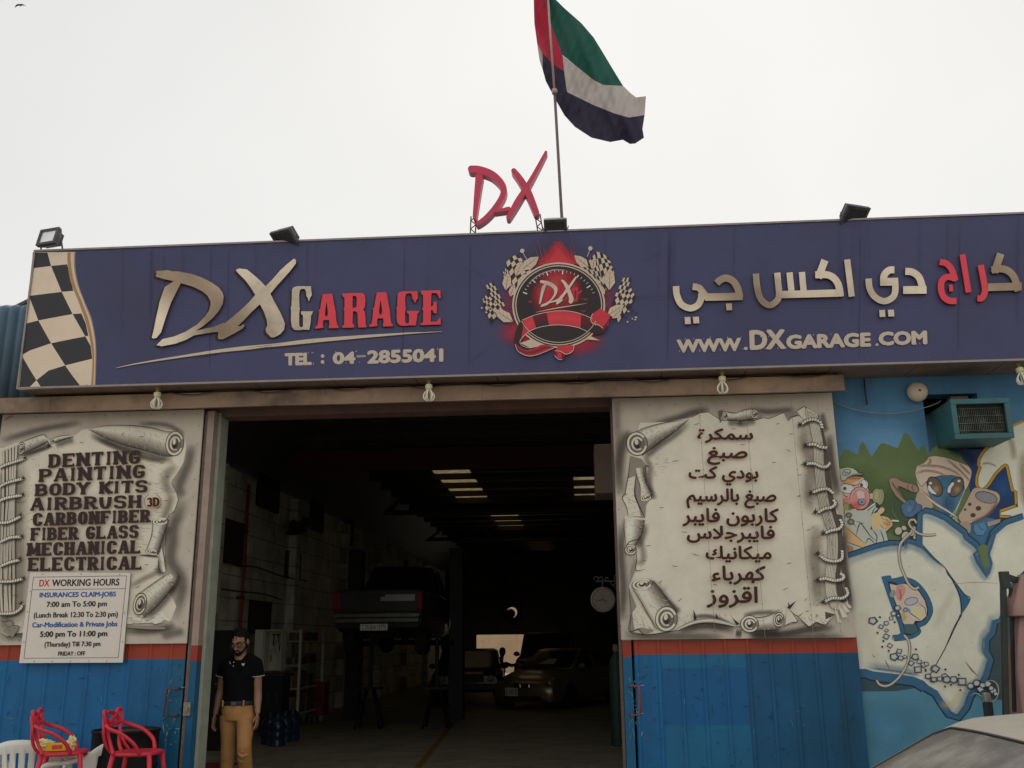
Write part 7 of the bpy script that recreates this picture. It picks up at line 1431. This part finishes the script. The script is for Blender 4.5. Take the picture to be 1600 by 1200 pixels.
# double sided bracket clock on a steel column
cc = PY(942, 937, 3.2); col = thing('steel_column', 'dark steel column inside the doorway carrying the round clock', 'column', (.62, 3.2, 0))
m = MB(); m.box(.52, .72, 3.1, 3.3, 0, 5.3); make('column_shaft', m, steel, col); m = MB(); m.box(.45, .79, 3.03, 3.37, 0, .03); make('base_plate', m, steel, col)
ck = thing('bracket_clock', 'round pale station clock on a scrolled iron bracket by the right door edge', 'clock', (cc.x, 3.2, cc.z-.2))
Mx = Matrix.Translation(cc) @ Matrix.Rotation(R(90), 4, 'X'); rad = .157
m = MB(); m.lathe([(rad*.8, .05), (rad*.86, .062), (rad*.97, .055), (rad, .03), (rad, -.03), (rad*.97, -.055), (rad*.8, -.05)], 40, Mx); make('clock_case', m, mat('antique cream case', (.28, .245, .19), .5, na=.2), ck, smooth=True, angle=40)
m = MB(); m.lathe([(rad*.8, .046), (.0001, .046)], 40, Mx); m.lathe([(rad*.8, -.046), (.0001, -.046)], 40, Mx); fcx = make('dial', m, mat('aged clock dial', (.27, .22, .165), .6, ns=12, na=.1), ck)
m = MB()
for k in range(12): a = k*math.pi/6; m.bar(cc+Vector((.105*math.sin(a), -.049, .105*math.cos(a))), cc+Vector((.122*math.sin(a), -.049, .122*math.cos(a))), .006, .003, up=Vector((0, 1, 0)))
make('hour_marks', m, mat('dial black', (.02, .018, .015), .5), fcx)
for an, L in ((R(118), .06), (R(256), .09)): m = MB(); m.bar(cc+Vector((0, -.053, 0)), cc+Vector((L*math.sin(an), -.053, L*math.cos(an))), .008, .003, up=Vector((0, 1, 0))); make('clock_hand', m, MATS['dial black'], ck)
m = MB(); irn = mat('grey wrought iron', (.12, .125, .12), .5, .4)
zt = cc.z+rad+.07; m.tube([(cc.x, 3.2, cc.z+rad-.01), (cc.x, 3.2, zt)], .01, 6); m.tube([(cc.x-.09, 3.2, zt), (.52, 3.2, zt)], .01, 6)
for cx_, cz_, r_, t0, t1 in ((cc.x-.08, zt+.035, .035, -90, 230), (cc.x-.02, zt+.03, .03, -90, 200), (cc.x+.06, zt+.025, .025, 270, -60), (.46, zt+.05, .045, 270, -40), (.46, zt-.06, .05, 90, 380), (.40, zt-.03, .03, 90, 330)):
    m.tube([(cx_+r_*(1-.4*k/14)*math.cos(R(t0+(t1-t0)*k/14)), 3.2, cz_+r_*(1-.4*k/14)*math.sin(R(t0+(t1-t0)*k/14))) for k in range(15)], .007, 6)
make('scroll_bracket', m, irn, ck, smooth=True)
# brown duct box hanging at the top right of the doorway
a, b = PY(928, 694, 2.2), PY(962, 770, 2.2); db = thing('hanging_duct', 'brown sheet metal duct box hanging inside at the top right of the doorway', 'duct', ((a.x+b.x)/2, 2.4, b.z))
m = MB(); m.box(a.x, b.x+.5, 2.2, 2.8, b.z, a.z); make('duct_box', m, mat('brown duct sheet', (.30, .22, .18), .6, na=.15), db, bevel=.01)
m = MB(); m.bar((b.x, 2.5, a.z), (b.x, 2.5, 5.5), .04); make('hanger', m, steel, db)
# green gas bottle rack at the right door edge
c = PZ(962, 1166, 0); gb = thing('gas_cylinder', 'dark green gas cylinder standing inside by the right door edge', 'gas cylinder', (c.x+.05, c.y, 0))
m = MB(); m.lathe([(.11, 0), (.115, .02), (.115, 1.2), (.09, 1.32), (.045, 1.38), (.035, 1.42)], 24); make('bottle_body', m, mat('dark green cylinder paint', (.03, .07, .06), .5, na=.2), gb, local=True, smooth=True, angle=40); m = MB(); m.lathe([(.03, 1.42), (.045, 1.44), (.045, 1.52), (.02, 1.54), (.0001, 1.54)], 14); make('valve_cap', m, mat('pale valve cap', (.25, .25, .22), .5), gb, local=True)
# curved bright hose hanging by the lift
m = MB(); m.tube(catmull([tuple(PY(x, y, 9.0)) for x, y in ((703, 968), (703, 976), (700, 985), (694, 991), (690, 995))], 5), .012, 6); tag(make('air_hose', m, mat('pale air hose', (.3, .3, .26), .5), smooth=True), 'short pale air hose hanging right of the raised pickup', 'hose')
# ================================================================== people
def remesh(name, mb, mt, parent, vox=.007, sm=3, it=.5):
    me = bpy.data.meshes.new(name); off = wloc(parent) if parent else Vector((0, 0, 0)); me.from_pydata([tuple(Vector(v)-off) for v in mb.v], [], mb.f)
    bm = bmesh.new(); bm.from_mesh(me); bmesh.ops.recalc_face_normals(bm, faces=bm.faces); bm.to_mesh(me); bm.free()
    o = bpy.data.objects.new(name, me); COL.objects.link(o)
    md = o.modifiers.new('r', 'REMESH'); md.mode = 'VOXEL'; md.voxel_size = vox; md = o.modifiers.new('s', 'SMOOTH'); md.iterations = sm; md.factor = it
    bpy.context.view_layer.update(); m2 = bpy.data.meshes.new_from_object(o.evaluated_get(bpy.context.evaluated_depsgraph_get()))
    o.modifiers.clear(); o.data = m2; m2.name = name; m2.materials.clear(); m2.materials.append(mt); m2.polygons.foreach_set('use_smooth', [True]*len(m2.polygons))
    bpy.data.meshes.remove(me)
    if parent: o.parent = parent
    return o
def erings(m, L, n=18):
    """closed loft of ellipses: (centre, rx, ry[, yaw])"""
    m.loft([[Vector(c)+Vector((rx*math.cos(a)*math.cos(yw)-ry*math.sin(a)*math.sin(yw), rx*math.cos(a)*math.sin(yw)+ry*math.sin(a)*math.cos(yw), 0)) for a in (2*math.pi*k/n for k in range(n))] for c, rx, ry, yw in L])
MYY = .45
def mp(s, dy=0.0):
    x, y = q(s, 'MA')[0]; return PY(x, y, MYY+dy)
skin = mat('brown skin', (.30, .155, .095), .5, ns=14, na=.12)
man = thing('person', 'man in black polo shirt and tan trousers walking out of the doorway looking down', 'person', (mp('275,900').x, MYY, 0))
yw = R(4)
ln, rn = mp('192,604', .03), mp('380,598', .0); le, re_ = mp('170,742', .06), mp('386,755', .02); lw, rw = mp('136,885', .0), mp('384,880', -.05)
lh, rh = mp('218,880'), mp('318,880'); lk, rk = mp('210,1062', .02), mp('306,1072', -.17)
la, ra_ = mp('206,1300', .06), mp('338,1260', .16); la.z, ra_.z = .09, .09
nk = mp('286,560', .02); hd = mp('282,462', -.03); wst = mp('272,800'); hip = mp('270,850')
m = MB()
erings(m, [(hip+Vector((0, .0, -.1)), .13, .10, yw), (hip, .145, .11, yw), (wst, .132, .10, yw), (wst+Vector((0, 0, .12)), .132, .10, yw), (wst+Vector((.005, 0, .22)), .145, .105, yw), (nk+Vector((-.005, .0, -.10)), .14, .09, yw), (nk+Vector((0, 0, -.03)), .08, .075, yw), (nk+Vector((0, 0, .01)), .055, .058, yw)])
for a in (ln, rn): m.tube([nk+Vector((0, .01, -.015)), nk.lerp(a, .55)+Vector((0, .01, .022)), a+Vector((0, 0, .008))], [.05, .056, .056], 12)
m.tube([nk-Vector((0, 0, .05)), nk.lerp(hd, .5), hd-Vector((0, 0, .02))], [.062, .055, .055], 14)
for a, b, c in ((ln, le, lw), (rn, re_, rw)): m.tube(catmull([a+Vector((0, 0, .02)), a.lerp(b, .5), b, b.lerp(c, .45), c], 4), [.05, .05, .049, .047, .046, .044, .042, .040, .039, .040, .040, .039, .037, .034, .030, .027, .026], 12)
for a, b, c in ((lh, lk, la), (rh, rk, ra_)): m.tube(catmull([a, a.lerp(b, .5), b, b.lerp(c, .4), c], 4), [.075, .075, .072, .068, .063, .06, .056, .053, .051, .05, .05, .05, .047, .042, .038, .036, .035], 14)
# head: local frame f forward, s side, u up
f = Vector((-.14, -.93, -.40)).normalized(); u = (Vector((-.05, -.1, 1))-f*Vector((-.05, -.1, 1)).dot(f)).normalized(); s = f.cross(u)
HM = Matrix(((s.x, f.x, u.x), (s.y, f.y, u.y), (s.z, f.z, u.z))).to_4x4()
def H(x, y, z): return hd+s*x+f*y+u*z
def he(mb, x, y, z, r, n=14): mb.ell(H(x, y, z), r, n, HM)
he(m, 0, -.015, .028, (.076, .094, .092)); he(m, 0, .022, -.03, (.062, .066, .082)); he(m, 0, .058, -.088, (.032, .026, .026)); he(m, 0, .045, -.05, (.046, .045, .05))
he(m, 0, .094, -.012, (.013, .014, .03)); he(m, 0, .104, -.03, (.018, .014, .012)); he(m, 0, .078, .03, (.05, .018, .014)); he(m, 0, .09, -.062, (.024, .010, .010))
for sx in (-1, 1): he(m, sx*.078, -.01, -.005, (.012, .022, .034), 10); he(m, sx*.04, .066, -.02, (.024, .022, .02), 10)
# hands with thumb and four fingers
def hand(w, e, side, sc_=1.0):
    d = (w-e).normalized(); d = (d*.75+Vector((0, -.12, -.55))).normalized(); out = Vector((side, 0, 0)); out = (out-d*out.dot(d)).normalized(); nrm = d.cross(out)
    pc = w+d*.05; Mh = Matrix(((nrm.x, out.x, d.x), (nrm.y, out.y, d.y), (nrm.z, out.z, d.z))).to_4x4()
    fwd = Vector((0, -1, 0)); fwd = (fwd-d*fwd.dot(d)).normalized()       # across the knuckles
    pal = d.cross(fwd)*(-side)
    Mh = Matrix(((pal.x, fwd.x, d.x), (pal.y, fwd.y, d.y), (pal.z, fwd.z, d.z))).to_4x4()
    m.ell(pc, (.017, .040, .054), 14, Mh)
    inw = Vector((-side, 0, 0)); inw = (inw-d*inw.dot(d)-fwd*inw.dot(fwd)).normalized()
    for k, (o, L) in enumerate(((.030, .068), (.010, .077), (-.011, .072), (-.030, .056))):
        b = pc+d*.042+fwd*o; c1 = .25+.08*k
        p1 = b+d*L*.42+inw*L*.42*c1*.5; p2 = p1+(d+inw*(c1+.35)).normalized()*L*.34; p3 = p2+(d+inw*(c1+.8)).normalized()*L*.26
        m.tube([b-d*.012, b, p1, p2, p3], [.0095, .0095, .0092, .0085, .0068], 8)
    b = pc-d*.012+fwd*.032; m.tube([b-fwd*.01, b+fwd*.018+d*.018+inw*.008, b+fwd*.026+d*.042+inw*.014, b+fwd*.024+d*.062+inw*.018], [.013, .012, .0105, .008], 8)
hand(lw, le, -1); hand(rw, re_, 1)
remesh('body', m, skin, man, .0065, 2, .4)
# hair and beard, brows, glasses
hair = mat('black hair', (.006, .0055, .005), .75, ns=40, na=.3, spec=.15)
m = MB(); he(m, 0, -.026, .034, (.0795, .096, .099), 22); m2 = MB()
for v, fc_ in ((m.v, m.f),):
    keep = []
    for fa in fc_:
        c = sum((Vector(v[i]) for i in fa), Vector())/len(fa)-hd; x, y, z = c.dot(s), c.dot(f), c.dot(u)
        if z > .050 or (y < .035 and z > -.01) or (y < -.035 and z > -.06) or (abs(x) > .06 and y < .03 and z > -.02): keep.append(fa)
    m2.add(v, keep)
ho = make('hair', m2, hair, man, smooth=True, solid=.005, weld=True)
for v in ho.data.vertices: v.co += Vector((random.uniform(-.003, .003), random.uniform(-.003, .003), random.uniform(-.002, .004)))
m = MB(); he(m, 0, .066, -.092, (.036, .026, .024), 14); he(m, 0, .094, -.048, (.026, .009, .007), 10)
for sx in (-1, 1): m.tube(catmull([H(sx*.026, .076, -.085), H(sx*.05, .045, -.07), H(sx*.068, .012, -.04), H(sx*.074, -.004, .0)], 4), [.014, .013, .013, .012, .012, .012, .011, .011, .010, .009, .009, .009, .008], 8); m.tube([H(sx*.024, .094, -.05), H(sx*.03, .082, -.075)], .006, 6)
make('beard', m, hair, man, smooth=True)
m = MB()
for sx in (-1, 1): m.tube([H(sx*.012, .092, .026), H(sx*.032, .09, .032), H(sx*.054, .074, .026)], [.004, .0055, .003], 6)
make('eyebrows', m, hair, man)
for sx in (-1, 1):
    m = MB(); he(m, sx*.031, .078, .006, (.012, .009, .0075), 10); ey = make('eye', m, mat('eye white', (.5, .48, .45), .3), man, smooth=True); m = MB(); he(m, sx*.031, .086, .004, (.005, .003, .005), 8); make('iris', m, hair, ey, smooth=True)
m = MB()
for sx in (-1, 1):
    P = [H(sx*.034+.025*math.copysign(abs(math.cos(a))**.6, math.cos(a)), .1-.012*abs(math.cos(a))*(1 if math.cos(a)*sx > 0 else 0), .004+.016*math.copysign(abs(math.sin(a))**.6, math.sin(a))) for a in (2*math.pi*k/16 for k in range(16))]
    m.tube(P,   .0036, 6, closed=True); m.tube([H(sx*.059, .088, .01), H(sx*.08, .0, .012), H(sx*.08, -.02, .0)],   .0036, 6)
m.tube([H(-.009, .102, .006), H(.009, .102, .006)],   .0036, 6); make('glasses', m, mat('dark glasses frame', (.02, .018, .016), .3), man, smooth=True)
# black polo shirt
shirt = mat('black polo knit', (.004, .004, .0042), .9, ns=3, na=.25, bump=.35, bs=7, spec=.12); trim = mat('white collar tipping', (.5, .49, .47), .7)
m = MB()
erings(m, [(wst+Vector((0, 0, -.03)), .160, .128, yw), (wst+Vector((0, 0, .05)), .150, .118, yw), (wst+Vector((0, 0, .13)), .155, .12, yw), (wst+Vector((.005, 0, .22)), .168, .126, yw), (nk+Vector((-.005, .0, -.125)), .168, .124, yw), (nk+Vector((0, 0, -.055)), .125, .104, yw), (nk+Vector((0, .005, -.008)), .074, .074, yw)], 22)
for a, b, r in ((ln, le, -1), (rn, re_, 1)):
    m.tube([a+Vector((-r*.05, 0, .012)), a+Vector((0, 0, .0)), a.lerp(b, .2), a.lerp(b, .40)], [.062, .066, .066, .067], 14)
    m.tube([nk+Vector((r*.01, .012, -.02)), nk.lerp(a, .5)+Vector((0, .01, .015)), a+Vector((0, 0, .0))], [.062, .07, .072], 14); m.ell(nk.lerp(a, .55)+Vector((-r*.02, -.01, -.1)), (.10, .125, .12), 14)
remesh('polo_shirt', m, shirt, man, .008, 4)
for a, b in ((ln, le), (rn, re_)):
    c = a.lerp(b, .40); d = (b-a).normalized(); w1 = d.orthogonal().normalized(); w2 = d.cross(w1); m = MB(); m.tube([c+w1*.07*math.cos(t)+w2*.07*math.sin(t) for t in (2*math.pi*k/20 for k in range(20))], .0038, 6, closed=True); make('sleeve_trim', m, trim, man)
m = MB()
for sx in (-1, 1):
    P = [nk+Vector(v) for v in ((sx*.066, .03, .03), (sx*.075, -.02, .018), (sx*.05, -.075, -.012), (sx*.016, -.088, -.035), (sx*.055, -.088, -.062), (sx*.088, -.055, -.03))]
    m.add(P, [(0, 1, 5), (1, 2, 5), (2, 4, 5), (2, 3, 4)])
co = make('collar', m, shirt, man, solid=.006, weld=True)
m = MB()
for sx in (-1, 1): m.tube([nk+Vector((sx*.057, -.094, -.064)), nk+Vector((sx*.09, -.06, -.03)), nk+Vector((sx*.084, -.015, .008))], .004, 6)
make('collar_tipping', m, trim, co)
def chest(s_): p = mp(s_); return Vector((p.x, MYY-.134, p.z))
for s_ in ('272,578', '270,600'): m = MB(); m.ell(chest(s_), (.006, .004, .006), 10); make('button', m, trim, man)
m = MB(); c = chest('326,592')+Vector((0, .004, 0))
for P in (((-.016, .014), (-.004, .008), (-.006, -.008), (-.014, .0)), ((-.004, .008), (.004, .012), (.006, -.012), (-.006, -.010)), ((.004, .008), (.018, .016), (.012, -.004), (.006, -.01))): m.prism(P, Matrix.Translation(c) @ Matrix.Rotation(R(90), 4, 'X'), .003)
make('chest_badge', m, trim, man)
# trousers, belt, shoes
tan = mat('tan chino cloth', (.40, .20, .07), .85, ns=5, na=.15, bump=.5, bs=14)
m = MB()
erings(m, [(hip+Vector((0, 0, -.11)), .135, .112, yw), (hip+Vector((0, 0, -.03)), .160, .128, yw), (wst+Vector((0, 0, -.02)), .152, .12, yw)], 20)
for a, b, c in ((lh, lk, la), (rh, rk, ra_)): m.tube(catmull([a+Vector((0, 0, -.02)), a.lerp(b, .5), b, b.lerp(c, .45), c], 4), [.090, .090, .088, .085, .081, .077, .073, .070, .068, .067, .067, .066, .065, .063, .061, .060, .060], 16)
for b in (lk, rk):
    for k in range(3): m.tube([b+Vector((-.05, -.035, -.01-.05*k)), b+Vector((.0, -.060, -.05-.04*k)), b+Vector((.05, -.025, -.02-.06*k))], [.007, .0095, .006], 8)
remesh('trousers', m, tan, man, .008, 3)
m = MB(); zb = wst.z-.028; m.loft([[Vector((wst.x+rx*math.cos(a), wst.y+ry*math.sin(a), z)) for a in (2*math.pi*k/28 for k in range(28))] for rx, ry, z in ((.160, .128, zb-.02), (.164, .132, zb-.012), (.164, .132, zb+.012), (.160, .128, zb+.02))]); make('belt', m, mat('black belt leather', (.012, .012, .014), .4), man)
m = MB(); m.box(wst.x-.022, wst.x+.03, wst.y-.146, wst.y-.130, zb-.018, zb+.018); make('buckle', m, mat('dark steel buckle', (.1, .1, .12), .3, .8), man, bevel=.004)
for dx in (-.11, .095): m = MB(); m.box(wst.x+dx-.006, wst.x+dx+.006, wst.y-.126, wst.y-.108, zb-.026, zb+.03); make('belt_loop', m, tan, man)
for c in (la, ra_): m = MB(); m.ell((c.x, c.y-.06, .05), (.05, .14, .05), 16); m.box(c.x-.045, c.x+.045, c.y-.2, c.y+.08, .0, .02); make('shoe', m, mat('dark brown shoe', (.04, .025, .02), .5), man, smooth=True, angle=50)
# man leaning over at the back of the workshop
g2 = thing('person', 'dark silhouetted man reaching out over a car in front of the bright far doorway', 'person', (PY(780, 1060, 20.2).x, 20.2, 0))
def gp(x, y, dy=0): return PY(x, y, 20.2+dy)
m = MB(); h_ = gp(785, 1019); sh_ = gp(783, 1036); hp_ = gp(778, 1066)
m.ell(h_, (.095, .11, .13), 14); m.tube([h_, sh_], .06, 10); m.tube([sh_+Vector((0, 0, .02)), sh_.lerp(hp_, .4), hp_], [.14, .17, .15], 14)
m.tube([sh_+Vector((.12, 0, -.02)), gp(800, 1040, -.2), gp(813, 1036, -.35)], [.07, .05, .04], 10); m.tube([sh_+Vector((-.15, 0, -.02)), gp(774, 1056, -.1), gp(776, 1070, -.3)], [.07, .05, .04], 10)
m.ell(gp(815, 1036, -.38), (.06, .04, .05), 10)
for k in range(4): m.tube([gp(815, 1036, -.38), gp(818, 1034.5+k, -.4)], .012, 6)
for sx in (-.1, .1): m.tube([hp_+Vector((sx, 0, 0)), Vector((hp_.x+sx, 20.2, .45)), Vector((hp_.x+sx, 20.2, .05))], [.1, .075, .05], 10)
remesh('body', m, mat('dark work clothes', (.02, .02, .022), .8), g2, .02, 3)
m = MB(); m.ell(h_+Vector((0, .01, .03)), (.1, .115, .115), 14); make('hair', m, hair, g2, smooth=True)
